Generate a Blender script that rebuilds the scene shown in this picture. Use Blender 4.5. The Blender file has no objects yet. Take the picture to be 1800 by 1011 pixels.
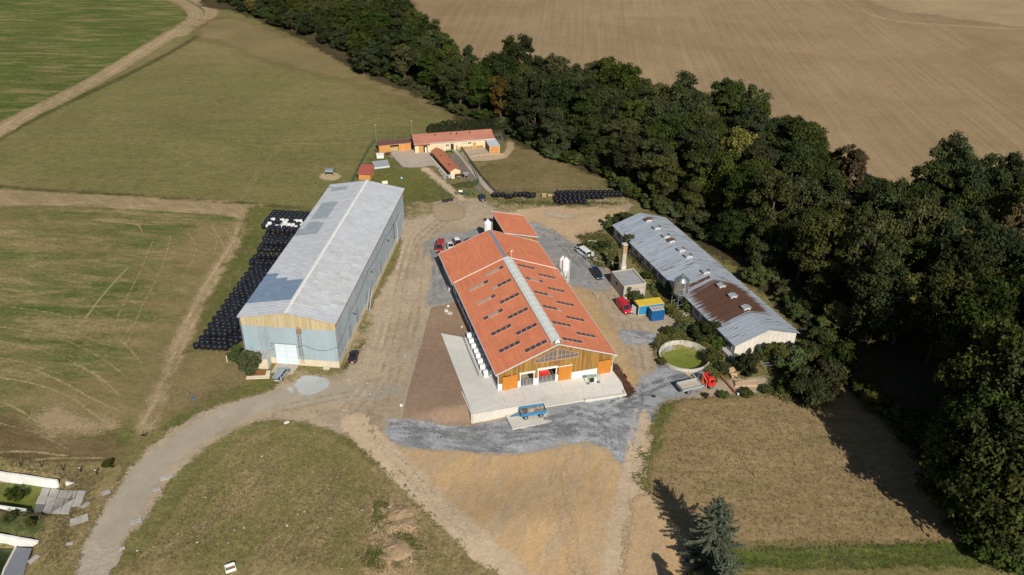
import bpy, math, random
import numpy as np
from mathutils import Vector, Matrix
C = bpy.context.scene
COL = C.collection
R = math.radians
random.seed(7); rng = np.random.default_rng(7)

# ---------------------------------------------------------------- camera
FPX, PITCH, ROLL, CAMZ = 1450.0, 0.532549, 0.020127, 99.0
_cp, _sp = math.cos(PITCH), math.sin(PITCH)
_f = np.array([0, _cp, -_sp]); _r0 = np.array([1, 0, 0.]); _u0 = np.array([0, _sp, _cp])
_r = _r0*math.cos(ROLL)+_u0*math.sin(ROLL); _u = -_r0*math.sin(ROLL)+_u0*math.cos(ROLL)
cam_d = bpy.data.cameras.new('camera'); cam = bpy.data.objects.new('camera', cam_d); COL.objects.link(cam)
cam_d.sensor_width = 36; cam_d.lens = FPX/1800*36; cam_d.clip_end = 20000; cam_d.clip_start = 1
cam.matrix_world = Matrix(((_r[0], _u[0], -_f[0], 0), (_r[1], _u[1], -_f[1], 0), (_r[2], _u[2], -_f[2], CAMZ), (0, 0, 0, 1)))
C.camera = cam
# ---------------------------------------------------------------- light
SUN_AZ, SUN_EL = 163.0, 36.0      # azimuth clockwise from +y
w = bpy.data.worlds.new('World'); C.world = w; w.use_nodes = True
nt = w.node_tree; nt.nodes.clear()
sky = nt.nodes.new('ShaderNodeTexSky'); sky.sky_type = 'NISHITA'; sky.sun_disc = False
sky.sun_elevation = R(SUN_EL); sky.sun_rotation = R(SUN_AZ)
bg = nt.nodes.new('ShaderNodeBackground'); bg.inputs['Strength'].default_value = 0.05
wo = nt.nodes.new('ShaderNodeOutputWorld')
nt.links.new(sky.outputs[0], bg.inputs[0]); nt.links.new(bg.outputs[0], wo.inputs[0])
sd = bpy.data.lights.new('sun', 'SUN'); sd.energy = 4.5; sd.angle = R(0.5); sd.color = (1.0, 0.94, 0.84)
so = bpy.data.objects.new('sun', sd); COL.objects.link(so); so.location = (0, 0, 200)
_az, _el = R(SUN_AZ), R(SUN_EL)
to_sun = Vector((math.sin(_az)*math.cos(_el), math.cos(_az)*math.cos(_el), math.sin(_el)))
so.rotation_euler = to_sun.to_track_quat('Z', 'Y').to_euler()
C.view_settings.view_transform = 'Standard'; C.view_settings.look = 'None'
C.view_settings.exposure = 0.14; C.view_settings.gamma = 1; C.view_settings.use_curve_mapping = False
C.render.engine = 'CYCLES'; C.cycles.max_bounces = 5; C.cycles.transparent_max_bounces = 16

# ---------------------------------------------------------------- terrain
def ray(px, py): return _r*(px-900)/FPX - _u*(py-505.5)/FPX + _f
def flat(px, py, z=0.0):
    d = ray(px, py); t = (z-CAMZ)/d[2]; return np.array([d[0]*t, d[1]*t, z])
def project(p):
    v = np.array([p[0], p[1], p[2]-CAMZ], float); k = v@_f
    return 900+FPX*(v@_r)/k, 505.5-FPX*(v@_u)/k
def poly_sd(P, X, Y):
    """signed distance to polygon, positive inside"""
    P = np.asarray(P, float); n = len(P); d2 = np.full(X.shape, 1e18); ins = np.zeros(X.shape, bool)
    for i in range(n):
        a = P[i]; b = P[(i+1) % n]; e = b-a; L = e@e
        if L < 1e-9: continue
        t = np.clip(((X-a[0])*e[0]+(Y-a[1])*e[1])/L, 0, 1)
        d2 = np.minimum(d2, (X-a[0]-t*e[0])**2+(Y-a[1]-t*e[1])**2)
        c = (a[1] > Y) != (b[1] > Y)
        with np.errstate(divide='ignore', invalid='ignore'):
            xi = (b[0]-a[0])*(Y-a[1])/(b[1]-a[1])+a[0]
        ins ^= c & (X < xi)
    return np.where(ins, 1, -1)*np.sqrt(d2)
def line_d(P, X, Y):
    P = np.asarray(P, float); d2 = np.full(X.shape, 1e18)
    for a, b in zip(P[:-1], P[1:]):
        e = b-a; L = e@e+1e-9
        t = np.clip(((X-a[0])*e[0]+(Y-a[1])*e[1])/L, 0, 1)
        d2 = np.minimum(d2, (X-a[0]-t*e[0])**2+(Y-a[1]-t*e[1])**2)
    return np.sqrt(d2)
_A = flat(830, 730.3)[:2]; _B = flat(953.4, 708.4)[:2]; _WL = np.linalg.norm(_B-_A); _ud = (_B-_A)/_WL; _nd = np.array([_ud[1], -_ud[0]])
_BA = [flat(*p)[:2] for p in [(-90, 808), (103, 838), (152, 862), (85, 908), (45, 898), (-90, 886)]]
_BB = [flat(*p)[:2] for p in [(-90, 917), (68, 945), (62, 975), (20, 1070), (-90, 1070)]]
TANK = flat(1203.5, 624.5, .55)
def ss(x): x = np.clip(x, 0, 1); return x*x*(3-2*x)
def T(X, Y):
    X = np.asarray(X, float); Y = np.asarray(Y, float)
    s = (X-_A[0])*_ud[0]+(Y-_A[1])*_ud[1]; t = (X-_A[0])*_nd[0]+(Y-_A[1])*_nd[1]
    fs = np.where(s < 0, ss((s+16)/14), np.where(s < _WL, 1-.32*s/_WL, .68*(1-ss((s-_WL)/5))))
    ft = np.where(t < 0, ss((t+3.2)/3.0), 1-ss((t-14)/16))
    z = -1.95*fs*ft
    sa = poly_sd(_BA, X, Y); sb = poly_sd(_BB, X, Y)
    rt = np.hypot(X-TANK[0], Y-TANK[1]); z = z-2.4*ss((4.9-rt)/1.0+.2)
    xr = flat(110, 880)[0]; xr2 = flat(45, 990)[0]
    z = z-2.2*ss(sa/.9+.3)*np.clip((xr-X)/5+.25, 0, 1)-2.2*ss(sb/.9+.3)*np.clip((xr2-X)/5+.4, 0, 1)
    return z
def at(px, py, z=None):
    """world point where the sight line meets the ground (or height z)"""
    if z is not None: return Vector(flat(px, py, z))
    h = 0.0
    for _ in range(12):
        p = flat(px, py, h); h = .5*h+.5*float(T(p[0], p[1]))
    return Vector((p[0], p[1], float(T(p[0], p[1]))))

# ---------------------------------------------------------------- objects
def link(name, data=None, parent=None, loc=None, rz=None):
    o = bpy.data.objects.new(name, data); COL.objects.link(o)
    if parent: o.parent = parent
    if loc is not None: o.location = loc
    if rz is not None: o.rotation_euler = (0, 0, rz)
    return o
def tag(o, label=None, cat=None, group=None, kind=None):
    if label: o['label'] = label
    if cat: o['category'] = cat
    if group: o['group'] = group
    if kind: o['kind'] = kind
    return o
def thing(name, label, cat, loc=(0, 0, 0), rz=0.0, group=None):
    return tag(link(name, None, None, loc, rz), label, cat, group)
def copy_thing(src, loc, rz, label=None, scale=None, group=None):
    r = src.copy(); COL.objects.link(r); r.location = loc; r.rotation_euler = (0, 0, rz)
    if scale is not None: r.scale = scale
    if label: r['label'] = label
    if group: r['group'] = group
    for ch in list(src.children):
        c = ch.copy(); COL.objects.link(c); c.parent = r
        for g in list(ch.children):
            d = g.copy(); COL.objects.link(d); d.parent = c
    return r

# ---------------------------------------------------------------- materials
MATS = {}
class N:
    def __init__(s, name, rough=.8, metal=0.0, spec=.4):
        s.m = bpy.data.materials.new(name); s.m.use_nodes = True; s.t = s.m.node_tree; s.t.nodes.clear()
        s.out = s.n('ShaderNodeOutputMaterial'); s.b = s.n('ShaderNodeBsdfPrincipled')
        s.b.inputs['Roughness'].default_value = rough; s.b.inputs['Metallic'].default_value = metal
        s.b.inputs['Specular IOR Level'].default_value = spec
        s.l(s.b.outputs[0], s.out.inputs[0]); s.geo = s.n('ShaderNodeNewGeometry')
    def n(s, k): return s.t.nodes.new(k)
    def l(s, a, b): s.t.links.new(a, b)
    def pos(s, rz=0.0, sc=(1, 1, 1)):
        mp = s.n('ShaderNodeMapping'); mp.vector_type = 'POINT'
        m1 = s.n('ShaderNodeVectorRotate'); m1.rotation_type = 'Z_AXIS'; m1.inputs['Angle'].default_value = rz
        s.l(s.geo.outputs['Position'], m1.inputs['Vector']); s.l(m1.outputs[0], mp.inputs['Vector'])
        mp.inputs['Scale'].default_value = sc; return mp.outputs[0]
    def noise(s, vec, scale, detail=4, rough=.6, dist=0.0):
        t = s.n('ShaderNodeTexNoise'); t.inputs['Scale'].default_value = scale; t.inputs['Detail'].default_value = detail
        t.inputs['Roughness'].default_value = rough; t.inputs['Distortion'].default_value = dist
        s.l(vec, t.inputs['Vector']); return t.outputs['Fac']
    def ramp(s, f, lo, hi, a=0.0, b=1.0):
        r = s.n('ShaderNodeMapRange'); r.inputs[1].default_value = lo; r.inputs[2].default_value = hi
        r.inputs[3].default_value = a; r.inputs[4].default_value = b; s.l(f, r.inputs[0]); return r.outputs[0]
    def mix(s, f, a, b, mode='MIX'):
        m = s.n('ShaderNodeMix'); m.data_type = 'RGBA'; m.blend_type = mode
        if isinstance(f, (int, float)): m.inputs[0].default_value = f
        else: s.l(f, m.inputs[0])
        for i, v in ((6, a), (7, b)):
            if isinstance(v, (tuple, list)): m.inputs[i].default_value = (*v[:3], 1)
            else: s.l(v, m.inputs[i])
        return m.outputs[2]
    def math(s, op, a, b=0.0):
        m = s.n('ShaderNodeMath'); m.operation = op
        for i, v in ((0, a), (1, b)):
            if isinstance(v, (int, float)): m.inputs[i].default_value = v
            else: s.l(v, m.inputs[i])
        return m.outputs[0]
    def scale(s, col, f):   # multiply colour by scalar socket
        v = s.n('ShaderNodeVectorMath'); v.operation = 'SCALE'; s.l(col, v.inputs[0]); s.l(f, v.inputs['Scale']); return v.outputs[0]
    def attr(s, name):
        a = s.n('ShaderNodeAttribute'); a.attribute_name = name; return a.outputs['Fac']
    def objrand(s):
        return s.n('ShaderNodeObjectInfo').outputs['Random']
    def bump(s, h, strength=.5, dist=.05):
        b = s.n('ShaderNodeBump'); b.inputs['Strength'].default_value = strength; b.inputs['Distance'].default_value = dist
        s.l(h, b.inputs['Height']); s.l(b.outputs[0], s.b.inputs['Normal'])
    def color(s, c):
        if isinstance(c, (tuple, list)): s.b.inputs['Base Color'].default_value = (*c[:3], 1)
        else: s.l(c, s.b.inputs['Base Color'])

def paint(name, rgb, rough=.6, metal=0.0, var=.12, dirt=None, dirtamt=.35, scale=1.2, tint=0.0, orand=0.0, bump=0.0, wave=None, spec=.4, stretch=(1, 1, 1), rz=0.0):
    """weathered surface: colour varied by noise, dirt patches, per-face tint, per-object random"""
    if name in MATS: return MATS[name]
    s = N(name, rough, metal, spec); v = s.pos(rz, stretch)
    n1 = s.noise(v, scale, 6); col = s.mix(s.ramp(n1, .3, .7), tuple(c*(1-var) for c in rgb), tuple(min(1, c*(1+var)) for c in rgb))
    if dirt:
        n2 = s.noise(v, scale*.45, 7, .7); col = s.mix(s.ramp(n2, .48, .72, 0, dirtamt), col, dirt)
    if tint: col = s.scale(col, s.ramp(s.attr('tint'), 0, 1, 1-tint, 1+tint))
    if orand: col = s.scale(col, s.ramp(s.objrand(), 0, 1, 1-orand, 1+orand))
    if wave:   # corrugation / profile: (rz, pitch m, strength, axis)
        wv = s.n('ShaderNodeTexWave'); wv.wave_type = 'BANDS'; wv.bands_direction = wave[3] if len(wave) > 3 else 'X'
        wv.inputs['Scale'].default_value = math.pi*2/20/wave[1]*1.0; s.l(s.pos(wave[0]), wv.inputs['Vector'])
        s.bump(wv.outputs['Fac'], wave[2], .05)
    elif bump: s.bump(s.noise(v, scale*6, 5), bump, .05)
    s.color(col); MATS[name] = s.m; return s.m
def glass(name, rgb=(.02, .025, .03), rough=.08):
    if name in MATS: return MATS[name]
    s = N(name, rough, 0, .7); n1 = s.noise(s.pos(), .8, 3)
    s.color(s.mix(n1, rgb, tuple(c*1.8 for c in rgb))); MATS[name] = s.m; return s.m

# ---------------------------------------------------------------- mesh builder
class MB:
    def __init__(s): s.v = []; s.f = []; s.mi = []; s.ti = []
    def add(s, vs, fs, mi=0, tint=.5, M=None):
        b = len(s.v)
        for p in vs:
            if M is not None: p = M @ Vector(p)
            s.v.append((p[0], p[1], p[2]))
        for f in fs: s.f.append(tuple(b+i for i in f)); s.mi.append(mi); s.ti.append(tint)
        return s
    def quad(s, a, b, c, d, mi=0, tint=.5): return s.add([a, b, c, d], [(0, 1, 2, 3)], mi, tint)
    def box(s, x0, y0, z0, x1, y1, z1, mi=0, tint=.5, M=None):
        vs = [(x0, y0, z0), (x1, y0, z0), (x1, y1, z0), (x0, y1, z0), (x0, y0, z1), (x1, y0, z1), (x1, y1, z1), (x0, y1, z1)]
        return s.add(vs, [(3, 2, 1, 0), (4, 5, 6, 7), (0, 1, 5, 4), (1, 2, 6, 5), (2, 3, 7, 6), (3, 0, 4, 7)], mi, tint, M)
    def slab(s, P, th, mi=0, tint=.5):
        """polygon P (3-D points, ccw from above) given thickness th downwards"""
        n = len(P); top = [Vector(p) for p in P]; bot = [p-Vector((0, 0, th)) for p in top]
        fs = [tuple(range(n)), tuple(range(2*n-1, n-1, -1))]+[(i, i+n, (i+1) % n+n, (i+1) % n) for i in range(n)]
        return s.add(top+bot, fs, mi, tint)
    def bar(s, a, b, wd, ht=None, mi=0, tint=.5):
        a = Vector(a); b = Vector(b); d = (b-a); L = d.length
        if L < 1e-6: return s
        q = d.to_track_quat('X', 'Z'); M = Matrix.Translation(a) @ q.to_matrix().to_4x4(); ht = ht or wd
        return s.box(0, -wd/2, -ht/2, L, wd/2, ht/2, mi, tint, M)
    def tube(s, pts, r, n=6, mi=0, tint=.5, cap=True, r2=None):
        pts = [Vector(p) for p in pts]; rings = []; vs = []; k = len(pts)
        for i, p in enumerate(pts):
            d = (pts[min(i+1, k-1)]-pts[max(i-1, 0)]).normalized(); q = d.to_track_quat('Z', 'Y')
            rr = r if r2 is None else r+(r2-r)*i/(k-1)
            for j in range(n):
                a = 2*math.pi*j/n; vs.append(p+q @ Vector((rr*math.cos(a), rr*math.sin(a), 0)))
        fs = [(i*n+j, i*n+(j+1) % n, (i+1)*n+(j+1) % n, (i+1)*n+j) for i in range(k-1) for j in range(n)]
        if cap: fs += [tuple(range(n-1, -1, -1)), tuple((k-1)*n+j for j in range(n))]
        return s.add(vs, fs, mi, tint)
    def lathe(s, prof, n=16, M=None, mi=0, tint=.5):
        vs = []; k = len(prof)
        for (r, z) in prof:
            for j in range(n): a = 2*math.pi*j/n; vs.append((r*math.cos(a), r*math.sin(a), z))
        fs = [(i*n+j, i*n+(j+1) % n, (i+1)*n+(j+1) % n, (i+1)*n+j) for i in range(k-1) for j in range(n)]
        fs += [tuple(range(n-1, -1, -1)), tuple((k-1)*n+j for j in range(n))]
        return s.add(vs, fs, mi, tint, M)
    def loft(s, rings, mi=0, tint=.5, cap=True, M=None):
        n = len(rings[0]); vs = [p for r in rings for p in r]; k = len(rings)
        fs = [(i*n+j, i*n+(j+1) % n, (i+1)*n+(j+1) % n, (i+1)*n+j) for i in range(k-1) for j in range(n)]
        if cap: fs += [tuple(range(n-1, -1, -1)), tuple((k-1)*n+j for j in range(n))]
        return s.add(vs, fs, mi, tint, M)
    def mesh(s, name, mats, smooth=False):
        me = bpy.data.meshes.new(name); me.from_pydata(s.v, [], s.f)
        for m in (mats if isinstance(mats, (list, tuple)) else [mats]): me.materials.append(m)
        me.polygons.foreach_set('material_index', s.mi)
        a = me.attributes.new('tint', 'FLOAT', 'FACE'); a.data.foreach_set('value', s.ti)
        if smooth: me.polygons.foreach_set('use_smooth', [True]*len(s.f))
        me.update(); return me
    def build(s, name, mats, parent=None, loc=None, rz=None, smooth=False):
        return link(name, s.mesh(name, mats, smooth), parent, loc, rz)

# ---------------------------------------------------------------- ground sheets
def catmull(P, closed=True, k=6):
    P = [np.array(p, float) for p in P]; n = len(P); out = []
    rg = range(n) if closed else range(n-1)
    for i in rg:
        g_ = (lambda j: P[j % n]) if closed else (lambda j: P[min(max(j, 0), n-1)])
        a, b, c, d = g_(i-1), g_(i), g_(i+1), g_(i+2)
        for t in np.arange(k)/k:
            out.append(.5*((2*b)+(c-a)*t+(2*a-5*b+4*c-d)*t*t+(3*b-a-3*c+d)*t**3))
    if not closed: out.append(P[-1])
    return out
def gz(x, y): return float(T(x, y))+.004*OCC.get((int(math.floor(x/3)), int(math.floor(y/3))), 0)+.004
def on(px_, py_): p = at(px_, py_); p.z = gz(p.x, p.y); return p
def W(P): return [np.array(at(*p)[:2]) for p in P]
OCC = {}
def edge_alpha(s, soft, amp, fine=.6):
    """ragged border: cover is there or not, decided by coarse and fine noise"""
    e = s.attr('edge'); v = s.pos()
    n1 = s.noise(v, .30/max(.3, amp)**.5, 5, .65); n2 = s.noise(v, 2.6, 3, .7); n3 = s.noise(v, 9.0, 2, .8)
    x = s.math('ADD', e, s.math('MULTIPLY', s.math('SUBTRACT', n1, .5), amp*4.5))
    x = s.math('ADD', x, s.math('MULTIPLY', s.math('SUBTRACT', n2, .5), amp*2.0+soft*2.5))
    x = s.math('ADD', x, s.math('MULTIPLY', s.math('SUBTRACT', n3, .5), soft*3.5))
    a = s.math('GREATER_THAN', x, 0.0)
    tr = s.n('ShaderNodeBsdfTransparent'); mx = s.n('ShaderNodeMixShader')
    s.l(a, mx.inputs[0]); s.l(tr.outputs[0], mx.inputs[1]); s.l(s.b.outputs[0], mx.inputs[2]); s.l(mx.outputs[0], s.out.inputs[0])
def soil(name, c1, c2, c3=None, patch=.06, mid=.5, fine=3.0, streak=None, c3amt=.5, c3thr=(.5, .7), bump=.4, rough=.95, soft=.6, amp=.5, edge=True, lines=None, contrast=.3, c3sc=None):
    """ground cover: c1/c2 mixed over patch and metre scales, c3 in blotches; streak=(rz, stretch, scale, amount)"""
    s = N(name, rough, 0, .15); v = s.pos()
    nP = s.noise(v, patch, 5, .6, .4); nM = s.noise(v, mid, 6, .65); nF = s.noise(v, fine, 5, .75)
    f = s.math('ADD', s.math('MULTIPLY', nP, .55), s.math('MULTIPLY', nM, .45))
    if streak:
        rz, st, sc, am = streak
        nS = s.noise(s.pos(rz, (1, 1.0/st, 1)), sc, 5, .6)
        f = s.math('ADD', s.math('MULTIPLY', f, 1-am), s.math('MULTIPLY', nS, am))
    col = s.mix(s.ramp(f, .38, .62), c1, c2)
    if c3:
        n3 = s.noise(s.pos(.7 if not streak else streak[0], (1, 1, 1) if not streak else (1, 1.6/streak[1], 1)), c3sc or patch*3, 7, .68, .3)
        col = s.mix(s.ramp(n3, c3thr[0], c3thr[1], 0, c3amt), col, c3)
    if lines:    # (rz, pitch, amount) fine drill or mowing lines with broken strength
        nL = s.noise(s.pos(lines[0], (1, .012, 1)), 1/lines[1], 3, .55)
        col = s.scale(col, s.ramp(nL, .3, .7, 1-lines[2], 1+lines[2]))
    col = s.scale(col, s.ramp(nF, .38, .62, 1-contrast, 1+contrast))
    nG = s.noise(s.pos(.4 if not streak else streak[0], (1, 1, 1) if not streak else (1, .35, 1)), .9, 4, .8)
    col = s.scale(col, s.ramp(nG, .36, .64, 1-contrast*.8, 1+contrast*.8))
    nD = s.noise(s.pos(1.1), .022, 4, .6, .6); col = s.mix(s.ramp(nD, .35, .65), s.scale(col, s.math('ADD', 0.0, .90)), s.scale(col, s.math('ADD', 0.0, 1.09)))
    s.color(col); s.bump(s.math('ADD', nF, s.math('MULTIPLY', nM, 1.5)), bump, .25)
    if edge: edge_alpha(s, soft, amp)
    return s.m
def sheet(name, shape, m, cell=1.0, marg=2.5, smooth=True, kind='structure', label=None):
    """one layer of ground cover laid on the terrain; each layer lies 4 mm above the one before"""
    if shape[0] == 'poly': P = np.array(catmull(W(shape[1]), True) if smooth else W(shape[1])); hw = 0
    else: P = np.array(catmull(W(shape[1]), False) if smooth else W(shape[1])); hw = shape[2]
    lo = P.min(0)-hw-marg; hi = P.max(0)+hw+marg; lo = np.floor(lo/cell)*cell; hi = np.ceil(hi/cell)*cell
    nx = int(round((hi[0]-lo[0])/cell))+1; ny = int(round((hi[1]-lo[1])/cell))+1
    gx = lo[0]+np.arange(nx)*cell; gy = lo[1]+np.arange(ny)*cell; X, Y = np.meshgrid(gx, gy)
    e = poly_sd(P, X, Y) if shape[0] == 'poly' else hw-line_d(P, X, Y)
    keepv = e > -marg; q = keepv[:-1, :-1] | keepv[1:, :-1] | keepv[:-1, 1:] | keepv[1:, 1:]
    jj, ii = np.nonzero(q); a = jj*nx+ii; F = np.stack([a, a+1, a+1+nx, a+nx], 1)
    used = np.unique(F); mp = np.zeros(nx*ny, int); mp[used] = np.arange(len(used)); F = mp[F]
    xs = X.ravel()[used]; ys = Y.ravel()[used]
    keys = {(int(a_), int(b_)) for a_, b_ in zip(np.floor(xs/3), np.floor(ys/3))}
    keys |= {(a_+i_, b_+j_) for a_, b_ in list(keys) for i_ in (-1, 0, 1) for j_ in (-1, 0, 1)}
    lv = 1+max(OCC.get(k, 0) for k in keys); OCC.update({k: lv for k in keys}); zoff = .004*lv
    V = np.stack([xs, ys, T(xs, ys)+zoff], 1)
    me = bpy.data.meshes.new(name); me.vertices.add(len(V)); me.vertices.foreach_set('co', V.ravel())
    me.loops.add(F.size); me.loops.foreach_set('vertex_index', F.ravel().astype(np.int32))
    me.polygons.add(len(F)); me.polygons.foreach_set('loop_start', np.arange(len(F))*4)
    at_ = me.attributes.new('edge', 'FLOAT', 'POINT'); at_.data.foreach_set('value', e.ravel()[used].astype(np.float32))
    me.update(calc_edges=True); me.materials.append(m)
    o = link(name, me); tag(o, label, None, None, kind); return o

# ================================================================ GROUND
def base_ground():
    m = soil('meadow_grass', (.145, .134, .046), (.202, .180, .070), (.26, .19, .095), patch=.02, mid=.25, fine=1.6, streak=(R(85), 9, .3, .4), c3amt=.5, c3sc=.03, contrast=.26, edge=False, bump=.35)
    V = []; F = []
    def grid(x0, x1, y0, y1, c):
        b = len(V); xs = np.arange(x0, x1+.01, c); ys = np.arange(y0, y1+.01, c); X, Y = np.meshgrid(xs, ys); Z = T(X, Y)
        V.extend(zip(X.ravel(), Y.ravel(), Z.ravel())); nx = len(xs)
        for j in range(len(ys)-1):
            for i in range(nx-1): a = b+j*nx+i; F.append((a, a+1, a+1+nx, a+nx))
    def q(x0, x1, y0, y1):
        b = len(V); V.extend([(x0, y0, 0), (x1, y0, 0), (x1, y1, 0), (x0, y1, 0)]); F.append((b, b+1, b+2, b+3))
    grid(-100, 60, 60, 170, 1.0)
    q(-6000, -100, 60, 170); q(60, 6000, 60, 170); q(-6000, 6000, -3000, 60); q(-6000, 6000, 170, 9000)
    me = bpy.data.meshes.new('ground'); me.from_pydata([tuple(map(float, p)) for p in V], [], F); me.materials.append(m)
    tag(link('ground', me), None, None, None, 'structure')
base_ground()
PL = lambda *p: ('poly', list(p)); LN = lambda hw, *p: ('line', list(p), hw)
def px(s): return [tuple(map(float, q.split(','))) for q in s.split()]

# far harvested field beyond the wood, fine drill lines running away
m_far = soil('stubble', (.26, .18, .098), (.325, .24, .138), (.235, .155, .085), patch=.012, mid=.1, fine=1.5, streak=(R(4), 40, .5, .5), lines=(R(4), 1.4, .055), c3amt=.6, c3sc=.008, contrast=.10, soft=1.5, amp=1.5, bump=.2)
sheet('stubble_field', PL(*px('690,-60 715,0 745,60 880,125 1030,160 1180,235 1340,280 1440,330 1545,415 1650,430 1820,430 2100,500 2600,300 2300,-120 1400,-170 800,-150')), m_far, cell=6, marg=8)
m_fl = soil('field_trail', (.36, .27, .16), (.33, .24, .14), None, fine=1.2, contrast=.1, soft=1, amp=.8)
sheet('field_path', LN(2.2, *px('1530,25 1580,38 1680,45 1760,50 1850,52')), m_fl, cell=3, marg=4)
sheet('field_path', LN(1.2, *px('1540,20 1620,22 1700,30 1800,38 1850,38')), m_fl, cell=3, marg=4)
m_pale = soil('pale_field', (.37, .28, .165), (.33, .235, .135), None, patch=.02, streak=(R(60), 20, .3, .5), contrast=.1, soft=6, amp=6, bump=.2)
sheet('field_patch', PL(*px('1500,-30 1560,15 1640,28 1720,38 1850,44 1900,-40')), m_pale, cell=6, marg=14)
# green winter crop field
m_gf = soil('green_crop', (.062, .100, .014), (.12, .13, .034), (.24, .195, .085), patch=.03, mid=.2, fine=1.0, streak=(R(-92), 9, .22, .5), c3amt=.8, c3thr=(.48, .62), c3sc=.24, contrast=.22, soft=1.2, amp=.8)
sheet('green_field', PL(*px('-420,420 -200,300 0,216 97,169 175,126 249,80 308,43 330,31 329,19 300,6 270,-8 200,-60 -500,-60')), m_gf, cell=4, marg=5)
m_tr = soil('track_dirt', (.27, .2, .105), (.38, .29, .175), (.16, .13, .05), patch=.05, mid=.5, fine=1.8, streak=(R(-55), 12, .4, .4), c3amt=.5, contrast=.15, soft=1.2, amp=.8)
m_rut = soil('rut_dirt', (.47, .37, .23), (.4, .3, .18), None, fine=1.5, contrast=.12, soft=.6, amp=.35)
m_verge = soil('verge_grass', (.07, .075, .024), (.11, .1, .036), (.2, .16, .07), c3amt=.5, c3sc=.15, contrast=.25, soft=.8, amp=.7)
sheet('verge', LN(1.4, *px('-30,262 0,243 60,210 130,176 200,143 270,108 340,68 385,32')), m_verge, cell=2, marg=4)
trk = px('-40,252 -20,240 50,200 97,178 175,137 249,92 311,55 340,35 343,22 322,6 290,-8 260,-20')
sheet('dirt_track', LN(4.2, *trk), m_tr, cell=2, marg=4)
sheet('dirt_track', LN(3.0, *px('318,62 345,44 368,30 372,18 350,4 320,-12')), m_tr, cell=2, marg=4)
def ruts(P, off, hw, m, cell=1.0, name='wheel_rut'):
    Q = W(P)
    for s_ in (-off, off):
        out = []
        for i in range(len(Q)):
            d = Q[min(i+1, len(Q)-1)]-Q[max(i-1, 0)]; d = d/np.linalg.norm(d); out.append(Q[i]+np.array([-d[1], d[0]])*s_)
        sheet(name, LN(hw, *[project((p[0], p[1], 0)) for p in out]), m, cell=cell, marg=1.6)
ruts(trk, 1.1, .55, m_rut, 1.5); 
sheet('wheel_rut', LN(.7, *px('300,-14 345,4 362,20 358,34')), m_rut, cell=1.5, marg=2)
# meadow details: greener belt, dry belt along the wood
m_dry = soil('dry_grass', (.20, .155, .072), (.25, .19, .092), (.19, .165, .065), patch=.03, c3amt=.6, contrast=.15, soft=5, amp=5)
sheet('dry_meadow', PL(*px('400,30 520,70 620,108 640,135 700,150 770,180 800,205 760,200 690,170 600,140 480,110 400,80 340,60')), m_dry, cell=4, marg=12)
m_grn = soil('lush_grass', (.095, .105, .028), (.15, .145, .045), (.23, .18, .085), patch=.05, mid=.5, c3amt=.6, c3sc=.12, contrast=.22, soft=2, amp=2)
sheet('grass_patch', PL(*px('600,345 640,296 662,268 700,262 720,290 765,300 800,332 825,345 800,352 712,362 650,350')), m_grn, cell=2, marg=5)
m_mt = soil('meadow_trail', (.24, .195, .095), (.28, .22, .115), None, contrast=.2, soft=.3, amp=.3)
ruts(px('490,262 465,290 440,325 425,350'), .5, .2, m_mt, .6, 'meadow_trail')
sheet('meadow_trail', LN(.45, *px('500,252 560,253 620,251 655,250')), m_mt, cell=1, marg=1.5)
# the striped field beside the hangar
m_lf = soil('striped_crop', (.072, .105, .022), (.25, .19, .088), (.33, .245, .13), patch=.035, mid=.25, fine=1.3, streak=(R(-87), 8, .20, .55), c3amt=.7, c3thr=(.50, .64), c3sc=.22, contrast=.24, soft=1.5, amp=1.2)
sheet('striped_field', PL(*px('-300,350 0,362 200,362 350,375 425,385 428,402 395,450 345,530 300,615 262,700 232,770 205,800 90,800 -60,790 -300,760')), m_lf, cell=3, marg=5)
m_brn = soil('brown_crop', (.20, .155, .07), (.29, .215, .11), (.14, .14, .045), patch=.04, mid=.25, streak=(R(-75), 10, .2, .5), c3amt=.6, c3sc=.1, contrast=.2, soft=6, amp=6)
sheet('field_patch', PL(*px('330,405 400,395 420,402 392,450 335,540 285,640 245,730 130,745 0,712 -60,690 60,690 190,665 270,560')), m_brn, cell=3, marg=14)
sheet('field_patch', PL(*px('-60,700 40,745 120,775 210,780 190,812 60,815 -60,800')), soil('churned_soil', (.12, .085, .04), (.2, .14, .07), (.3, .22, .13), patch=.08, streak=(R(-85), 12, .3, .6), c3amt=.7, c3sc=.2, contrast=.3, soft=3, amp=3), cell=2, marg=8)
sheet('field_patch', PL(*px('55,750 75,722 100,716 150,732 200,745 170,757 110,757')), soil('pale_soil', (.33, .24, .145), (.4, .3, .185), None, contrast=.15, soft=2.5, amp=2), cell=1.5, marg=6)
sheet('dirt_track', PL(*px('-60,338 0,333 150,340 300,348 400,352 470,362 480,385 440,420 425,395 400,380 300,372 100,362 -60,362')), m_tr, cell=2, marg=4)
sheet('verge', LN(.8, *px('-30,326 100,336 200,341 300,349 400,355 480,362 530,366')), m_verge, cell=2, marg=3)
ltrk = px('-40,354 0,354 100,357 250,365 360,373')
ruts(ltrk, .9, .4, m_rut, 1.5)
dtrk = px('425,395 415,425 390,465 350,535 320,600 300,655 278,710 258,750')
sheet('dirt_track', LN(2.2, *dtrk), m_tr, cell=1.5, marg=3); ruts(dtrk, .85, .34, m_rut, 1.0)
m_thin = soil('tyre_trail', (.32, .245, .13), (.36, .275, .155), None, contrast=.2, soft=.15, amp=.12)
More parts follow.
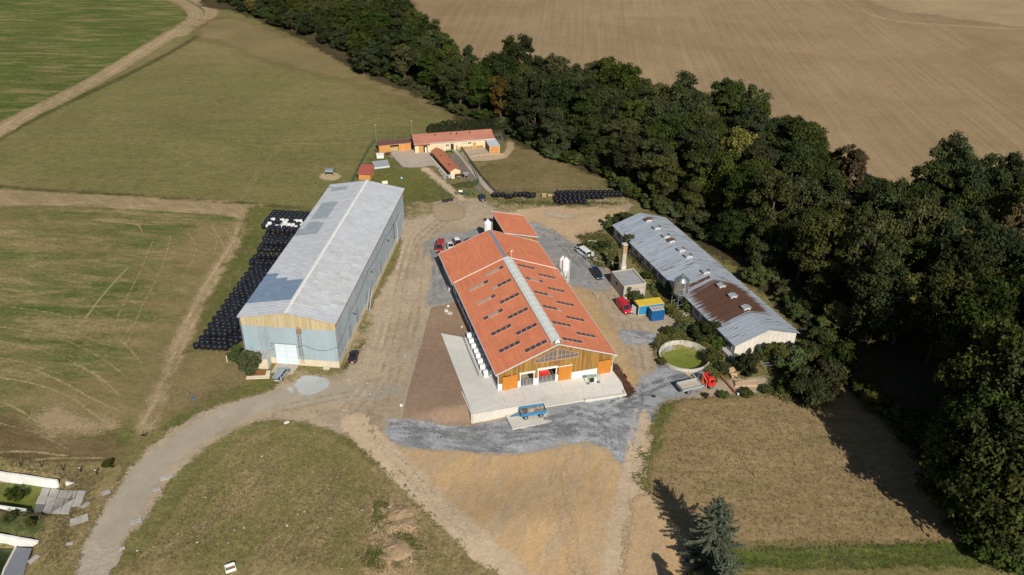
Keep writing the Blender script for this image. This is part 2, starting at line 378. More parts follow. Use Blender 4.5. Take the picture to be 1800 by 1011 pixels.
for P in ['0,664 60,675 120,697 165,728 195,755', '60,650 110,672 160,700 210,722', '130,640 170,660 210,695', '0,705 35,722 65,742', '190,388 240,395 250,410', '395,400 408,430 405,460', '372,398 392,430 395,455', '0,795 60,795 120,802', '225,470 180,520 150,560', '40,812 100,806 180,806']:
    sheet('tyre_trail', LN(.24, *px(P)), m_thin, cell=.4, marg=.8)
for P in ['0,600 80,618 150,648 195,690', '0,575 90,590 170,625 225,665', '20,540 110,555 200,590 250,640', '270,420 250,470 215,540 190,600', '300,415 285,470 250,540 225,600', '330,410 345,440 320,490', '345,395 380,420 375,450', '0,630 50,640 110,660', '0,745 60,760 120,790', '80,812 140,818 190,815']:
    sheet('tyre_trail', LN(.17, *px(P)), m_thin, cell=.4, marg=.8)
# grass around the hangar and bales
sheet('grass_patch', PL(*px('445,365 540,372 560,380 480,420 430,480 370,590 330,620 350,570 395,480 430,420')), m_grn, cell=2, marg=4)
sheet('dry_meadow', PL(*px('335,625 440,625 470,650 470,672 400,690 330,730 300,735 300,700')), m_dry, cell=2, marg=5)
sheet('grass_patch', PL(*px('420,600 435,630 470,655 500,662 470,690 400,712 330,748 300,745 350,705 420,678 440,660')), m_grn, cell=1.5, marg=4)

# yard and junction
m_yard = soil('yard_dirt', (.34, .265, .18), (.45, .36, .26), (.29, .235, .17), patch=.06, mid=.4, fine=2.2, c3amt=.6, c3thr=(.5, .68), c3sc=.12, contrast=.09, soft=.7, amp=.7)
sheet('yard', PL(*px('705,412 712,385 745,362 790,350 812,349 838,349 870,356 960,356 1060,350 1110,358 1090,385 1060,400 1045,430 1075,480 1105,540 1185,560 1190,600 1158,606 1150,640 1175,662 1262,668 1385,662 1392,680 1260,698 1180,708 1152,745 1132,830 1112,920 1104,1060 900,1060 845,985 785,925 715,850 665,800 610,768 550,748 480,738 400,764 306,838 252,918 206,972 168,1060 100,1060 135,985 175,905 225,830 285,768 355,725 430,700 480,686 505,655 600,655 610,610 650,545 700,455')), m_yard, cell=1, marg=3)
m_sandy = soil('sandy_dirt', (.44, .31, .18), (.51, .38, .24), (.36, .26, .16), patch=.05, mid=.5, c3amt=.5, c3sc=.1, contrast=.13, soft=2, amp=1.6)
sheet('sandy_ground', PL(*px('905,362 960,365 1060,360 1100,372 1065,398 1045,430 1010,425 960,400 930,392 900,380')), m_sandy, cell=1.5, marg=4)
m_weed = soil('sparse_weeds', (.11, .12, .04), (.2, .17, .08), (.35, .27, .15), c3amt=.8, c3sc=.4, c3thr=(.42, .56), contrast=.25, soft=1.5, amp=1.6)
sheet('weedy_strip', PL(*px('862,352 960,352 1060,352 1110,345 1100,360 1020,366 960,362 900,372 865,366')), m_weed, cell=1, marg=4)
sheet('weedy_strip', PL(*px('712,360 755,358 765,372 745,380 714,382')), m_weed, cell=1, marg=3)
sheet('weedy_strip', PL(*px('500,662 560,655 605,650 640,600 650,560 640,560 600,655 560,668 520,672')), m_weed, cell=1, marg=2)
m_asph = soil('road_surface', (.33, .285, .22), (.40, .35, .275), (.28, .24, .18), patch=.06, mid=.4, c3amt=.4, c3sc=.1, contrast=.05, soft=.12, amp=.10, bump=.1, streak=(R(20), 4, .3, .3))
sheet('road', LN(2.75, *px('145,1060 158,1011 170,972 190,938 212,905 239,863 269,822 321,780 375,745 440,716 510,700 590,694 680,688')), m_asph, cell=1, marg=2.5)
sheet('road_patch', PL(*px('128,1008 190,1008 215,965 160,950')), soil('concrete_road', (.36, .31, .24), (.42, .365, .29), None, contrast=.12, soft=.3, amp=.15), cell=1, marg=2)
m_path = soil('path_dirt', (.48, .37, .24), (.55, .43, .30), (.41, .31, .20), patch=.08, c3amt=.5, contrast=.1, soft=.8, amp=.55)
m_sand = soil('sand', (.50, .335, .17), (.43, .325, .21), (.56, .37, .18), patch=.05, mid=.3, streak=(R(18), 8, .4, .55), c3amt=.6, c3thr=(.5, .66), c3sc=.1, contrast=.12, soft=1, amp=.9)
sheet('sandy_ground', PL(*px('690,795 760,792 820,797 900,799 980,787 1050,785 1078,800 1092,818 1104,838 1100,900 1085,980 1080,1060 950,1060 905,1010 830,935 760,860')), m_sand, cell=1, marg=3)
sheet('dirt_path', LN(2.7, *px('625,745 665,785 720,842 775,897 835,955 895,1010 930,1045')), m_path, cell=1, marg=2)
sheet('dirt_path', LN(2.4, *px('1135,705 1128,760 1115,830 1100,910 1088,980 1080,1050')), m_path, cell=1, marg=2)
m_grav = soil('gravel', (.27, .28, .295), (.385, .395, .415), (.15, .15, .155), patch=.12, mid=.5, fine=2.5, c3amt=.8, c3thr=(.50, .62), c3sc=.30, contrast=.18, soft=.8, amp=.7, streak=(R(-78), 4.5, .55, .5))
sheet('gravel', PL(*px('682,742 690,735 720,738 790,750 850,745 960,720 1060,700 1105,680 1128,664 1150,655 1185,648 1240,655 1235,685 1200,700 1170,702 1158,722 1150,742 1140,735 1133,722 1124,745 1112,785 1096,815 1085,812 1070,792 1045,780 985,786 900,799 820,796 745,790 700,782 683,768')), m_grav, cell=1, marg=2)
sheet('gravel', PL(*px('1088,588 1110,580 1160,592 1185,606 1165,612 1140,606 1100,605')), m_grav, cell=1, marg=2)
m_grav2 = soil('worn_gravel', (.22, .22, .22), (.33, .325, .32), (.36, .28, .19), patch=.1, mid=.5, c3amt=.45, c3sc=.15, contrast=.16, soft=.8, amp=.8)
sheet('gravel', PL(*px('745,428 770,416 850,402 935,392 960,401 1010,430 1052,462 1070,490 1060,512 1010,505 985,520 880,530 790,533 752,541 755,505 763,460 748,445')), m_grav2, cell=1, marg=2.5)
m_sand2 = soil('orange_sand', (.45, .29, .13), (.43, .32, .19), (.36, .27, .18), patch=.1, c3amt=.5, contrast=.1, soft=1.5, amp=1.2)
sheet('sandy_ground', PL(*px('985,503 1030,512 1060,545 1085,590 1110,640 1118,680 1100,690 1080,640 1040,580')), m_sand2, cell=1, marg=3)
m_bsoil = soil('brown_soil', (.25, .17, .115), (.30, .21, .145), (.22, .15, .1), patch=.08, mid=.6, c3amt=.4, contrast=.1, soft=.35, amp=.2, bump=.25)
sheet('bare_soil', PL(*px('756,541 800,533 835,560 860,640 848,745 828,748 790,750 703,736 712,700 726,640 742,590')), m_bsoil, cell=1, marg=1.6, smooth=False)
sheet('kerb_strip', LN(.32, *px('755,541 742,590 728,640 714,690 704,735')), soil('kerb_concrete', (.36, .3, .22), (.42, .35, .27), None, contrast=.12, soft=.2, amp=.1), cell=.5, marg=.8)
m_tm = soil('tyre_marks', (.30, .225, .15), (.36, .275, .19), None, contrast=.15, soft=.25, amp=.3); m_tl = soil('light_tyre_marks', (.52, .42, .31), (.46, .36, .26), None, contrast=.12, soft=.3, amp=.4)
for P in ['818,358 790,385 750,420 735,480 728,560 700,640 660,720 640,760', '812,356 775,385 728,430 705,500 690,580 665,650 640,700 600,735', '640,690 560,705 480,722', '700,650 660,740 690,800 760,880', '1110,500 1095,540 1130,600 1140,650', '1060,500 1085,540 1110,590 1125,650']:
    ruts(px(P), .85, .22, m_tm, .8, 'tyre_marks')
for P in ['720,420 690,520 665,600 640,680 600,720', '660,770 740,850 830,945', '1125,720 1105,830 1085,960']: ruts(px(P), .8, .28, m_tl, .8, 'tyre_marks')
for P in ['1000,790 980,850 1000,930 1020,1011']: ruts(px(P), .9, .3, soil('sand_tracks', (.46, .335, .20), (.52, .38, .23), None, contrast=.12, soft=.4, amp=.5), .8, 'tyre_marks')
m_gt = soil('gravel_tracks', (.17, .175, .18), (.24, .245, .25), None, contrast=.2, soft=.35, amp=.6)
for P in ['690,752 780,762 860,775 960,752 1060,735 1125,700', '720,745 800,775 900,770 1000,762 1080,775', '1000,720 1060,740 1090,790', '700,770 790,778 880,790 980,772 1050,760', '1060,720 1130,690 1180,670 1220,665', '765,440 770,500 765,535', '965,405 1010,440 1045,480 1040,500', '935,400 985,430 1025,470']: ruts(px(P), .8, .24, m_gt, .8, 'tyre_marks')
m_mulch = soil('mulch', (.07, .035, .02), (.11, .06, .035), None, contrast=.3, soft=.3, amp=.4)
sheet('mulch_bed', PL(*px('1062,640 1082,641 1100,665 1116,688 1108,700 1095,698 1080,672')), m_mulch, cell=.5, marg=1.5)
m_pud = soil('dry_puddle', (.42, .44, .43), (.47, .49, .48), None, contrast=.04, soft=.5, amp=.4, bump=.1)
sheet('pale_slurry_patch', PL(*px('518,676 528,664 550,661 575,667 580,678 566,688 545,695 527,694')), m_pud, cell=.5, marg=1.5)
sheet('pale_slurry_patch', PL(*px('505,684 512,682 518,688 512,692')), m_pud, cell=.5, marg=1)
m_pat = soil('pale_dust', (.45, .38, .29), (.40, .32, .23), None, contrast=.12, soft=1.2, amp=1.4)
for P in ['712,505 735,500 742,520 722,535 708,525', '960,372 1000,378 1010,384 975,383', '1100,548 1130,552 1140,565 1115,562', '708,620 724,626 715,640']:
    sheet('dust_patch', PL(*px(P)), m_pat, cell=1, marg=3)
# lower grassland
m_isl = soil('rough_grass', (.19, .155, .062), (.285, .215, .11), (.125, .13, .036), patch=.04, mid=.3, fine=2.2, streak=(R(25), 4, .25, .4), c3amt=.65, c3thr=(.54, .7), c3sc=.09, contrast=.25, soft=.8, amp=.8)
sheet('rough_meadow', PL(*px('205,1060 250,975 300,905 345,850 415,780 480,752 550,757 605,780 655,815 705,862 770,925 830,985 885,1060')), m_isl, cell=1, marg=2.5)
sheet('rough_meadow', PL(*px('-80,1060 -80,815 60,815 180,812 215,830 190,880 160,930 135,985 118,1060')), m_isl, cell=1, marg=2.5)
m_weg = soil('weedy_bank', (.05, .07, .02), (.1, .1, .035), (.22, .15, .08), c3amt=.5, c3sc=.3, contrast=.3, soft=1, amp=1)
sheet('grass_bank', PL(*px('-60,905 45,903 75,915 70,940 60,955 -60,928')), m_weg, cell=1, marg=2)
m_gsc = soil('scattered_grass', (.15, .145, .045), (.205, .18, .065), (.27, .21, .105), mid=.6, c3amt=.6, c3sc=.3, contrast=.25, soft=3.5, amp=3.5)
for P in ['480,745 560,755 580,790 545,830 520,880 500,940 480,900 500,830 505,790', '400,800 440,790 400,860 330,930 300,940 340,870', '560,770 640,820 660,870 620,880 590,820', '600,900 630,940 610,1000 580,990', '350,960 420,900 460,930 400,1011 340,1011']: sheet('grass_patch', PL(*px(P)), m_gsc, cell=1, marg=7)
m_dug = soil('dug_earth', (.33, .225, .125), (.40, .28, .16), (.1, .1, .035), mid=.8, c3amt=.8, c3sc=.5, c3thr=(.5, .6), contrast=.25, soft=1, amp=1.6)
sheet('dug_earth', PL(*px('655,935 665,890 690,875 720,885 735,915 735,950 715,1000 690,1030 650,1020 640,985')), m_dug, cell=1, marg=4)
m_stub = soil('mown_grass', (.235, .165, .08), (.305, .22, .115), (.15, .14, .045), patch=.04, mid=.3, fine=2.2, streak=(R(-86), 6, .35, .5), c3amt=.55, c3thr=(.55, .7), c3sc=.1, contrast=.2, soft=.8, amp=.8)
sheet('mown_meadow', PL(*px('1160,742 1185,708 1260,700 1380,692 1450,640 1560,600 1800,600 2000,700 2000,955 1650,955 1290,962 1285,1060 1120,1060 1135,900 1138,830')), m_stub, cell=1.5, marg=3)
sheet('grass_patch', LN(.9, *px('1172,715 1155,760 1145,820 1135,850')), m_grn, cell=1, marg=3)
m_g2 = soil('lush_verge', (.055, .09, .014), (.12, .14, .03), (.24, .2, .095), mid=.6, streak=(R(-88), 6, .4, .4), c3amt=.7, c3sc=.15, contrast=.28, soft=.9, amp=.9)
sheet('lush_verge', PL(*px('1292,968 1450,965 1640,958 1760,950 2000,940 2000,990 1700,995 1290,998')), m_g2, cell=1, marg=3)
sheet('sandy_ground', PL(*px('1112,890 1150,880 1195,930 1240,990 1230,1060 1105,1060')), m_sand, cell=1, marg=3)
# paddock and farm surfaces
m_pad = soil('paddock_grass', (.13, .115, .042), (.21, .155, .075), (.3, .21, .12), patch=.06, c3amt=.6, c3sc=.06, contrast=.2, soft=1.2, amp=1.2)
sheet('paddock', PL(*px('838,302 890,276 930,262 1010,290 1075,315 1090,335 960,338 872,338 855,320')), m_pad, cell=2, marg=3)
sheet('dirt_track', LN(1.3, *px('866,233 885,236 896,246 896,262 886,276')), m_rut, cell=1, marg=3)
sheet('sandy_ground', PL(*px('868,231 930,228 945,240 905,245 880,240')), m_sandy, cell=1.5, marg=3)
m_pav = soil('worn_paving', (.38, .32, .26), (.44, .375, .31), (.3, .26, .2), c3amt=.3, contrast=.08, soft=.3, amp=.2, bump=.15)
sheet('farmyard_paving', PL(*px('688,268 728,264 752,266 772,293 788,314 782,317 764,293 742,295 712,295 700,286')), m_pav, cell=1, marg=1.5)
sheet('farmyard_paving', PL(*px('811,270 822,259 851,258 862,271 881,271 884,280 828,284')), soil('farmyard_sand', (.48, .39, .28), (.44, .35, .25), None, contrast=.08, soft=.4, amp=.3), cell=1, marg=1.5)
sheet('footpath', LN(1.0, *px('798,262 810,275 828,298 848,322 868,342')), m_pav, cell=1, marg=1.5)
sheet('run_gravel', PL(*px('790,275 803,272 818,292 838,318 850,338 838,335 818,312 802,292')), soil('dark_grit', (.17, .15, .12), (.21, .185, .15), None, contrast=.15, soft=.4, amp=.3), cell=1, marg=1.5)
sheet('garden_bed', PL(*px('800,325 838,318 838,326 802,332')), m_weg, cell=.5, marg=1)
sheet('dirt_path', LN(1.3, *px('748,298 768,315 786,330 803,343 814,352')), m_path, cell=1, marg=3)
sheet('sand_ring', PL(*[(580.5+19*math.cos(a), 310+7.5*math.sin(a)) for a in np.arange(10)*math.pi/5]), m_rut, cell=1, marg=2)
sheet('yard_patch', PL(*px('760,362 790,358 815,366 812,385 770,388')), soil('hut_soil', (.33, .25, .17), (.37, .28, .19), None, contrast=.1, soft=.8, amp=.6), cell=1, marg=2)
# wood floor
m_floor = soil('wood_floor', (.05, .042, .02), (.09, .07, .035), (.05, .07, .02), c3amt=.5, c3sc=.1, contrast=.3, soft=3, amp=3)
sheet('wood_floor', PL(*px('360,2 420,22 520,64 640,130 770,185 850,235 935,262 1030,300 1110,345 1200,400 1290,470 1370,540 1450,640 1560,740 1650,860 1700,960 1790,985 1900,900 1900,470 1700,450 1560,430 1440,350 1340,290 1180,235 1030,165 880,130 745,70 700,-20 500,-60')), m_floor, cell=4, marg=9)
sheet('grass_patch', PL(*px('1540,395 1565,385 1600,410 1580,430 1550,425')), m_g2, cell=2, marg=3)
sheet('grass_patch', PL(*px('1715,430 1760,440 1800,470 1790,500 1740,480')), m_g2, cell=2, marg=3)
sheet('path', LN(2.0, *px('1520,372 1560,398 1620,430 1700,460 1760,490 1840,540')), soil('wood_path', (.16, .17, .18), (.2, .2, .2), None, contrast=.1, soft=.5, amp=.5), cell=2, marg=2)

# ================================================================ BUILDINGS
Z0 = .004*max(OCC.values())+.01; print('Z0', Z0)     # top of the ground layers
def pip(P, x, y):
    c = False; n = len(P)
    for i in range(n):
        a, b = P[i], P[(i+1) % n]
        if (a[1] > y) != (b[1] > y) and x < (b[0]-a[0])*(y-a[1])/(b[1]-a[1])+a[0]: c = not c
    return c
def many(items, name, parent, limit=300):
    """items: (depth_key, MB, mats). the nearest `limit` become parts, the rest one joined part"""
    items.sort(key=lambda q: q[0])
    for k, mb, m in items[:limit]: mb.build(name, m, parent)
    rest = items[limit:]
    if rest:
        ms = []; J = MB()
        for k, mb, m in rest:
            if m not in ms: ms.append(m)
            b = len(J.v); J.v += mb.v; J.f += [tuple(i+b for i in f) for f in mb.f]; J.mi += [ms.index(m)]*len(mb.f); J.ti += mb.ti
        tag(J.build(name+'s', ms, parent), None, None, None, 'stuff')
def spot(name, pts_wall, mbfun): pass

m_conc = paint('concrete', (.56, .53, .47), .85, var=.08, dirt=(.36, .33, .28), dirtamt=.4, scale=.5, bump=.15)
m_plaster = paint('cream_plaster', (.62, .54, .40), .85, var=.06, dirt=(.4, .34, .26), dirtamt=.35, scale=.8, bump=.1)
m_white = paint('white_paint', (.75, .75, .73), .5, var=.04, dirt=(.5, .48, .44), dirtamt=.25)
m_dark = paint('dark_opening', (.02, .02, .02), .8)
m_steel = paint('galvanised_steel', (.42, .44, .46), .45, .6, var=.1)
m_rustm = paint('rusty_steel', (.16, .08, .045), .8, .2, var=.3)
m_black = paint('black_rubber', (.02, .02, .02), .85)
m_cable = paint('black_cable', (.03, .03, .035), .6)
m_glass = glass('dark_glass')

# ---- hangar
def hangar():
    H = thing('hangar', 'long blue-grey hangar clad in corrugated sheets with pale fibre cement gable roof', 'hangar', (-53.77, 135.94, 0), -R(4.72))
    Mw = Matrix.Translation((-53.77, 135.94, 0)) @ Matrix.Rotation(-R(4.72), 4, 'Z')
    Wd, L, he, hr = 19.7, 65.23, 10.99, 12.69
    i = .35; z_pl = 1.5; zt = 8.9
    a3 = -R(4.72)
    clad = paint('blue_grey_cladding', (.34, .43, .48), .6, .1, var=.07, dirt=(.24, .25, .23), dirtamt=.6, scale=.6, tint=.0, orand=.05, wave=(R(4.72), .33, .55), stretch=(1, 1, .25))
    cladY = paint('blue_grey_side_cladding', (.42, .51, .57), .6, .1, var=.07, dirt=(.27, .28, .26), dirtamt=.6, scale=.6, orand=.05, wave=(R(4.72), .33, .5, 'Y'), stretch=(1, 1, .25))
    # inner shell, one even grey
    MB().box(i+.12, i+.12, 0, Wd-i-.12, L-i-.12, he-.35).build('inner_wall', paint('inner_shell_grey', (.2, .2, .2)), H)
    MB().box(i-.06, i-.06, 0, Wd-i+.06, i+.11, z_pl).box(i-.06, L-i-.11, 0, Wd-i+.06, L-i+.06, z_pl).box(i-.06, i+.112, 0, i+.11, L-i-.112, z_pl).box(Wd-i-.11, i+.112, 0, Wd-i+.06, L-i-.112, z_pl).build('plinth', m_plaster, H)
    n = 12; pw = (Wd-2*i)/n
    for k in range(n):
        x0 = i+k*pw
        for y0, y1 in ((i, i+.1), (L-i-.1, L-i)):
            z0 = z_pl
            MB().box(x0+.004, y0+random.uniform(-.01, .01), z0+.002, x0+pw-.004, y1, zt-.01).build('cladding_panel', clad, H)
    n = 22; pl = (L-2*i-.24)/n
    for k in range(n):
        y0 = i+.12+k*pl
        for x0, x1 in ((i, i+.1), (Wd-i-.1, Wd-i)):
            MB().box(x0+random.uniform(-.012, .012), y0+.006, z_pl+.002, x1, y0+pl-.006, 9.75).build('cladding_panel', cladY, H)
    # timber gable planks, front and back
    mp = paint('weathered_yellow_planks', (.47, .38, .22), .85, var=.12, dirt=(.50, .46, .36), dirtamt=.7, scale=2.5, tint=.12, stretch=(1, 1, .2), rz=0)
    for y0 in (i-.03, L-i-.07):
        g = MB(); k = 0; x = i
        while x < Wd-i-.02:
            wd = min(.32, Wd-i-x); zz = he+(hr-he)*(1-abs((x+wd/2)-Wd/2)/(Wd/2))-.28
            g.box(x, y0+random.uniform(-.012, .012), zt, x+wd-.02, y0+.09, zz, 0, random.random()); x += wd
        tag(g.build('gable_planks', mp, H), None, None, None, 'stuff')
    # timber strip below the eaves
    mt = paint('brown_eave_boards', (.33, .23, .13), .8, var=.2, scale=1)
    MB().box(i-.03, i+.12, 9.76, i+.11, L-i-.12, he-.3).build('eave_board', mt, H)
    MB().box(Wd-i-.11, i+.12, 9.76, Wd-i+.03, L-i-.12, he-.3).build('eave_board', mt, H)
    # roof sheets
    base = paint('fibre_cement', (.53, .555, .59), .8, var=.08, dirt=(.45, .46, .46), dirtamt=.4, scale=.5, orand=.045, tint=.05, wave=(R(4.72), .6, .8, 'Y'))
    warm = paint('stained_fibre_cement', (.54, .555, .57), .8, var=.10, dirt=(.42, .38, .30), dirtamt=.7, scale=1.3, orand=.05, tint=.05, wave=(R(4.72), .3, .6, 'Y'))
    blue = paint('blue_roof_sheet', (.19, .265, .37), .7, var=.07, dirt=(.2, .27, .38), dirtamt=.4, orand=.06, tint=.06, wave=(R(4.72), .3, .6, 'Y'))
    gry = paint('grey_roof_sheet', (.33, .375, .41), .75, var=.08, orand=.05, tint=.05, wave=(R(4.72), .3, .6, 'Y'))
    z1 = lambda x, y: (320+x/2.528, 300+y/2.528)
    P_blue = [z1(*q) for q in [(268, 597), (485, 580), (553, 474), (458, 487), (456, 477), (415, 477), (418, 459), (368, 462)]]
    P_gry = [[z1(*q) for q in P] for P in ([(662, 72), (738, 67), (722, 88), (650, 94)], [(622, 142), (690, 135), (640, 212), (566, 222)], [(555, 232), (624, 222), (600, 280), (505, 290)])]
    P_warm = [z1(*q) for q in [(640, 330), (840, 350), (730, 600), (470, 600), (540, 480)]]
    ns = 7; nl = 54; items = []
    for side in (0, 1):
        for a in range(ns):
            for b in range(nl):
                t0 = a/ns; t1 = (a+1)/ns; y0 = L*b/nl; y1 = L*(b+1)/nl
                def pt(t, y, dz):
                    x = Wd/2*t if side == 0 else Wd-Wd/2*t
                    return (x, y, he+(hr-he)*t+dz)
                lo = .06+random.uniform(-.012, .012); hi = .02; e = .03
                A, B, Cc, D = pt(t0-.012, y0-.03, lo), pt(t0-.012, y1+.03, lo), pt(t1, y1+.03, hi), pt(t1, y0-.03, hi)
                dz = .012 if b % 2 else 0
                P = [(q[0], q[1], q[2]+dz) for q in ([A, D, Cc, B] if side == 0 else [A, B, Cc, D])]
                c = Mw @ Vector(((A[0]+Cc[0])/2, (y0+y1)/2, (A[2]+Cc[2])/2)); pxy = project(c)
                mat = base
                if side == 0 and pip(P_blue, *pxy): mat = blue
                elif side == 0 and any(pip(q, *pxy) for q in P_gry): mat = gry
                elif pip(P_warm, *pxy) and random.random() < .75: mat = warm
                mb = MB(); mb.slab(P, .035, 0, random.random()); items.append((y0+.001*a, mb, mat))
    many(items, 'roof_sheet', H)
    MB().add([(Wd/2-.4, -.06, hr+.06), (Wd/2, -.06, hr+.17), (Wd/2+.4, -.06, hr+.06), (Wd/2-.4, L+.06, hr+.06), (Wd/2, L+.06, hr+.17), (Wd/2+.4, L+.06, hr+.06)], [(0, 1, 4, 3), (1, 2, 5, 4), (0, 2, 1), (3, 4, 5)]).build('ridge_cap', m_white, H)
    # roof edge trims
    g = MB()
    for y in (-.08, L+.02):
        g.bar((-.02, y, he-.04), (Wd/2, y, hr-.04), .07, .2); g.bar((Wd/2, y, hr-.04), (Wd+.02, y, he-.04), .07, .2)
    g.build('verge_trim', paint('trim_grey', (.45, .47, .49), .6), H)
    # gate
    gx0, gx1 = 6.65, 11.05
    mg = paint('pale_blue_gate', (.60, .69, .74), .55, var=.04, dirt=(.5, .55, .56), dirtamt=.3, scale=.6)
    for a, b in ((gx0, (gx0+gx1)/2-.02), ((gx0+gx1)/2+.02, gx1)):
        l = MB().box(a, i-.2, .2, b, i-.09, 5.0).build('gate_leaf', mg, H)
        q = MB()
        for z in (1.4, 2.6, 3.8): q.box(a+.05, i-.225, z, b-.05, i-.2, z+.06)
        q.build('brace', m_white, l)
    MB().box(gx0-.1, i-.22, 5.02, gx1+.1, i-.1, 5.16).build('gate_lintel', m_steel, H)
    MB().slab([(gx0-.3, -3.0, .22), (gx1-.2, -3.0, .22), (gx1+.1, i-.1, .26), (gx0-.2, i-.1, .26)], .1).build('gate_apron', paint('old_apron', (.42, .36, .28), .9, dirt=(.28, .22, .14), dirtamt=.6, scale=1.5), H)
    # caged ladder
    lx = 11.75; g = MB()
    for x in (lx, lx+.5): g.tube([(x, i-.25, .6), (x, i-.25, 9.4)], .035, 5)
    for z in np.arange(.9, 9.3, .35): g.tube([(lx, i-.25, z), (lx+.5, i-.25, z)], .02, 4)
    g.build('ladder', m_rustm, H)
    g = MB()
    for z in np.arange(3.2, 9.2, .9):
        g.tube([(lx+.25+.42*math.cos(a), i-.25-.75*max(0, math.sin(a)), z) for a in np.linspace(0, math.pi, 7)], .025, 4)
    for a in np.linspace(.5, math.pi-.5, 3): g.tube([(lx+.25+.42*math.cos(a), i-.25-.75*math.sin(a), 3.2), (lx+.25+.42*math.cos(a), i-.25-.75*math.sin(a), 9.2)], .018, 4)
    g.build('ladder_cage', m_rustm, H)
    MB().box(lx-.1, i-.5, 8.0, lx+.75, i-.05, 8.9).build('hatch', paint('rusty_panel', (.28, .2, .12), .8, var=.2), H)
    # side features along the east wall
    xe = Wd-i
    g = MB(); g.tube([(5.9, i-.12, 5.1)]+[(5.9+(xe-5.9)*t, i-.12, 5.1-1.1*math.sin(math.pi*((t*2) % 1))) for t in np.linspace(.0, 1, 13)]+[(xe+.1, i-.12, 4.9)], .035, 5)
    g.tube([(5.9, i-.12, 5.1), (6.0, i-.12, 3.4), (5.2, i-.12, 3.2)], .035, 5)
    pts = []
    lamps = [(10.5, 7.0), (26.5, 8.2), (43, 7.8), (58, 7.0)]
    prev = (0.2, 5.0)
    for y, z in lamps:
        for t in np.linspace(0, 1, 7)[:-1]: pts.append((xe+.12, prev[0]+(y-prev[0])*t, prev[1]+(z-prev[1])*t-.7*math.sin(math.pi*t)))
        prev = (y, z)
    pts.append((xe+.12, prev[0], prev[1])); g.tube(pts, .035, 5); g.build('cable', m_cable, H)
    for y, z in lamps[:3]:
        g = MB(); g.tube([(xe, y, z), (xe+1.2, y, z+.15)], .05, 5).box(xe+.9, y-.3, z+.0, xe+1.6, y+.3, z+.14); g.build('wall_lamp', m_steel, H)
    for y0, wd, ht in ((8.2, 1.9, 3.2), (14.2, 2.0, 3.2), (22.0, 1.6, 3.0), (27.5, 1.6, 3.0), (36, 2.0, 3.2)):
        MB().box(xe+.02, y0, z_pl+.05, xe+.09, y0+wd, z_pl+ht).build('side_door', paint('side_door_blue', (.30, .37, .41), .6, .1, var=.05), H)
    for y0 in np.arange(3.5, L-4, 5.8):
        MB().box(xe+.005, y0, z_pl, xe+.05, y0+.12, 9.7).build('seam_strip', paint('seam_dark', (.2, .23, .25), .6), H)
    for k in range(4): MB().box(xe+.02, 52.2+k*.05, 2.6+k*1.15, xe+.08, 53.0, 3.4+k*1.15).build('window', m_glass, H)
    # sliding door standing proud at the far end
    d = MB().box(xe+.12, 55.2, .25, xe+.26, 61.2, 6.2).build('sliding_door', paint('door_grey', (.45, .47, .48), .6, var=.05), H)
    g = MB()
    for z in (1.4, 2.9, 4.4): g.box(xe+.262, 55.3, z, xe+.3, 61.1, z+.09)
    for y in (57.2, 59.2): g.box(xe+.302, y, .3, xe+.33, y+.09, 6.1)
    g.build('door_frame', m_steel, d)
    # stair landing on the side
    g = MB(); g.box(xe+.0, 25.6, 4.2, xe+1.2, 26.9, 4.3)
    for y in (25.7, 26.8): g.tube([(xe+1.1, y, 4.3), (xe+1.1, y, 5.3)], .03, 4)
    g.tube([(xe+1.1, 25.7, 5.3), (xe+1.1, 26.8, 5.3)], .03, 4)
    g.bar((xe+.9, 25.6, 4.2), (xe+.9, 22.0, .2), .12, .12); g.bar((xe+.3, 25.6, 4.2), (xe+.3, 22.0, .2), .12, .12)
    for t in np.linspace(0, 1, 11): g.box(xe+.3, 25.5-3.5*t, 4.2-4*t, xe+.9, 25.7-3.5*t, 4.24-4*t)
    g.build('stairs', m_steel, H)
    g = MB()
    for y0 in (5, 18, 31, 44): g.box(xe+.061, y0, .8, xe+.08, y0+.4, 1.2)
    g.build('vent', m_dark, H)
    for x, y in ((0.25, .2),): MB().tube([(x, y, .1), (x, y, he-.5)], .06, 6).build('downpipe', m_steel, H)
    MB().box(16.3, i-1.1, .15, 17.6, i-.5, .45).build('step', m_conc, H)
hangar()
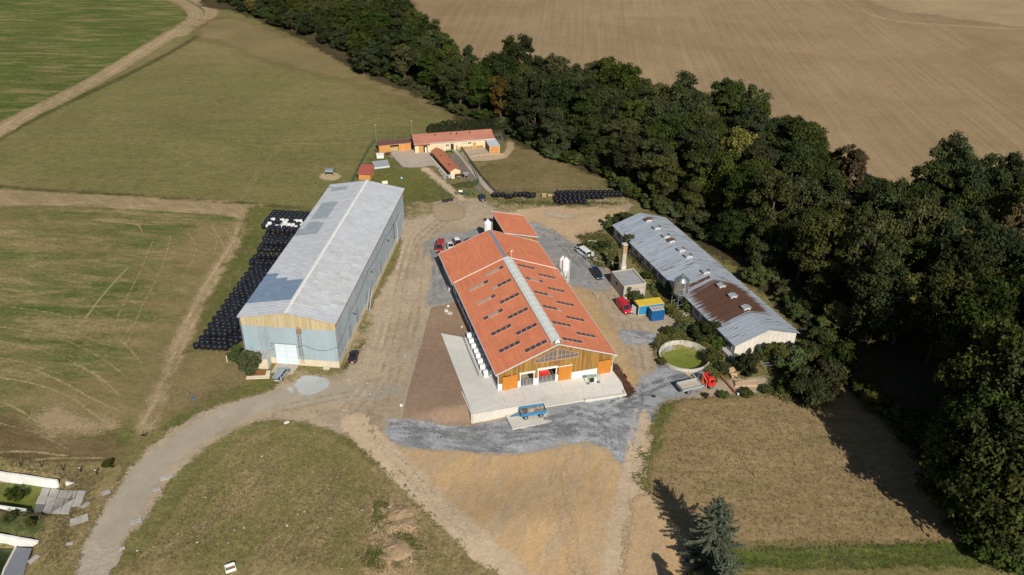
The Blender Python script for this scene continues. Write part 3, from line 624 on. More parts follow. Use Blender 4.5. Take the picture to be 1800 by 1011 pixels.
def lean_hut():
    H = thing('pump_hut', 'small cream plastered hut with striped metal lean-to roof against the hangar corner', 'hut', (-51.72, 133.71, 0), -R(3.4))
    w_, L_, hf, hb = 3.38, 2.45, 2.75, 3.15
    MB().add([(.15, .15, 0), (w_-.15, .15, 0), (w_-.15, L_, 0), (.15, L_, 0), (.15, .15, hf-.12), (w_-.15, .15, hf-.12), (w_-.15, L_, hb-.12), (.15, L_, hb-.12)], [(0, 1, 5, 4), (1, 2, 6, 5), (2, 3, 7, 6), (3, 0, 4, 7), (4, 5, 6, 7)]).build('wall', m_plaster, H)
    m = paint('old_zinc_sheet', (.44, .45, .46), .55, .3, var=.1, dirt=(.25, .16, .1), dirtamt=.5, scale=2)
    for k in range(5):
        x0 = -.05+k*.7; MB().slab([(x0, -.1, hf), (x0+.66, -.1, hf), (x0+.66, L_, hb), (x0, L_, hb)], .04).build('roof_panel', m, H)
    g = MB()
    for k in range(1, 5): g.bar((-.07+k*.7, -.1, hf+.03), (-.07+k*.7, L_, hb+.03), .05, .05)
    g.build('roof_seam', m_rustm, H)
    f = MB().box(1.0, .1, 1.75, 1.65, .15, 2.1).build('window', m_dark, H)
    MB().box(.94, .08, 1.68, 1.71, .098, 1.745).build('sill', m_white, f)
    MB().lathe([(.0, 0), (.33, 0), (.33, .25), (0, .25)], 12, Matrix.Translation((.55, .05, .8)) @ Matrix.Rotation(R(90), 4, 'X')).build('fan', m_rustm, H)
    d = MB().box(w_-.15, .7, .1, w_-.09, 1.6, 2.2).build('door', paint('grey_door', (.4, .42, .46), .6), H)
    MB().box(w_-.089, 1.45, 1.1, w_-.06, 1.52, 1.2).build('handle', m_black, d)
lean_hut()

# ---- new cattle barn
m_tile = None
def tile_mat(name, rgb, rz, var=.06, pitch=.3, dirtamt=.25):
    s = N(name, .75, 0, .3); v = s.pos(rz)
    n1 = s.noise(v, .25, 5); n2 = s.noise(v, 2.5, 4); col = s.mix(s.ramp(n1, .35, .65), tuple(c*(1-var) for c in rgb), tuple(c*(1+var) for c in rgb))
    col = s.mix(s.ramp(n2, .5, .75, 0, dirtamt), col, tuple(c*.75 for c in rgb))
    col = s.scale(col, s.ramp(s.attr('tint'), 0, 1, .93, 1.07)); col = s.scale(col, s.ramp(s.noise(s.pos(rz, (.12, 1, 1)), 3.0, 3, .7), .35, .65, .93, 1.06)); col = s.mix(s.ramp(s.noise(s.pos(rz, (.3, 1, 1)), .35, 6, .7), .5, .75, 0, .16), col, (.42, .2, .13))
    wv = s.n('ShaderNodeTexWave'); wv.bands_direction = 'Y'; wv.inputs['Scale'].default_value = math.pi*2/20/pitch; s.l(v, wv.inputs['Vector'])
    wv2 = s.n('ShaderNodeTexWave'); wv2.bands_direction = 'Y'; wv2.inputs['Scale'].default_value = math.pi*2/20/(pitch*4.0); s.l(v, wv2.inputs['Vector'])
    s.bump(wv.outputs['Fac'], .5, .05); s.color(col); return s.m
def tiled_slope(g, P00, P10, P01, P11, course=.4, mi=0):
    """stepped tile courses from eave edge P00-P10 up to ridge edge P01-P11"""
    P00, P10, P01, P11 = map(Vector, (P00, P10, P01, P11)); L = ((P01-P00).length); n = max(2, int(L/course))
    for k in range(n):
        a = k/n; b = (k+1)/n+.01; up = Vector((0, 0, .045)); dn = Vector((0, 0, .0))
        nseg = 8
        for j in range(nseg):
            u0 = j/nseg; u1 = (j+1)/nseg
            e0 = P00.lerp(P01, a); e1 = P10.lerp(P11, a); r0 = P00.lerp(P01, b); r1 = P10.lerp(P11, b)
            A = e0.lerp(e1, u0)+up; B = e0.lerp(e1, u1)+up; Cc = r0.lerp(r1, u1)+dn; D = r0.lerp(r1, u0)+dn
            t = random.random()
            g.add([A, B, Cc, D, A-Vector((0, 0, .06)), B-Vector((0, 0, .06))], [(0, 1, 2, 3), (4, 5, 1, 0)], mi, t)
def barn():
    az = -16.9; O = (-2.72, 127.29, 0)
    H = thing('cattle_barn', 'large new barn with bright orange tiled roof, timber gable and glazed ridge', 'barn', O, -R(az))
    Mw = Matrix.Translation(O) @ Matrix.Rotation(-R(az), 4, 'Z')
    Wd, L, hl, hr, hR = 24.86, 36.19, 4.44, 9.44, 4.64
    LB = 15.3; ov = .55
    tm = tile_mat('orange_roof_tiles', (.64, .215, .11), -R(16.9)*-1 if False else R(-16.9))
    g = MB(); mid = Wd/2; r = 1.05   # half width of ridge light
    def zl(x): return hl+(hr-hl)*x/mid
    def zr(x): return hR+(hr-hR)*(Wd-x)/mid
    tiled_slope(g, (0, L, hl), (0, 0, hl), (mid-r, L, zl(mid-r)), (mid-r, 0, zl(mid-r)))
    tiled_slope(g, (Wd, 0, hR), (Wd, L, hR), (mid+r, 0, zr(mid+r)), (mid+r, L, zr(mid+r)))
    g.build('roof', tm, H)
    MB().add([(0, 0, hl-.16), (mid, 0, hr-.2), (Wd, 0, hR-.16), (0, L, hl-.16), (mid, L, hr-.2), (Wd, L, hR-.16), (0, 0, hl-.02), (mid, 0, hr-.06), (Wd, 0, hR-.02), (0, L, hl-.02), (mid, L, hr-.06), (Wd, L, hR-.02)],
        [(0, 1, 4, 3), (1, 2, 5, 4), (6, 9, 10, 7), (7, 10, 11, 8), (0, 3, 9, 6), (2, 8, 11, 5), (0, 6, 7, 1), (1, 7, 8, 2), (3, 4, 10, 9), (4, 5, 11, 10)]).build('roof_deck', paint('roof_underside', (.35, .27, .18), .8), H)
    # rear section, slightly lower
    g = MB(); d = -.45; y0, y1 = L-.05, L+LB
    xl, xr = -.25, Wd+.1
    tiled_slope(g, (xl, y1, hl-.4), (xl, y0, hl-.4), (mid-.35, y1, hr+d-.1), (mid-.35, y0, hr+d-.1))
    tiled_slope(g, (xr, y0, hR-.5), (xr, y1, hR-.5), (mid+.35, y0, hr+d-.1), (mid+.35, y1, hr+d-.1))
    g.build('rear_roof', tm, H)
    MB().add([(xl, y0, hl-.6), (mid, y0, hr+d-.25), (xr, y0, hR-.7), (xl, y1, hl-.6), (mid, y1, hr+d-.25), (xr, y1, hR-.7), (xl, y0, hl-.43), (mid, y0, hr+d-.1), (xr, y0, hR-.53), (xl, y1, hl-.43), (mid, y1, hr+d-.1), (xr, y1, hR-.53)],
        [(0, 1, 4, 3), (1, 2, 5, 4), (6, 9, 10, 7), (7, 10, 11, 8), (0, 3, 9, 6), (2, 8, 11, 5), (0, 6, 7, 1), (1, 7, 8, 2), (3, 4, 10, 9), (4, 5, 11, 10)]).build('rear_roof_deck', MATS['roof_underside'], H)
    MB().add([(mid-.42, y0+.3, hr+d-.1), (mid, y0+.3, hr+d+.02), (mid+.42, y0+.3, hr+d-.1), (mid-.42, y1, hr+d-.1), (mid, y1, hr+d+.02), (mid+.42, y1, hr+d-.1)], [(0, 1, 4, 3), (1, 2, 5, 4), (0, 2, 1), (3, 4, 5)]).build('ridge_cap', paint('blue_grey_ridge', (.25, .30, .36), .5, .2), H)
    trim = m_white; mg = paint('gutter_metal', (.62, .63, .64), .45, .2, var=.04)
    def gtrim(yy, zo, xa, xb, hA, hB, nm, m):
        g = MB(); g.bar((xa-.03, yy, hA+zo), (mid, yy, hr+zo+(0 if yy < 1 or yy < L+1 else d)), .09, .22); g.bar((mid, yy, hr+zo+(0 if yy < 1 or yy < L+1 else d)), (xb+.03, yy, hB+zo), .09, .22); g.build(nm, m, H)
    gtrim(-.05, -.02, 0, Wd, hl, hR, 'verge_trim', mg)
    gtrim(L+.05, .02, 0, Wd, hl, hR, 'verge_trim', trim)
    gtrim(y1+.05, -.05, xl, xr, hl-.4, hR-.5, 'verge_trim', trim)
    for xa, ya, yb, h in ((-.08, 0, L, hl-.08), (Wd+.08, 0, L, hR-.08), (xl-.08, L+.1, y1, hl-.48), (xr+.08, L+.1, y1, hR-.58)):
        MB().bar((xa, ya, h), (xa, yb, h), .16, .12).build('gutter', mg, H)
    for xa, xb, h in ((-.08, ov, hl), (Wd+.08, Wd-ov, hR)):
        MB().tube([(xa, -.0, h-.1), (xb+(.0), ov-.15, h-.7), (xb, ov-.15, .2)], .07, 6).build('downpipe', m_white, H)
    # ridge light
    glz = N('ridge_glazing', .35, 0, .5); glz.color(glz.mix(glz.noise(glz.pos(), 1.2, 4), (.60, .64, .59), (.70, .73, .68))); glz = glz.m
    rl = MB(); ya, yb = 1.0, L-.6; hz = zl(mid-r); npan = 17
    frame = MB().box(mid-r-.06, ya, hz-.02, mid-r+.06, yb, hz+.34).box(mid+r-.06, ya, hz-.02, mid+r+.06, yb, hz+.34).build('ridge_light_kerb', mg, H)
    prof = [(mid-r-.02, hz+.36), (mid-r*.6, hr+.28), (mid, hr+.46), (mid+r*.6, hr+.28), (mid+r+.02, hz+.36)]
    for k in range(npan):
        a = ya+(yb-ya)*k/npan; b = ya+(yb-ya)*(k+1)/npan-.05; vs = []
        for (x, z) in prof: vs += [(x, a, z), (x, b, z)]
        vs2 = [(x, y, z-.05) for x, y, z in vs]
        p = MB().add(vs+vs2, [(2*i, 2*i+2, 2*i+3, 2*i+1) for i in range(4)]+[(10+2*i+1, 10+2*i+3, 10+2*i+2, 10+2*i) for i in range(4)]+[(2*i, 2*i+10, 2*i+12, 2*i+2) for i in range(4)])
        p.build('ridge_pane', glz, H)
    g = MB()
    for k in range(npan+1):
        y = ya+(yb-ya)*k/npan-.04
        g.tube([(x, y, z+.02) for x, z in prof], .02, 4)
    g.build('ridge_bar', m_white, H)
    MB().box(mid-.45, ya-.35, hr-.3, mid+.45, ya-.03, hr+.25).lathe([(0, 0), (.3, 0), (.3, .6), (0, .6)], 8, Matrix.Translation((mid, ya-.2, hr))).build('ridge_end', m_white, H)
    MB().tube([(mid+1.3, L+.6, hr-1), (mid+1.3, L+.6, hr+1.1)], .04, 5).lathe([(0, 0), (.2, .05), (.22, .25), (0, .4)], 8, Matrix.Translation((mid+1.3, L+.6, hr+.9))).tube([(mid+1.3, L+.6, hr+1.1), (mid+1.6, L+.3, hr+1.5)], .05, 4).build('weather_station', m_white, H)
    # roof windows
    mpn = glass('roof_pane', (.055, .045, .05), .25); mpl = paint('painted_reflection_pane', (.42, .33, .27), .3); mrf = paint('pane_frame', (.50, .30, .22), .5)  # pale panes: a reflection painted into the pane colour
    zz2 = lambda x, y: (740+x/3.889, 340+y/3.889)
    zz3 = lambda x, y: (740+x/3.888, 540+y/3.888)
    strips = [(zz2(*a), zz2(*b), s, lt) for a, b, s, lt in [
        ((445, 558), (563, 506), 0, (1, 1, 1, 0)), ((492, 650), (615, 593), 0, (1, 0, 0, 0)), ((542, 750), (668, 690), 0, (0, 0, 0, 0)), ((597, 853), (729, 790), 0, (0, 0, 0, 0)), ((653, 962), (790, 898), 0, (0, 0, 0, 0)),
        ((337, 660), (458, 603), 0, (1, 1, 1, 0)), ((387, 757), (507, 700), 0, (1, 1, 1, 0)), ((430, 860), (558, 798), 0, (0, 1, 1, 0)), ((483, 968), (614, 903), 0, (0, 0, 0, 0)),
        ((665, 490), (775, 518), 1, (0, 0, 0, 0)), ((718, 580), (835, 608), 1, (0, 1, 1, 0)), ((777, 675), (895, 702), 1, (0, 0, 0, 1)), ((835, 772), (958, 800), 1, (0, 0, 0, 1)), ((900, 880), (1025, 910), 1, (0, 0, 0, 0)),
        ((808, 556), (918, 582), 1, (0, 0, 0, 0)), ((868, 648), (980, 674), 1, (0, 0, 0, 0)), ((930, 743), (1045, 770), 1, (0, 0, 0, 0)), ((995, 845), (1115, 873), 1, (0, 0, 0, 0))]]
    strips += [(zz3(713, 302), zz3(857, 235), 0, (0, 0, 0, 0)), (zz3(535, 306), zz3(673, 240), 0, (0, 0, 0, 0)), (zz3(970, 215), zz3(1100, 243), 1, (0, 0, 0, 0)), (zz3(1065, 178), zz3(1190, 205), 1, (0, 0, 0, 0))]
    Mi = Mw.inverted(); co = Mi @ Vector((0, 0, CAMZ))
    def onroof(p, side):
        d_ = Mi.to_3x3() @ Vector(ray(*p))
        # plane z = h + k*x'
        if side == 0: k = (hr-hl)/mid; t = (hl+k*co.x-co.z)/(d_.z-k*d_.x)
        else: k = -(hr-hR)/mid; t = (hR-k*Wd+k*co.x-co.z)/(d_.z-k*d_.x)
        return co+d_*t
    for a, b, side, lt in strips:
        A = onroof(a, side); B = onroof(b, side); ym = (A.y+B.y)/2; x0, x1 = sorted((A.x, B.x)); zf = zl if side == 0 else zr
        x0 -= .1; x1 += .1
        F = MB(); hw = .48
        def rb(g, xa, xb, ya_, yb_, dz, th, mi=0):
            P = [(xa, ya_, zf(xa)+dz), (xb, ya_, zf(xb)+dz), (xb, yb_, zf(xb)+dz), (xa, yb_, zf(xa)+dz)]; g.slab(P, th, mi)
        rb(F, x0-.06, x1+.06, ym-hw-.07, ym+hw+.07, .10, .12)
        f = F.build('roof_window', mrf, H); n = 4; wdt = (x1-x0)/n
        for k in range(n):
            q = MB(); rb(q, x0+k*wdt+.07, x0+(k+1)*wdt-.07, ym-hw, ym+hw, .125, .03)
            kk = k if side == 0 else k
            q.build('pane', mpl if lt[kk] else mpn, f)
    # ---- front gable
    yw = ov; wx0, wx1 = ov, Wd-ov
    mpk = paint('larch_planks', (.30, .165, .04), .7, var=.25, dirt=(.17, .085, .02), dirtamt=.5, scale=2.0, tint=.28, stretch=(1, 1, .15))
    z3 = lambda x, y: (740+x/3.888, 540+y/3.888)
    def onwall(p):
        d_ = Mi.to_3x3() @ Vector(ray(*p)); t = (yw-co.y)/d_.y; q = co+d_*t; return q.x, q.z
    top = lambda x: (zl(x) if x < mid else zr(x))-.2
    # openings as (x0,x1,z1) from the photograph
    opL = [onwall(z3(552, 470))[0], onwall(z3(662, 455))[0]]
    dA = (onwall(z3(555, 520))[0], onwall(z3(660, 520))[0], onwall(z3(600, 468))[1])
    gA = (onwall(z3(680, 500))[0], onwall(z3(768, 500))[0], onwall(z3(725, 450))[1])
    gB = (onwall(z3(803, 470))[0], onwall(z3(920, 450))[0], onwall(z3(860, 418))[1])
    dB = (onwall(z3(937, 450))[0], onwall(z3(1027, 450))[0], onwall(z3(980, 402))[1])
    dC = (onwall(z3(1205, 410))[0], onwall(z3(1298, 400))[0], onwall(z3(1250, 362))[1])
    zb = 1.75  # top of the white base wall
    win = [onwall(z3(*q)) for q in ((782, 382), (785, 350), (940, 280), (1075, 308), (1075, 338))]
    wb = (win[0][1]+win[4][1])/2; wl, wr = win[0][0], win[4][0]
    hw0 = wb+.9; hw2 = win[2][1]; ha = hw0+.0
    def wtop(x):
        xm = (wl+wr)/2; return hw0+(hw2-hw0)*(1-abs(x-xm)/((wr-wl)/2))
    gp = MB(); x = wx0; ops = [gA, gB]
    while x < wx1-.02:
        wd = min(.24, wx1-x); c = x+wd/2; zlo = zb; segs = []
        for o in (gA, gB, dA, dB, dC):
            if o[0] < c < o[1]: zlo = o[2]+.02
        zt_ = top(c)
        if wl < c < wr: segs = [(zlo, wb-.06), (wtop(c)+.1, zt_)]
        else: segs = [(zlo, zt_)]
        for a, b in segs:
            if b > a+.05: gp.box(x, yw+random.uniform(-.02, .01), a, x+wd-.015, yw+.1, b, 0, random.random())
        x += wd
    tag(gp.build('gable_planks', mpk, H), None, None, None, 'stuff')
    # white base wall pieces
    edges = [(wx0, dA[0]), (dA[1], gA[0]-.1), (gA[1]+.1, gB[0]-.1), (gB[1]+.1, dB[0]), (dB[1], dC[0]), (dC[1], wx1)]
    mwb = paint('white_render', (.76, .75, .73), .8, var=.03, dirt=(.6, .57, .52), dirtamt=.3, scale=.8)
    for a, b in edges:
        if b-a > .05: MB().box(a, yw-.04, 0, b, yw+.2, zb-.003).build('base_wall', mwb, H)
    # triangular window
    n = 10; fr = paint('window_timber', (.45, .29, .19), .6, var=.08)
    wf = MB(); wf.bar((wl-.1, yw-.03, wb), (wr+.1, yw-.03, wb), .16, .12); xm = (wl+wr)/2
    for k in range(n+1):
        xx = wl+(wr-wl)*k/n; wf.box(xx-.045, yw-.06, wb, xx+.045, yw+.06, wtop(xx))
    wf.box(xm-.22, yw-.08, wb, xm-.13, yw+.05, wtop(xm)).box(xm+.13, yw-.08, wb, xm+.22, yw+.05, wtop(xm))
    zmid = wb+.95; wf.bar((wl, yw-.04, hw0), (xm, yw-.04, hw2), .1, .09); wf.bar((xm, yw-.04, hw2), (wr, yw-.04, hw0), .1, .09); wf.box(wl+.02, yw-.045, zmid-.04, wr-.02, yw+.04, zmid+.04)
    wo_ = wf.build('gable_window', fr, H)
    mgp = glass('gable_pane', (.10, .085, .085), .2)
    for k in range(n):
        xa = wl+(wr-wl)*k/n+.05; xb = wl+(wr-wl)*(k+1)/n-.05
        lo = min(wtop(xa), wtop(xb)); 
        MB().box(xa, yw+.0, wb+.06, xb, yw+.03, min(zmid-.04, lo-.03)).build('pane', mgp, wo_)
        if min(wtop(xa), wtop(xb))-zmid > .15: 
            MB().add([(xa, yw+.0, zmid+.05), (xb, yw+.0, zmid+.05), (xb, yw+.0, wtop(xb)-.07), (xa, yw+.0, wtop(xa)-.07), (xa, yw+.03, zmid+.05), (xb, yw+.03, zmid+.05), (xb, yw+.03, wtop(xb)-.07), (xa, yw+.03, wtop(xa)-.07)], [(0, 1, 2, 3), (7, 6, 5, 4), (3, 2, 6, 7), (0, 4, 5, 1)]).build('pane', mgp, wo_)
    # timber doors
    mdr = paint('orange_larch_door', (.52, .20, .028), .55, var=.12, dirt=(.4, .14, .02), dirtamt=.4, scale=1.2, stretch=(1, 1, .2), orand=.05)
    def door(x0, x1, z0, z1, y):
        d_ = MB().box(x0, y, z0, x1, y+.08, z1).build('sliding_door', mdr, H); nb = int((x1-x0)/.3)
        q = MB()
        for k in range(1, nb): q.box(x0+(x1-x0)*k/nb-.012, y-.006, z0+.05, x0+(x1-x0)*k/nb+.012, y-.001, z1-.05)
        q.build('board_joint', paint('joint_dark', (.25, .09, .015)), d_)
        return d_
    xm_ = (dA[0]+dA[1])/2
    door(dA[0], xm_, .05, dA[2], yw-.32); door(xm_+.02, dA[1], .12, dA[2]-.0, yw-.16)
    door(dB[0], dB[1], .1, dB[2], yw-.2); door(dC[0], dC[1], .1, dC[2], yw-.2)
    MB().box(gB[0]-.3, yw-.18, dB[2]+.02, dB[1]+.1, yw-.06, dB[2]+.14).build('door_rail', m_white, H)
    # gate openings: frame, roller box, barred gates
    for o in (gA, gB):
        f = MB().box(o[0]-.16, yw-.1, 0, o[0], yw+.15, o[2]).box(o[1], yw-.1, 0, o[1]+.16, yw+.15, o[2]).box(o[0]-.3, yw-.22, o[2], o[1]+.3, yw+.12, o[2]+.3).build('roller_frame', m_white, H)
        w2 = (o[1]-o[0])/2
        for k in range(2):
            xa = o[0]+k*w2+.05; xb = xa+w2-.1; g = MB()
            for z in (.35, .6, .85, 1.1, 1.35, 1.6, 1.9): g.tube([(xa, yw+.05, z), (xb, yw+.05, z)], .045, 5)
            for xx in (xa, (xa+xb)/2, xb): g.tube([(xx, yw+.05, .15), (xx, yw+.05, 1.95)], .05, 5)
            g.build('barred_gate', m_steel, H)
    # walls, side posts and curtain, interior floor
    MB().box(wx0+.02, yw+.3, 0, wx1-.02, L+LB-ov, .06).build('barn_floor', paint('barn_floor_c', (.3, .27, .22), .9), H)
    MB().box(wx1-.12, yw+.2, 0, wx1, L+LB-ov, 4.1).build('wall', mwb, H)
    MB().box(wx0, L+LB-ov-.12, 0, wx1-.122, L+LB-ov, 3.6).build('wall', mwb, H)
    MB().box(wx0, L, 0, wx0+.12, L+LB-ov-.122, 3.7).build('wall', paint('grey_panel', (.36, .40, .44), .7), H)
    MB().box(wx0, yw+.2, 0, wx0+.12, L-.01, .95).build('side_wall', mwb, H)
    MB().box(wx0+.15, yw+.5, 2.0, wx0+.18, L-.2, 3.7).build('curtain', paint('green_grey_curtain', (.16, .2, .21), .7), H)
    for y in np.arange(yw+.3, L, 3.6):
        MB().box(wx0-.02, y, .95, wx0+.14, y+.18, 4.3).build('post', paint('blue_grey_post', (.4, .46, .52), .6), H)
    g = MB()
    for z in (2.0, 2.9): g.box(wx0-.05, yw+.2, z, wx0-.02, L, z+.08)
    g.build('side_rail', paint('blue_grey_post', (.4, .46, .52)), H)
    for y in (8, 16, 24): MB().tube([(wx0-.1, y, .3), (wx0-.1, y, 4.1)], .05, 5).build('downpipe', m_steel, H)
    # red feeding machine inside, seen through the gate
    t_ = Mw @ Vector(((gB[0]+gB[1])/2+.0, yw+2.4, .06))
    F = thing('feed_pusher', 'red machine standing inside the middle gateway of the orange-roofed barn', 'machine', t_, -R(az))
    MB().loft([[(x, y, z) for x, y in ((-1.1*s, -.7*s), (1.1*s, -.7*s), (1.1*s, .7*s), (-1.1*s, .7*s))] for s, z in ((1, .25), (1, 1.2), (.8, 1.7), (.5, 2.0))]).build('hood', paint('red_machine', (.55, .03, .02), .4), F)
    for sx in (-.8, .8): MB().lathe([(0, -.12), (.35, -.12), (.35, .12), (0, .12)], 12, Matrix.Translation((sx, -.75, .35)) @ Matrix.Rotation(R(90), 4, 'X')).build('wheel', m_black, F)
    return Mw, H
BM, BARN = barn()

def rear_shed():
    az = -16.86; O = (-2.08, 184.5, 0)
    H = thing('open_shed', 'orange roofed single pitch timber shed directly behind the big barn', 'shed', O, -R(az))
    w_, L_, hl, hr = 8.9, 13.05, 6.0, 3.7
    g = MB(); tiled_slope(g, (w_, 0, hr), (w_, L_, hr), (0, 0, hl), (0, L_, hl)); g.build('roof', tile_mat('shed_roof_tiles', (.64, .215, .11), R(-16.9)), H)
    MB().add([(0, 0, hl-.02), (w_, 0, hr-.02), (w_, L_, hr-.02), (0, L_, hl-.02), (0, 0, hl-.2), (w_, 0, hr-.2), (w_, L_, hr-.2), (0, L_, hl-.2)], [(0, 1, 2, 3), (7, 6, 5, 4), (0, 4, 5, 1), (1, 5, 6, 2), (2, 6, 7, 3), (3, 7, 4, 0)]).build('roof_deck', MATS['roof_underside'], H)
    t = MATS['gutter_metal']
    g = MB(); g.bar((-.06, 0, hl), (-.06, L_, hl), .12, .26); g.bar((0, -.05, hl), (w_, -.05, hr), .1, .24); g.bar((0, L_+.05, hl), (w_, L_+.05, hr), .1, .24); g.bar((w_+.07, 0, hr-.05), (w_+.07, L_, hr-.05), .14, .12); g.build('edge_trim', t, H)
    m = MATS['larch_planks']; z = lambda x: hl+(hr-hl)*x/w_-.22
    for y in (.45, L_-.55):
        g = MB(); x = .4
        while x < w_-.4: g.box(x, y+random.uniform(-.01, .01), .3, x+.285, y+.1, z(x+.15), 0, random.random()); x += .3
        tag(g.build('planks', m, H), None, None, None, 'stuff')
    g = MB(); y = .6
    while y < L_-.7: g.box(w_-.5, y, .3, w_-.4, y+.285, z(w_-.4), 0, random.random()); y += .3
    tag(g.build('planks', m, H), None, None, None, 'stuff')
    for y in (.6, 4.6, 8.6, L_-.8): MB().box(.35, y, 0, .55, y+.2, z(.45)).build('post', paint('timber_post', (.2, .13, .07)), H)
    MB().box(.3, .4, 0, w_-.3, L_-.4, .3).build('floor_slab', m_conc, H)
rear_shed()

# ---- concrete platform with retaining walls
def platform():
    P = thing('concrete_yard', 'pale concrete platform wrapping the front and left side of the orange barn', 'platform', (0, 0, 0))
    m = soil('poured_concrete', (.58, .565, .52), (.65, .635, .595), (.50, .46, .40), patch=.12, mid=.6, fine=2, c3amt=.35, c3sc=.25, contrast=.05, bump=.1, edge=False, streak=(R(75), 5, .4, .3))
    A, B = at(830, 730.3, 0), at(953.4, 708.4, 0); jog = at(958, 717.5, 0); r0 = at(1025, 706.5, 0); r1 = at(1100, 695.5, 0); r2 = at(1079, 655, 0)
    tl = at(775, 588, 0); tr = at(826, 581, 0)
    u = (B-A).normalized()
    outer = [tl, at(812, 690, 0), A, B, jog, r0, r1, r2]
    inner_x = [BM @ Vector((.2, y, 0)) for y in (18, 0)]
    # bays along the left side
    L_edge = [tl.lerp(A, t) for t in np.linspace(0, 1, 7)]
    R_edge = [(BM @ Vector((.9, 18.5, 0))).lerp(BM @ Vector((.9, -3.4, 0)), t) for t in np.linspace(0, 1, 7)]
    top = Z0+.05
    def slab(P_, n='bay'):
        c = sum(P_, Vector())/len(P_); Q = [Vector((p.x, p.y, top)) for p in P_]
        Q = [q+(Vector((c.x, c.y, top))-q).normalized()*.018 for q in Q]
        MB().slab(Q, .25).build(n, m, P)
    for k in range(6): slab([L_edge[k], L_edge[k+1], R_edge[k+1], R_edge[k]])
    # front bays
    fr_out = [A, A.lerp(B, .34), A.lerp(B, .68), B, jog.lerp(r0, .0), jog.lerp(r0, .36), r0.lerp(jog, .0), r0.lerp(r1, .5), r1]
    base = BM @ Vector((.9, -3.4, 0))
    far = BM @ Vector((24.6, .8, 0)); fl = BM @ Vector((.9, .8, 0))
    midl = [base.lerp(BM @ Vector((24.9, -3.4, 0)), t) for t in np.linspace(0, 1, 7)]
    bk = [fl.lerp(BM @ Vector((24.7, .8, 0)), t) for t in np.linspace(0, 1, 7)]
    for k in range(6): slab([midl[k], midl[k+1], bk[k+1], bk[k]])
    fo = [A, A.lerp(B, .5), B, jog.lerp(r0, .42), r0, r0.lerp(r1, .5), r1]
    for k in range(6):
        Q = [fo[k], fo[k+1], midl[k+1], midl[k]]
        if k == 2: Q = [B, jog, fo[3], midl[3], midl[2]]
        slab(Q)
    # retaining walls
    mw = paint('retaining_concrete', (.60, .57, .50), .85, var=.05, dirt=(.45, .41, .35), dirtamt=.35, scale=.6)
    def wall(a, b, zt, zb_, th, nseg, nrm):
        for k in range(nseg):
            p = a.lerp(b, k/nseg); q = a.lerp(b, (k+1)/nseg); d = (q-p).normalized(); q2 = q-d*.012
            P4 = [p+nrm*th, q2+nrm*th, q2, p]; P4 = [Vector((v.x, v.y, zt)) for v in P4]
            MB().slab(P4, zt-zb_).build('wall_block', mw, P)
    nrm = Vector((_nd[0], _nd[1], 0))
    wall(A, B, top+.06, -2.6, .22, 8, nrm)
    tlw = at(812, 690, 0); dl = (A-tlw).normalized(); nl = Vector((dl.y, -dl.x, 0)); nl = nl if nl.x < 0 else -nl
    wall(A, tlw, top+.06, -2.6, .2, 4, nl)
    MB().slab([Vector((v.x, v.y, top-.02)) for v in (B, B+nrm*.2, jog+nrm*.0, jog)], 2.2).build('wall_block', mw, P)
    dr = (r1-r0).normalized(); nr = Vector((dr.y, -dr.x, 0))
    wall(r0+dr*.3, r1, top+.35, -.4, .35, 5, nr)
    wall(r1, r1.lerp(r2, .12), top+.35, -.4, .3, 1, Vector((nr.y*-1, nr.x, 0))*-1)
    return P
platform()
TP = thing('trailer_pad', 'low square concrete pad under the blue trailer below the retaining wall', 'slab', (0, 0, 0))
_tp = [at(*p) for p in ((890, 735), (901, 757), (970, 743), (957, 717))]; _z = max(p.z for p in _tp)+.12
MB().slab([Vector((p.x, p.y, _z)) for p in _tp], .5).build('slab', MATS['concrete'], TP)
_e = MB(); 
for a, b in zip(_tp, _tp[1:]+_tp[:1]): _e.bar((a.x, a.y, _z+.02), (b.x, b.y, _z+.02), .18, .06)
_e.build('rim', m_conc, TP)

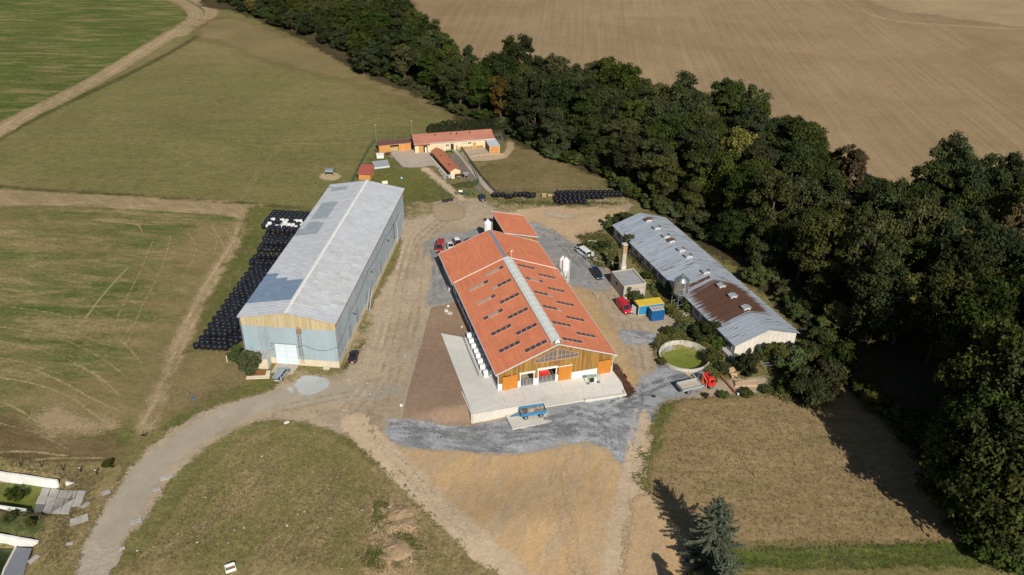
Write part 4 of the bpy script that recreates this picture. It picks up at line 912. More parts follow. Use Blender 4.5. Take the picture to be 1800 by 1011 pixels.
# ---- old rusty roofed cowshed
def old_shed():
    az = -19.91; O = (45.99, 140.18, 0); H = thing('old_cowshed', 'long derelict cowshed with rust streaked sheet metal roof beside the wood', 'cowshed', O, -R(az))
    Mw = Matrix.Translation(O) @ Matrix.Rotation(-R(az), 4, 'Z'); Wd, L, he, hr = 15.96, 58.83, 3.39, 5.86
    s = N('rusting_tin', .55, .25, .4); v = s.pos(R(-19.91)); 
    # rust amount: bands along the building (local y) plus streaks along the slope
    sx = s.n('ShaderNodeSeparateXYZ'); mp = s.n('ShaderNodeVectorMath'); mp.operation = 'SUBTRACT'; mp.inputs[1].default_value = O; s.l(s.geo.outputs['Position'], mp.inputs[0])
    vr = s.n('ShaderNodeVectorRotate'); vr.rotation_type = 'Z_AXIS'; vr.inputs['Angle'].default_value = R(-19.91); s.l(mp.outputs[0], vr.inputs[0]); s.l(vr.outputs[0], sx.inputs[0])
    y = sx.outputs[1]; x = sx.outputs[0]
    sc = s.n('ShaderNodeVectorMath'); sc.operation = 'MULTIPLY'; sc.inputs[1].default_value = (.10, 1.6, .0); s.l(vr.outputs[0], sc.inputs[0]); st = s.noise(sc.outputs[0], 1.0, 5, .65)
    sc2 = s.n('ShaderNodeVectorMath'); sc2.operation = 'MULTIPLY'; sc2.inputs[1].default_value = (.22, 3.0, .0); s.l(vr.outputs[0], sc2.inputs[0]); st2 = s.noise(sc2.outputs[0], 1.0, 3, .5)
    band = s.math('MULTIPLY', s.ramp(y, 5.5, 9.0), s.ramp(y, 19.5, 24.5, 1, 0))
    edge = s.math('MULTIPLY', band, s.ramp(s.math('ABSOLUTE', s.math('SUBTRACT', x, 7.4)), 4.5, 8.2, 1, .25))
    rust = s.ramp(s.math('ADD', s.math('MULTIPLY', st, .9), s.math('MULTIPLY', edge, .52)), .66, .82)
    strip = s.math('MULTIPLY', s.math('LESS_THAN', s.math('ABSOLUTE', s.math('SUBTRACT', y, 23.4)), .55), s.math('LESS_THAN', x, 7.9)); rust = s.math('MAXIMUM', rust, s.math('MULTIPLY', strip, s.ramp(s.noise(v, .8, 4), .35, .5)))
    spots = s.ramp(st2, .60, .64); spots = s.math('MULTIPLY', spots, s.ramp(s.noise(v, .3, 3), .40, .55))
    tin = s.mix(s.ramp(s.noise(sc.outputs[0], 2.0, 4), .3, .7), (.36, .41, .47), (.47, .52, .57))
    ru = s.mix(s.noise(v, 1.2, 5), (.085, .04, .027), (.15, .075, .05))
    col = s.mix(s.math('MAXIMUM', rust, spots), tin, ru); col = s.scale(col, s.ramp(s.objrand(), 0, 1, .92, 1.08)); s.color(col)
    s.l(s.ramp(rust, 0, 1, .5, .9), s.b.inputs['Roughness'])
    tinm = s.m
    n = 56; dy = L/n
    for k in range(n):
        for side in (0, 1):
            a = k*dy; b = (k+1)*dy-.02; dz = random.uniform(0, .035)
            if side == 0: P = [(-.0+random.uniform(-.06, .05), a, he), (Wd/2, a, hr), (Wd/2, b, hr), (0, b, he)]; P = [P[0], P[1], P[2], P[3]]
            else: P = [(Wd/2, a, hr), (Wd+random.uniform(-.05, .06), a, he), (Wd, b, he), (Wd/2, b, hr)]
            P = [(p[0], p[1], p[2]+dz) for p in P]; g = MB().slab(P, .04)
            g.bar((P[0][0], b, P[0][2]+.01), (P[1][0], b, P[1][2]+.01), .05, .035)
            g.build('roof_panel', tinm, H)
    mw = paint('stained_white_wall', (.58, .55, .49), .9, var=.1, dirt=(.3, .26, .2), dirtamt=.7, scale=.7, tint=.06)
    i = .5
    MB().box(i, i+.3, 0, i+.2, L-i, he-.1).box(Wd-i-.2, i+.3, 0, Wd-i, L-i, he-.1).box(i+.2, L-i-.2, 0, Wd-i-.2, L-i, he-.1).build('wall', mw, H)
    # panelled gable
    x = i
    while x < Wd-i-.05:
        wd = min(1.15, Wd-i-x); zt = lambda q: he+(hr-he)*(1-abs(q-Wd/2)/(Wd/2))-.08
        a, b = x, x+wd-.03
        pts = [(a, .3), (b, .3), (b, zt(b))]+([(Wd/2, zt(Wd/2))] if a < Wd/2 < b else [])+[(a, zt(a))]
        m_ = len(pts); vs = [(p[0], i, p[1]) for p in pts]+[(p[0], i+.2, p[1]) for p in pts]
        MB().add(vs, [tuple(range(m_)), tuple(range(2*m_-1, m_-1, -1))]+[(j, j+m_, (j+1) % m_+m_, (j+1) % m_) for j in range(m_)]).build('gable_panel', paint('white_gable_panel', (.66, .62, .55), .85, var=.06, dirt=(.42, .36, .3), dirtamt=.5, scale=.7, orand=.06), H)
        x += wd
    # ledge on the front corner
    MB().box(-.35, -.5, 0, 1.6, .48, 1.1).box(-.6, .48, 0, i-.002, 9.5, .75).build('plinth', paint('old_plinth', (.42, .41, .39), .9, dirt=(.25, .23, .2), dirtamt=.5), H)
    for k in range(17):
        y0 = 1.6+k*3.3; f = MB().box(i-.05, y0, 1.3, i-.003, y0+2.0, 2.6).build('window_frame', paint('old_frame', (.45, .43, .4)), H)
        for j in range(3): MB().box(i-.07, y0+.08+j*.64, 1.38, i-.052, y0+.62+j*.64, 2.52).build('pane', glass('dusty_glass', (.05, .07, .09), .3), f)
    # ridge ventilators
    for j, p in enumerate([(1142, 383), (1151, 397.5), (1175, 411), (1184, 419), (1195, 436), (1215, 446), (1236, 475), (1272, 498), (1287, 517), (1315, 537)]):
        q = Mw.inverted() @ at(p[0], p[1]+2, 6.2); y0 = q.y
        v_ = MB().box(Wd/2-.75, y0-.55, hr-.35, Wd/2+.75, y0+.55, hr+.35).build('ventilator', paint('vent_box', (.52, .52, .5), .7, var=.1), H)
        g = MB(); g.slab([(Wd/2-1.0, y0-.75, hr+.36), (Wd/2, y0-.75, hr+.62), (Wd/2, y0+.75, hr+.62), (Wd/2-1.0, y0+.75, hr+.36)], .05); g.slab([(Wd/2+.002, y0-.75, hr+.62), (Wd/2+1.0, y0-.75, hr+.36), (Wd/2+1.0, y0+.75, hr+.36), (Wd/2+.002, y0+.75, hr+.62)], .05)
        g.build('cap', m_rustm if j in (0, 3) else paint('vent_cap', (.42, .46, .5), .5, .3, var=.1), v_)
        if j in (1, 2, 4, 5, 6, 7): MB().slab([(Wd/2+.35, y0-.5, hr+.60), (Wd/2+.95, y0-.5, hr+.44), (Wd/2+.95, y0+.5, hr+.44), (Wd/2+.35, y0+.5, hr+.60)], .03).build('rust_sheet', m_rustm, v_)
old_shed()

def hut():
    O = (25.73, 163.4, 0); H = thing('concrete_hut', 'grey flat roofed concrete hut overgrown with bushes below the chimney', 'hut', O, R(17.58)); w_, L_, h = 5.5, 7.5, 3.5
    mw = paint('stained_hut_wall', (.42, .38, .32), .9, var=.1, dirt=(.5, .3, .18), dirtamt=.5, scale=.6)
    MB().box(0, 0, 0, w_, .2, h).box(0, L_-.2, 0, w_, L_, h).box(0, .2, 0, .2, L_-.2, h).box(w_-.2, .2, 0, w_, L_-.2, h).build('wall', mw, H)
    MB().box(.2, .2, h-.4, w_-.2, L_-.2, h-.2).build('roof', paint('tar_roof', (.3, .31, .32), .9, var=.12, dirt=(.24, .17, .11), dirtamt=.7, scale=.5), H)
    MB().box(w_-.25, .0, h, w_+.06, L_, h+.16).box(-.03, -.03, h, w_-.25, .22, h+.06).build('parapet', m_conc, H)
    MB().box(-.03, 3.5, 1.8, -.002, 4.4, 2.5).build('window', m_dark, H); MB().box(3.6, -.04, .1, 4.6, -.002, 2.3).build('door', paint('hut_door', (.5, .47, .42), .7), H)
    MB().box(1.6, -.05, 2.5, w_-.3, -.002, 2.56).build('pipe', m_rustm, H)
hut()
def chimney():
    p = at(1100, 478); C_ = thing('chimney', 'square chimney stack with brick top above the flat roofed concrete hut', 'chimney', (26.3, 172.4, 0), R(20))
    MB().box(-.65, -.65, 0, .65, .65, 4.2).build('foot', m_conc, C_)
    MB().loft([[(a*s, b*s, z) for a, b in ((-1, -1), (1, -1), (1, 1), (-1, 1))] for s, z in ((.62, 4.2), (.5, 5.0), (.46, 7.6))]).build('shaft', paint('old_render', (.42, .38, .32), .9, var=.1), C_)
    bm_ = paint('old_brick', (.40, .25, .15), .9, var=.1, orand=.2)
    for k in range(6):
        for s_ in range(4):
            for j in range(2):
                M_ = Matrix.Rotation(s_*math.pi/2, 4, 'Z'); MB().box(-.52+j*.5+(.04 if k % 2 else 0), -.52, 7.6+k*.36, -.05+j*.5, -.32, 7.6+k*.36+.33, 0, .5, M_).build('brick', bm_, C_)
    MB().box(-.44, -.44, 7.6, .44, .44, 9.7).build('flue', m_dark, C_)
    MB().box(-.6, -.6, 9.77, .6, .6, 9.95).build('cap', m_conc, C_)
chimney()

# ---- containers
def container(name, label, O, az, w_, L_, h, wall, frame, roof, roofribs, win=False):
    H = thing(name, label, 'container', (O[0], O[1], Z0-.02), R(az)); t = .1
    MB().box(.05, .05, .12, w_-.05, L_-.05, h-.1).build('body', wall, H)
    g = MB()
    for x in (0, w_-t):
        for y in (0, L_-t): g.box(x, y, 0, x+t, y+t, h)
    for z in (0, h-t*1.2):
        g.box(t, 0, z, w_-t, t, z+t*1.1).box(t, L_-t, z, w_-t, L_, z+t*1.1).box(0, t, z, t, L_-t, z+t*1.1).box(w_-t, t, z, w_, L_-t, z+t*1.1)
    g.build('frame', frame, H)
    MB().box(.06, .06, h-.09, w_-.06, L_-.06, h+.02).build('roof', roof, H)
    if roofribs:
        g = MB()
        for k in range(1, roofribs): g.box(w_*k/roofribs-.04, .05, h+.02, w_*k/roofribs+.04, L_-.05, h+.07)
        g.box(.05, L_*.5-.03, h+.021, w_-.05, L_*.5+.03, h+.06); g.build('roof_rib', frame, H)
    n = int(w_/.28); g = MB()
    for k in range(n): g.box(w_*k/n+.06, .01, .2, w_*k/n+.2, .05, h-.2)
    g.build('ribs', wall, H); return H
yel = paint('yellow_paint', (.72, .50, .04), .5, var=.06, dirt=(.35, .27, .08), dirtamt=.4, scale=1.2); blu = paint('light_blue_paint', (.03, .24, .46), .45, var=.06); db = paint('deep_blue_paint', (.008, .095, .27), .45, var=.05)
c1 = container('site_container', 'long site container with yellow roof and frame and light blue walls', (28.3, 156.18), 16.0, 6.15, 2.66, 2.5, blu, yel, yel, 0)
MB().slab([(-.5, .4, 2.2), (-.46, .4, 2.2), (-.9, 1.6, 2.2), (-.94, 1.6, 2.2)], 2.0).build('open_door', m_white, c1)
container('site_container', 'short deep blue container with cream roof in front of the yellow-framed one', (30.96, 153.95), 16.1, 3.06, 2.0, 2.6, db, db, paint('cream_roof', (.5, .46, .38), .7, var=.1), 4)

# ---- far farmhouse group
m_cream = paint('cream_wall', (.66, .55, .36), .85, var=.05, dirt=(.5, .38, .24), dirtamt=.25, scale=.6)
m_rtile = tile_mat('red_brown_tiles', (.42, .18, .125), R(-15))
m_ply = paint('orange_timber', (.55, .26, .08), .7, var=.12, scale=1.5, stretch=(1, 1, .3), orand=.08)
def gable_long(H, w_, L_, he, hr, tm, ov=.35, wallm=None):
    g = MB(); tiled_slope(g, (-ov, -ov, he), (w_+ov, -ov, he), (-ov, L_/2, hr), (w_+ov, L_/2, hr)); tiled_slope(g, (w_+ov, L_+ov, he), (-ov, L_+ov, he), (w_+ov, L_/2, hr), (-ov, L_/2, hr)); g.build('roof', tm, H)
    g = MB()
    for x0, x1 in ((0, .3), (w_-.3, w_)):
        pts = [(0, 0), (L_, 0), (L_, he-.05), (L_/2, hr-.25), (0, he-.05)]
        vs = [(x0, p[0], p[1]) for p in pts]+[(x1, p[0], p[1]) for p in pts]
        g.add(vs, [(4, 3, 2, 1, 0), (5, 6, 7, 8, 9)]+[(j, (j+1) % 5, (j+1) % 5+5, j+5) for j in range(5)])
    g.box(.3, 0, 0, w_-.3, .3, he-.1).box(.3, L_-.3, 0, w_-.3, L_, he-.1); g.build('wall', wallm or m_cream, H)
    g = MB(); g.bar((-ov, -ov-.06, he-.04), (w_+ov, -ov-.06, he-.04), .12, .12).build('gutter', m_white, H)
def farmhouse():
    H = thing('farmhouse', 'long low cream farmhouse with reddish tiled roof at the edge of the meadow', 'house', (-32.29, 252.56, 0), R(14.81))
    gable_long(H, 26.0, 8.6, 3.2, 4.85, m_rtile)
    Mw = Matrix.Translation((-32.29, 252.56, 0)) @ Matrix.Rotation(R(14.81), 4, 'Z'); Mi = Mw.inverted(); co = Mi @ Vector((0, 0, CAMZ))
    def ow(px_, py_, y=0):
        d_ = Mi.to_3x3() @ Vector(ray(px_, py_)); t = (y-co.y)/d_.y; q = co+d_*t; return q.x, q.z
    z4 = lambda x, y: (560+x/4.737, 200+y/4.737); z5 = lambda x, y: (780+x/7.219, 220+y/7.219)
    x0 = ow(*z4(835, 300))[0]; x1 = ow(*z4(872, 300))[0]; d = MB().box(x0, -.1, .1, x1, -.003, 2.4).build('door', m_ply, H); MB().box(x1-.2, -.13, 1.1, x1-.12, -.102, 1.2).build('handle', m_black, d)
    xa = ow(*z4(902, 300))[0]; MB().box(x1+.05, -.02, .1, xa, -.004, 2.4).build('opening', m_dark, H); MB().box(xa+.03, -1.0, .1, xa+.1, -.003, 2.4).build('door', m_ply, H)
    MB().box(x1+.5, -.5, .1, x1+1.0, -.15, 1.9).build('white_cabinet', m_white, H)
    for wx, wy in ((1072, 262), (1258, 243)):
        c = ow(*z4(wx, wy)); f = MB().box(c[0]-.55, -.06, c[1]-.45, c[0]+.55, -.003, c[1]+.45).build('window', m_white, H)
        for s_ in (-1, 1): MB().box(c[0]+s_*.26-.2, -.08, c[1]-.35, c[0]+s_*.26+.2, -.062, c[1]+.35).build('pane', m_glass, f)
    c = ow(*z4(1112, 270))[0]; MB().box(c-.45, -.03, .1, c+.25, -.004, 2.4).build('opening', m_dark, H); MB().box(c+.3, -.9, .1, c+.38, -.003, 2.4).build('door', paint('brown_door', (.25, .13, .06)), H)
    c = ow(*z4(1298, 255))[0]; d = MB().box(c-.5, -.08, .1, c+.5, -.003, 2.3).build('door', m_ply, H); MB().box(c+.3, -.1, 1.1, c+.38, -.082, 1.2).build('handle', m_black, d)
    MB().box(ow(*z4(1175, 270))[0], -.05, .1, c-.6, -.003, 1.0).box(c+.6, -.05, .1, c+3.0, -.003, 1.0).build('plank_skirting', paint('brown_boards', (.33, .2, .1), .8), H)
    for q in ((7, 6.9), (12.2, 4.2), (14.2, 4.2), (18.5, 4.1)):
        MB().box(q[0], 2.9, 4.0, q[0]+.3, 3.2, 4.9).build('roof_vent', m_black, H)
    MB().box(-.05, .3, 0, -.01, 8.4, 2.8).build('side_boards', paint('grey_boards', (.25, .21, .16), .8), H)
    # entrance porch projecting from the front wall
    g = MB(); tiled_slope(g, (-.2, -.9, 3.0), (4.9, -.9, 3.0), (-.2, 2.5, 4.3), (4.9, 2.5, 4.3)); g.build('porch_roof', m_rtile, H)
    # bench-like manger near the door
    p = at(813, 263); M_ = thing('hay_rack', 'brown timber hay rack standing against the cream farmhouse wall', 'rack', (p.x, p.y, Z0), R(14.8)); g = MB()
    for x in (0, 2.9):
        for y in (0, 1.0): g.box(x, y, 0, x+.12, y+.12, 2.0)
    g.build('posts', paint('brown_timber', (.2, .12, .06)), M_); MB().slab([(-.2, -.2, 1.9), (3.2, -.2, 1.9), (3.2, 1.4, 2.3), (-.2, 1.4, 2.3)], .06).build('roof', MATS['brown_timber'], M_)
    g = MB()
    for k in range(8): g.box(.15+k*.36, .1, .7, .2+k*.36, .9, 1.2)
    g.box(.05, .05, .6, 3.0, 1.0, .7); g.build('trough', MATS['brown_timber'], M_)
farmhouse()
def kennel():
    H = thing('kennel_house', 'narrow orange tiled kennel building with cream gable in front of the farmhouse', 'building', (-19.54, 231.6, 0), R(23.18))
    w_, L_, he, hr = 3.92, 18.6, 2.35, 3.4
    g = MB(); tiled_slope(g, (0, L_, he), (0, 0, he), (w_/2, L_, hr), (w_/2, 0, hr)); tiled_slope(g, (w_, 0, he), (w_, L_, he), (w_/2, 0, hr), (w_/2, L_, hr)); g.build('roof', tile_mat('kennel_tiles', (.46, .17, .09), R(-23)), H)
    for y0 in (.3, L_-.5):
        pts = [(.4, 0), (w_-.3, 0), (w_-.3, he-.05), (w_/2, hr-.18), (.4, he-.05)]; vs = [(p[0], y0, p[1]) for p in pts]+[(p[0], y0+.2, p[1]) for p in pts]
        MB().add(vs, [(0, 1, 2, 3, 4), (9, 8, 7, 6, 5)]+[(j, j+5, (j+1) % 5+5, (j+1) % 5) for j in range(5)]).build('gable_wall', m_cream, H)
    MB().box(w_-.5, .5, 0, w_-.3, L_-.5, he-.1).build('wall', m_cream, H)
    MB().box(.9, .5, 0, 1.0, L_-.5, he-.2).build('inner_wall', paint('grey_boards', (.25, .21, .16)), H)
    for k in range(9): MB().box(.35, .6+k*2.1, 0, .5, .75+k*2.1, he-.1).build('post', paint('brown_timber', (.2, .12, .06)), H)
    for y in (4, 12): MB().box(1.1, y, 2.85, 1.4, y+.4, 3.3).build('roof_vent', m_black, H)
    MB().box(-.3, .2, 0, .3, L_, .45).build('kerb', m_conc, H)
kennel()
def fshed():
    H = thing('open_timber_shed', 'orange timber shed with open hay bay and dark roof left of the farmhouse', 'shed', (-43.76, 251.7, 0), R(18.9)); w_, L_ = 10.43, 4.0
    MB().slab([(-.3, -.3, 2.9), (w_+.3, -.3, 2.9), (w_+.3, L_+.2, 2.45), (-.3, L_+.2, 2.45)], .12).build('roof', paint('dark_red_roof', (.19, .085, .08), .7, var=.08), H)
    for a, b in ((0, 3.6), (6.4, w_)):
        n = int((b-a)/.45); 
        for k in range(n): MB().box(a+(b-a)*k/n, 0, .1, a+(b-a)*(k+1)/n-.02, .08, 2.4).build('board', m_ply, H)
    MB().box(0, 0, 2.42, w_, .1, 2.75).build('fascia', paint('pale_timber', (.55, .34, .16), .7), H)
    MB().box(0, .1, 0, .1, L_, 2.4).box(w_-.1, .1, 0, w_, L_, 2.4).box(.1, L_-.1, 0, w_-.1, L_, 2.3).build('wall', m_ply, H)
    MB().box(3.7, .8, .0, 6.4, 2.8, 1.3).build('hay', paint('hay', (.45, .33, .16), .95, var=.2, scale=3), H)
    H = thing('timber_hut', 'little timber hut with brick red pent roof behind the hangar ridge', 'hut', (-46.78, 229.68, 0), -R(3.0)); w_, L_ = 3.6, 6
    MB().slab([(-.3, -.4, 2.2), (w_+.25, -.4, 2.2), (w_+.25, L_, 2.75), (-.3, L_, 2.75)], .12).build('roof', paint('brick_red_roof', (.38, .10, .075), .6, var=.05), H)
    for k in range(5): MB().box(.1, .0, .1+k*.4, w_-.1, .08, .48+k*.4).build('board', m_ply, H)
    for k in range(5): MB().box(w_-.1, .1, .1+k*.4, w_-.02, L_-.2, .48+k*.4).build('board', m_ply, H)
    MB().box(0.1, .1, 0, .18, L_-.2, 2.1).build('wall', m_ply, H)
fshed()
def cage():
    H = thing('ribbed_kennel_cover', 'low silvery ribbed metal cover on the grass beside the red roofed hut', 'cover', (-43.43, 238.52, 0), R(20)); w_, L_ = 4.9, 3.2
    m = paint('silver_sheet', (.5, .53, .56), .4, .4, var=.05)
    n = 10
    for k in range(n): MB().slab([(w_*k/n, 0, .5+.15), (w_*(k+1)/n-.05, 0, .65), (w_*(k+1)/n-.05, L_, 1.35), (w_*k/n, L_, 1.35)], .05).build('roof_strip', m, H)
    MB().box(.05, .05, 0, w_-.05, .12, .6).box(.05, .12, 0, .12, L_-.05, .6).box(w_-.12, .12, 0, w_-.05, L_-.05, .6).build('side', paint('cover_side', (.55, .56, .55)), H)
    p = at(673, 279); B = thing('white_crates', 'white covered box stored behind the silvery ribbed metal cover', 'box', (p.x-1.0, p.y, Z0), R(10)); MB().box(-.9, -.6, 0, 1.3, .8, 1.1).build('body', m_white, B); MB().slab([(-1, -.7, 1.12), (1.4, -.7, 1.12), (1.4, .9, 1.3), (-1, .9, 1.3)], .08).build('lid', m_white, B)
cage()
def lean2():
    H = thing('field_shelter', 'timber animal shelter with shiny white metal roof at the farmhouse end', 'shelter', (-8.14, 253.2, 0), R(16)); w_, L_ = 3.3, 6.2
    for k in range(4): MB().slab([(-.15+k*.9, -.2, 2.7), (.73+k*.9, -.2, 2.7), (.73+k*.9, L_, 3.0), (-.15+k*.9, L_, 3.0)], .06).build('roof_sheet', paint('bright_roof', (.62, .66, .7), .4, .2), H)
    for k in range(5): MB().box(.12, 0, .1+k*.5, w_-.1, .08, .57+k*.5).build('board', m_ply, H)
    for x in (0, w_-.1): MB().box(x, -.02, 0, x+.11, .1, 2.65).build('post', m_white, H)
    for k in range(5): MB().box(0, .3+k*1.1, .1, .08, 1.0+k*1.1, 2.6).build('side_board', paint('brown_timber', (.2, .12, .06)), H)
    MB().box(w_-.1, .1, 0, w_-.02, L_-.2, 2.6).build('wall', m_ply, H)
lean2()

# ================================================================ VEGETATION
def leafmat(name, c1, c2, yellow=None, yam=0.0):
    s = N(name, .9, 0, .06)
    t = s.attr('tint'); col = s.mix(s.ramp(t, .1, .9), c1, c2)
    col = s.scale(col, s.ramp(s.objrand(), 0, 1, .72, 1.3))
    hue = s.n('ShaderNodeHueSaturation'); hue.inputs['Saturation'].default_value = 1; s.l(col, hue.inputs['Color'])
    s.l(s.ramp(s.math('FRACT', s.math('MULTIPLY', s.objrand(), 7.31)), 0, 1, .485, .52), hue.inputs['Hue']); s.l(s.ramp(s.math('FRACT', s.math('MULTIPLY', s.objrand(), 13.7)), 0, 1, .75, 1.1), hue.inputs['Saturation'])
    s.color(hue.outputs[0])
    tl = s.n('ShaderNodeBsdfTranslucent'); s.l(hue.outputs[0], tl.inputs[0]); mx = s.n('ShaderNodeMixShader'); mx.inputs[0].default_value = .12
    s.l(s.b.outputs[0], mx.inputs[1]); s.l(tl.outputs[0], mx.inputs[2]); s.l(mx.outputs[0], s.out.inputs[0]); return s.m
def cards(pos, nrm, size, tint, jitter=.5, aspect=.7):
    n = len(pos); nrm = nrm+rng.normal(0, jitter, (n, 3)); nrm /= np.linalg.norm(nrm, axis=1)[:, None]+1e-9
    a = rng.normal(0, 1, (n, 3)); u = np.cross(nrm, a); u /= np.linalg.norm(u, axis=1)[:, None]+1e-9; v = np.cross(nrm, u)
    sz = (size*rng.uniform(.6, 1.3, n))[:, None]; u = u*sz; v = v*sz*aspect
    V = np.stack([pos-u, pos-v*.9, pos+u*.9, pos+v], 1).reshape(-1, 3)
    return V, np.repeat(tint, 1)
def cardmesh(name, V, tint, mats, extra=None):
    me = bpy.data.meshes.new(name); n = len(V)//4; V = np.asarray(V, np.float32)
    me.vertices.add(len(V)); me.vertices.foreach_set('co', V.ravel()); me.loops.add(len(V)); me.loops.foreach_set('vertex_index', np.arange(len(V), dtype=np.int32))
    me.polygons.add(n); me.polygons.foreach_set('loop_start', np.arange(n, dtype=np.int32)*4)
    a = me.attributes.new('tint', 'FLOAT', 'FACE'); a.data.foreach_set('value', np.asarray(tint, np.float32)); me.update(calc_edges=True)
    for m in (mats if isinstance(mats, list) else [mats]): me.materials.append(m)
    return me
def crown(name, mat, H, Rr, z0, nl, per, leaf, shape='round', gap=.0):
    """broadleaf crown: many lobes of leaf sized faces between heights z0 and H"""
    P = []; Nn = []; Ti = []
    hc = (H+z0)/2; hh = (H-z0)/2; k = 0; lobes = []; nl = int(nl*2.0)
    skew = rng.uniform(.8, 1.2, 2); ph0 = rng.uniform(0, 6.28, 3)
    while len(lobes) < nl and k < 6000:
        k += 1; d = rng.normal(0, 1, 3); d /= np.linalg.norm(d); r = rng.uniform(.45, 1.0)**.5
        an = math.atan2(d[1], d[0]); bul = 1+.22*math.sin(an*2+ph0[0])+.16*math.sin(an*3+ph0[1]+d[2]*2)
        c = np.array([d[0]*Rr*.84*r*bul*skew[0], d[1]*Rr*.84*r*bul*skew[1], hc+d[2]*hh*.86*r*(1+.12*math.sin(an*3+ph0[2]))])
        zz = (c[2]-z0)/(H-z0); lim = Rr*(1.12-.55*zz**2) if shape == 'round' else Rr*(1.05-.95*zz)
        if math.hypot(c[0], c[1]) > lim: continue
        lr = Rr*rng.uniform(.13, .30)
        if any(np.linalg.norm(c-q[0]) < .45*(lr+q[1]) for q in lobes):
            if rng.random() < .85: continue
        lobes.append((c, lr))
    for c, lr in lobes:
        n = int(per*1.15*(lr/(Rr*.32))**1.7)+20; d = rng.normal(0, 1, (n, 3)); d[:, 2] = np.where(d[:, 2] < -.3, d[:, 2]*.4, d[:, 2]); d /= np.linalg.norm(d, axis=1)[:, None]
        ph = rng.uniform(0, 6.28, 6); f = rng.uniform(4, 9, 3)
        lump = np.sin(d[:, 0]*f[0]+ph[0])*np.sin(d[:, 1]*f[1]+ph[1])+.7*np.sin(d[:, 2]*f[2]+ph[2])*np.sin(d[:, 0]*6.5+ph[3])
        r = lr*(.85+.34*lump+rng.normal(0, .16, n)); p = c+d*r[:, None]*np.array([1, 1, .72])
        keep = rng.random(n) > gap*(lump < -.1)
        P.append(p[keep]); Nn.append(d[keep]); tb = rng.uniform(.2, .75); Ti.append(np.clip(tb+.12*lump[keep]+rng.normal(0, .16, keep.sum()), 0, 1))
    P = np.concatenate(P); Nn = np.concatenate(Nn); Ti = np.concatenate(Ti)
    V, _ = cards(P, Nn+np.array([0, 0, .35]), leaf, Ti, .7); return cardmesh(name, V, Ti, mat), lobes
bark = paint('bark', (.13, .10, .07), .9, var=.3, scale=3)
def trunk(name, H, r, lobes, m=bark, nlimb=8):
    g = MB(); top = H*.8; g.tube([(0, 0, -.3), (.1, 0, H*.25), (-.1, .1, H*.5), (0, 0, top)], r, 7, r2=r*.25)
    for c, lr in lobes[:nlimb]:
        zs = max(H*.15, min(top*.9, c[2]-math.hypot(c[0], c[1])*.9)); s0 = Vector((0, 0, zs)); e = Vector(c)
        mid = s0.lerp(e, .5)+Vector((0, 0, -.3)); g.tube([s0, mid, e], r*.38, 5, r2=.04)
    return g.mesh(name, m)
LM = leafmat('oak_leaves', (.016, .026, .007), (.062, .078, .020)); LM2 = leafmat('olive_leaves', (.026, .034, .009), (.084, .088, .024))
LMY = leafmat('yellowing_leaves', (.08, .075, .012), (.19, .15, .022)); LMB = leafmat('browning_leaves', (.07, .05, .016), (.14, .09, .028)); LMG = leafmat('bush_leaves', (.045, .065, .018), (.095, .12, .036))
TREES = []
def proto(mat, H, Rr, z0, nl, per, leaf, shape='round', gap=0.0, tr=.35, nlimb=8):
    cm, lobes = crown('crown_mesh', mat, H, Rr, z0, nl, per, leaf, shape, gap); return (cm, trunk('trunk_mesh', H, tr, lobes, nlimb=nlimb), H)
PT = [proto(LM, 16, 5.6, 1.2, 36, 430, .23), proto(LM, 18, 5.2, 1.5, 38, 420, .23, gap=.4), proto(LM2, 15, 5.4, 1, 34, 430, .24, gap=.25), proto(LM, 17, 6.2, 1.2, 42, 420, .24), proto(LM2, 18, 5.0, 3, 30, 420, .23, gap=.6), proto(LM, 14, 5.4, .6, 34, 430, .24), proto(LM, 16, 4.6, .8, 32, 420, .23, 'cone')]
PY = [proto(LMY, 13, 4.2, 1.5, 22, 380, .25, gap=.4), proto(LMB, 14, 3.8, 2, 20, 380, .25, gap=.4)]
def tree(pr_, loc, s, sz, rz, label, group=None, name='broadleaf_tree', cat='tree'):
    t = thing(name, label, cat, loc, rz, group); t.scale = (s, s, sz)
    link('crown', pr_[0], t); link('trunk', pr_[1], t); return t
near_edge = px('352,3 395,8 430,22 475,45 520,62 570,82 612,100 640,128 690,145 740,165 785,190 810,208 860,215 905,240 935,262 975,282 1010,290 1045,296 1065,315 1090,335 1115,352 1150,372 1195,382 1230,405 1270,440 1310,475 1345,505 1385,545 1430,590 1470,640 1500,690 1545,720 1600,760 1640,800 1665,850 1700,900 1745,945 1800,962')
far_sil = px('330,-70 420,-75 560,-65 690,-40 735,20 800,62 850,95 890,66 950,88 1000,92 1060,100 1120,115 1160,140 1190,150 1240,158 1290,150 1335,160 1365,185 1420,195 1470,225 1515,262 1545,310 1570,325 1610,290 1700,250 1760,280 1900,280')
WE = [at(*p)[:2] for p in near_edge]
WF = [flat(p[0], p[1], 17)[:2] for p in far_sil]
WP = [np.array(q) for q in WE]+[np.array(flat(2150, 1060)[:2]), np.array(flat(2150, 320, 10)[:2])]+[np.array(q) for q in WF[::-1]]
xs = [p[0] for p in WP]; ys = [p[1] for p in WP]; pts = []
_X = rng.uniform(min(xs), max(xs), 60000); _Y = rng.uniform(min(ys), max(ys), 60000); _D = poly_sd(WP, _X, _Y); _ok = _D > 1.5
TALL = px('1380,560 1470,600 1620,700 1660,850 1560,760 1450,690')
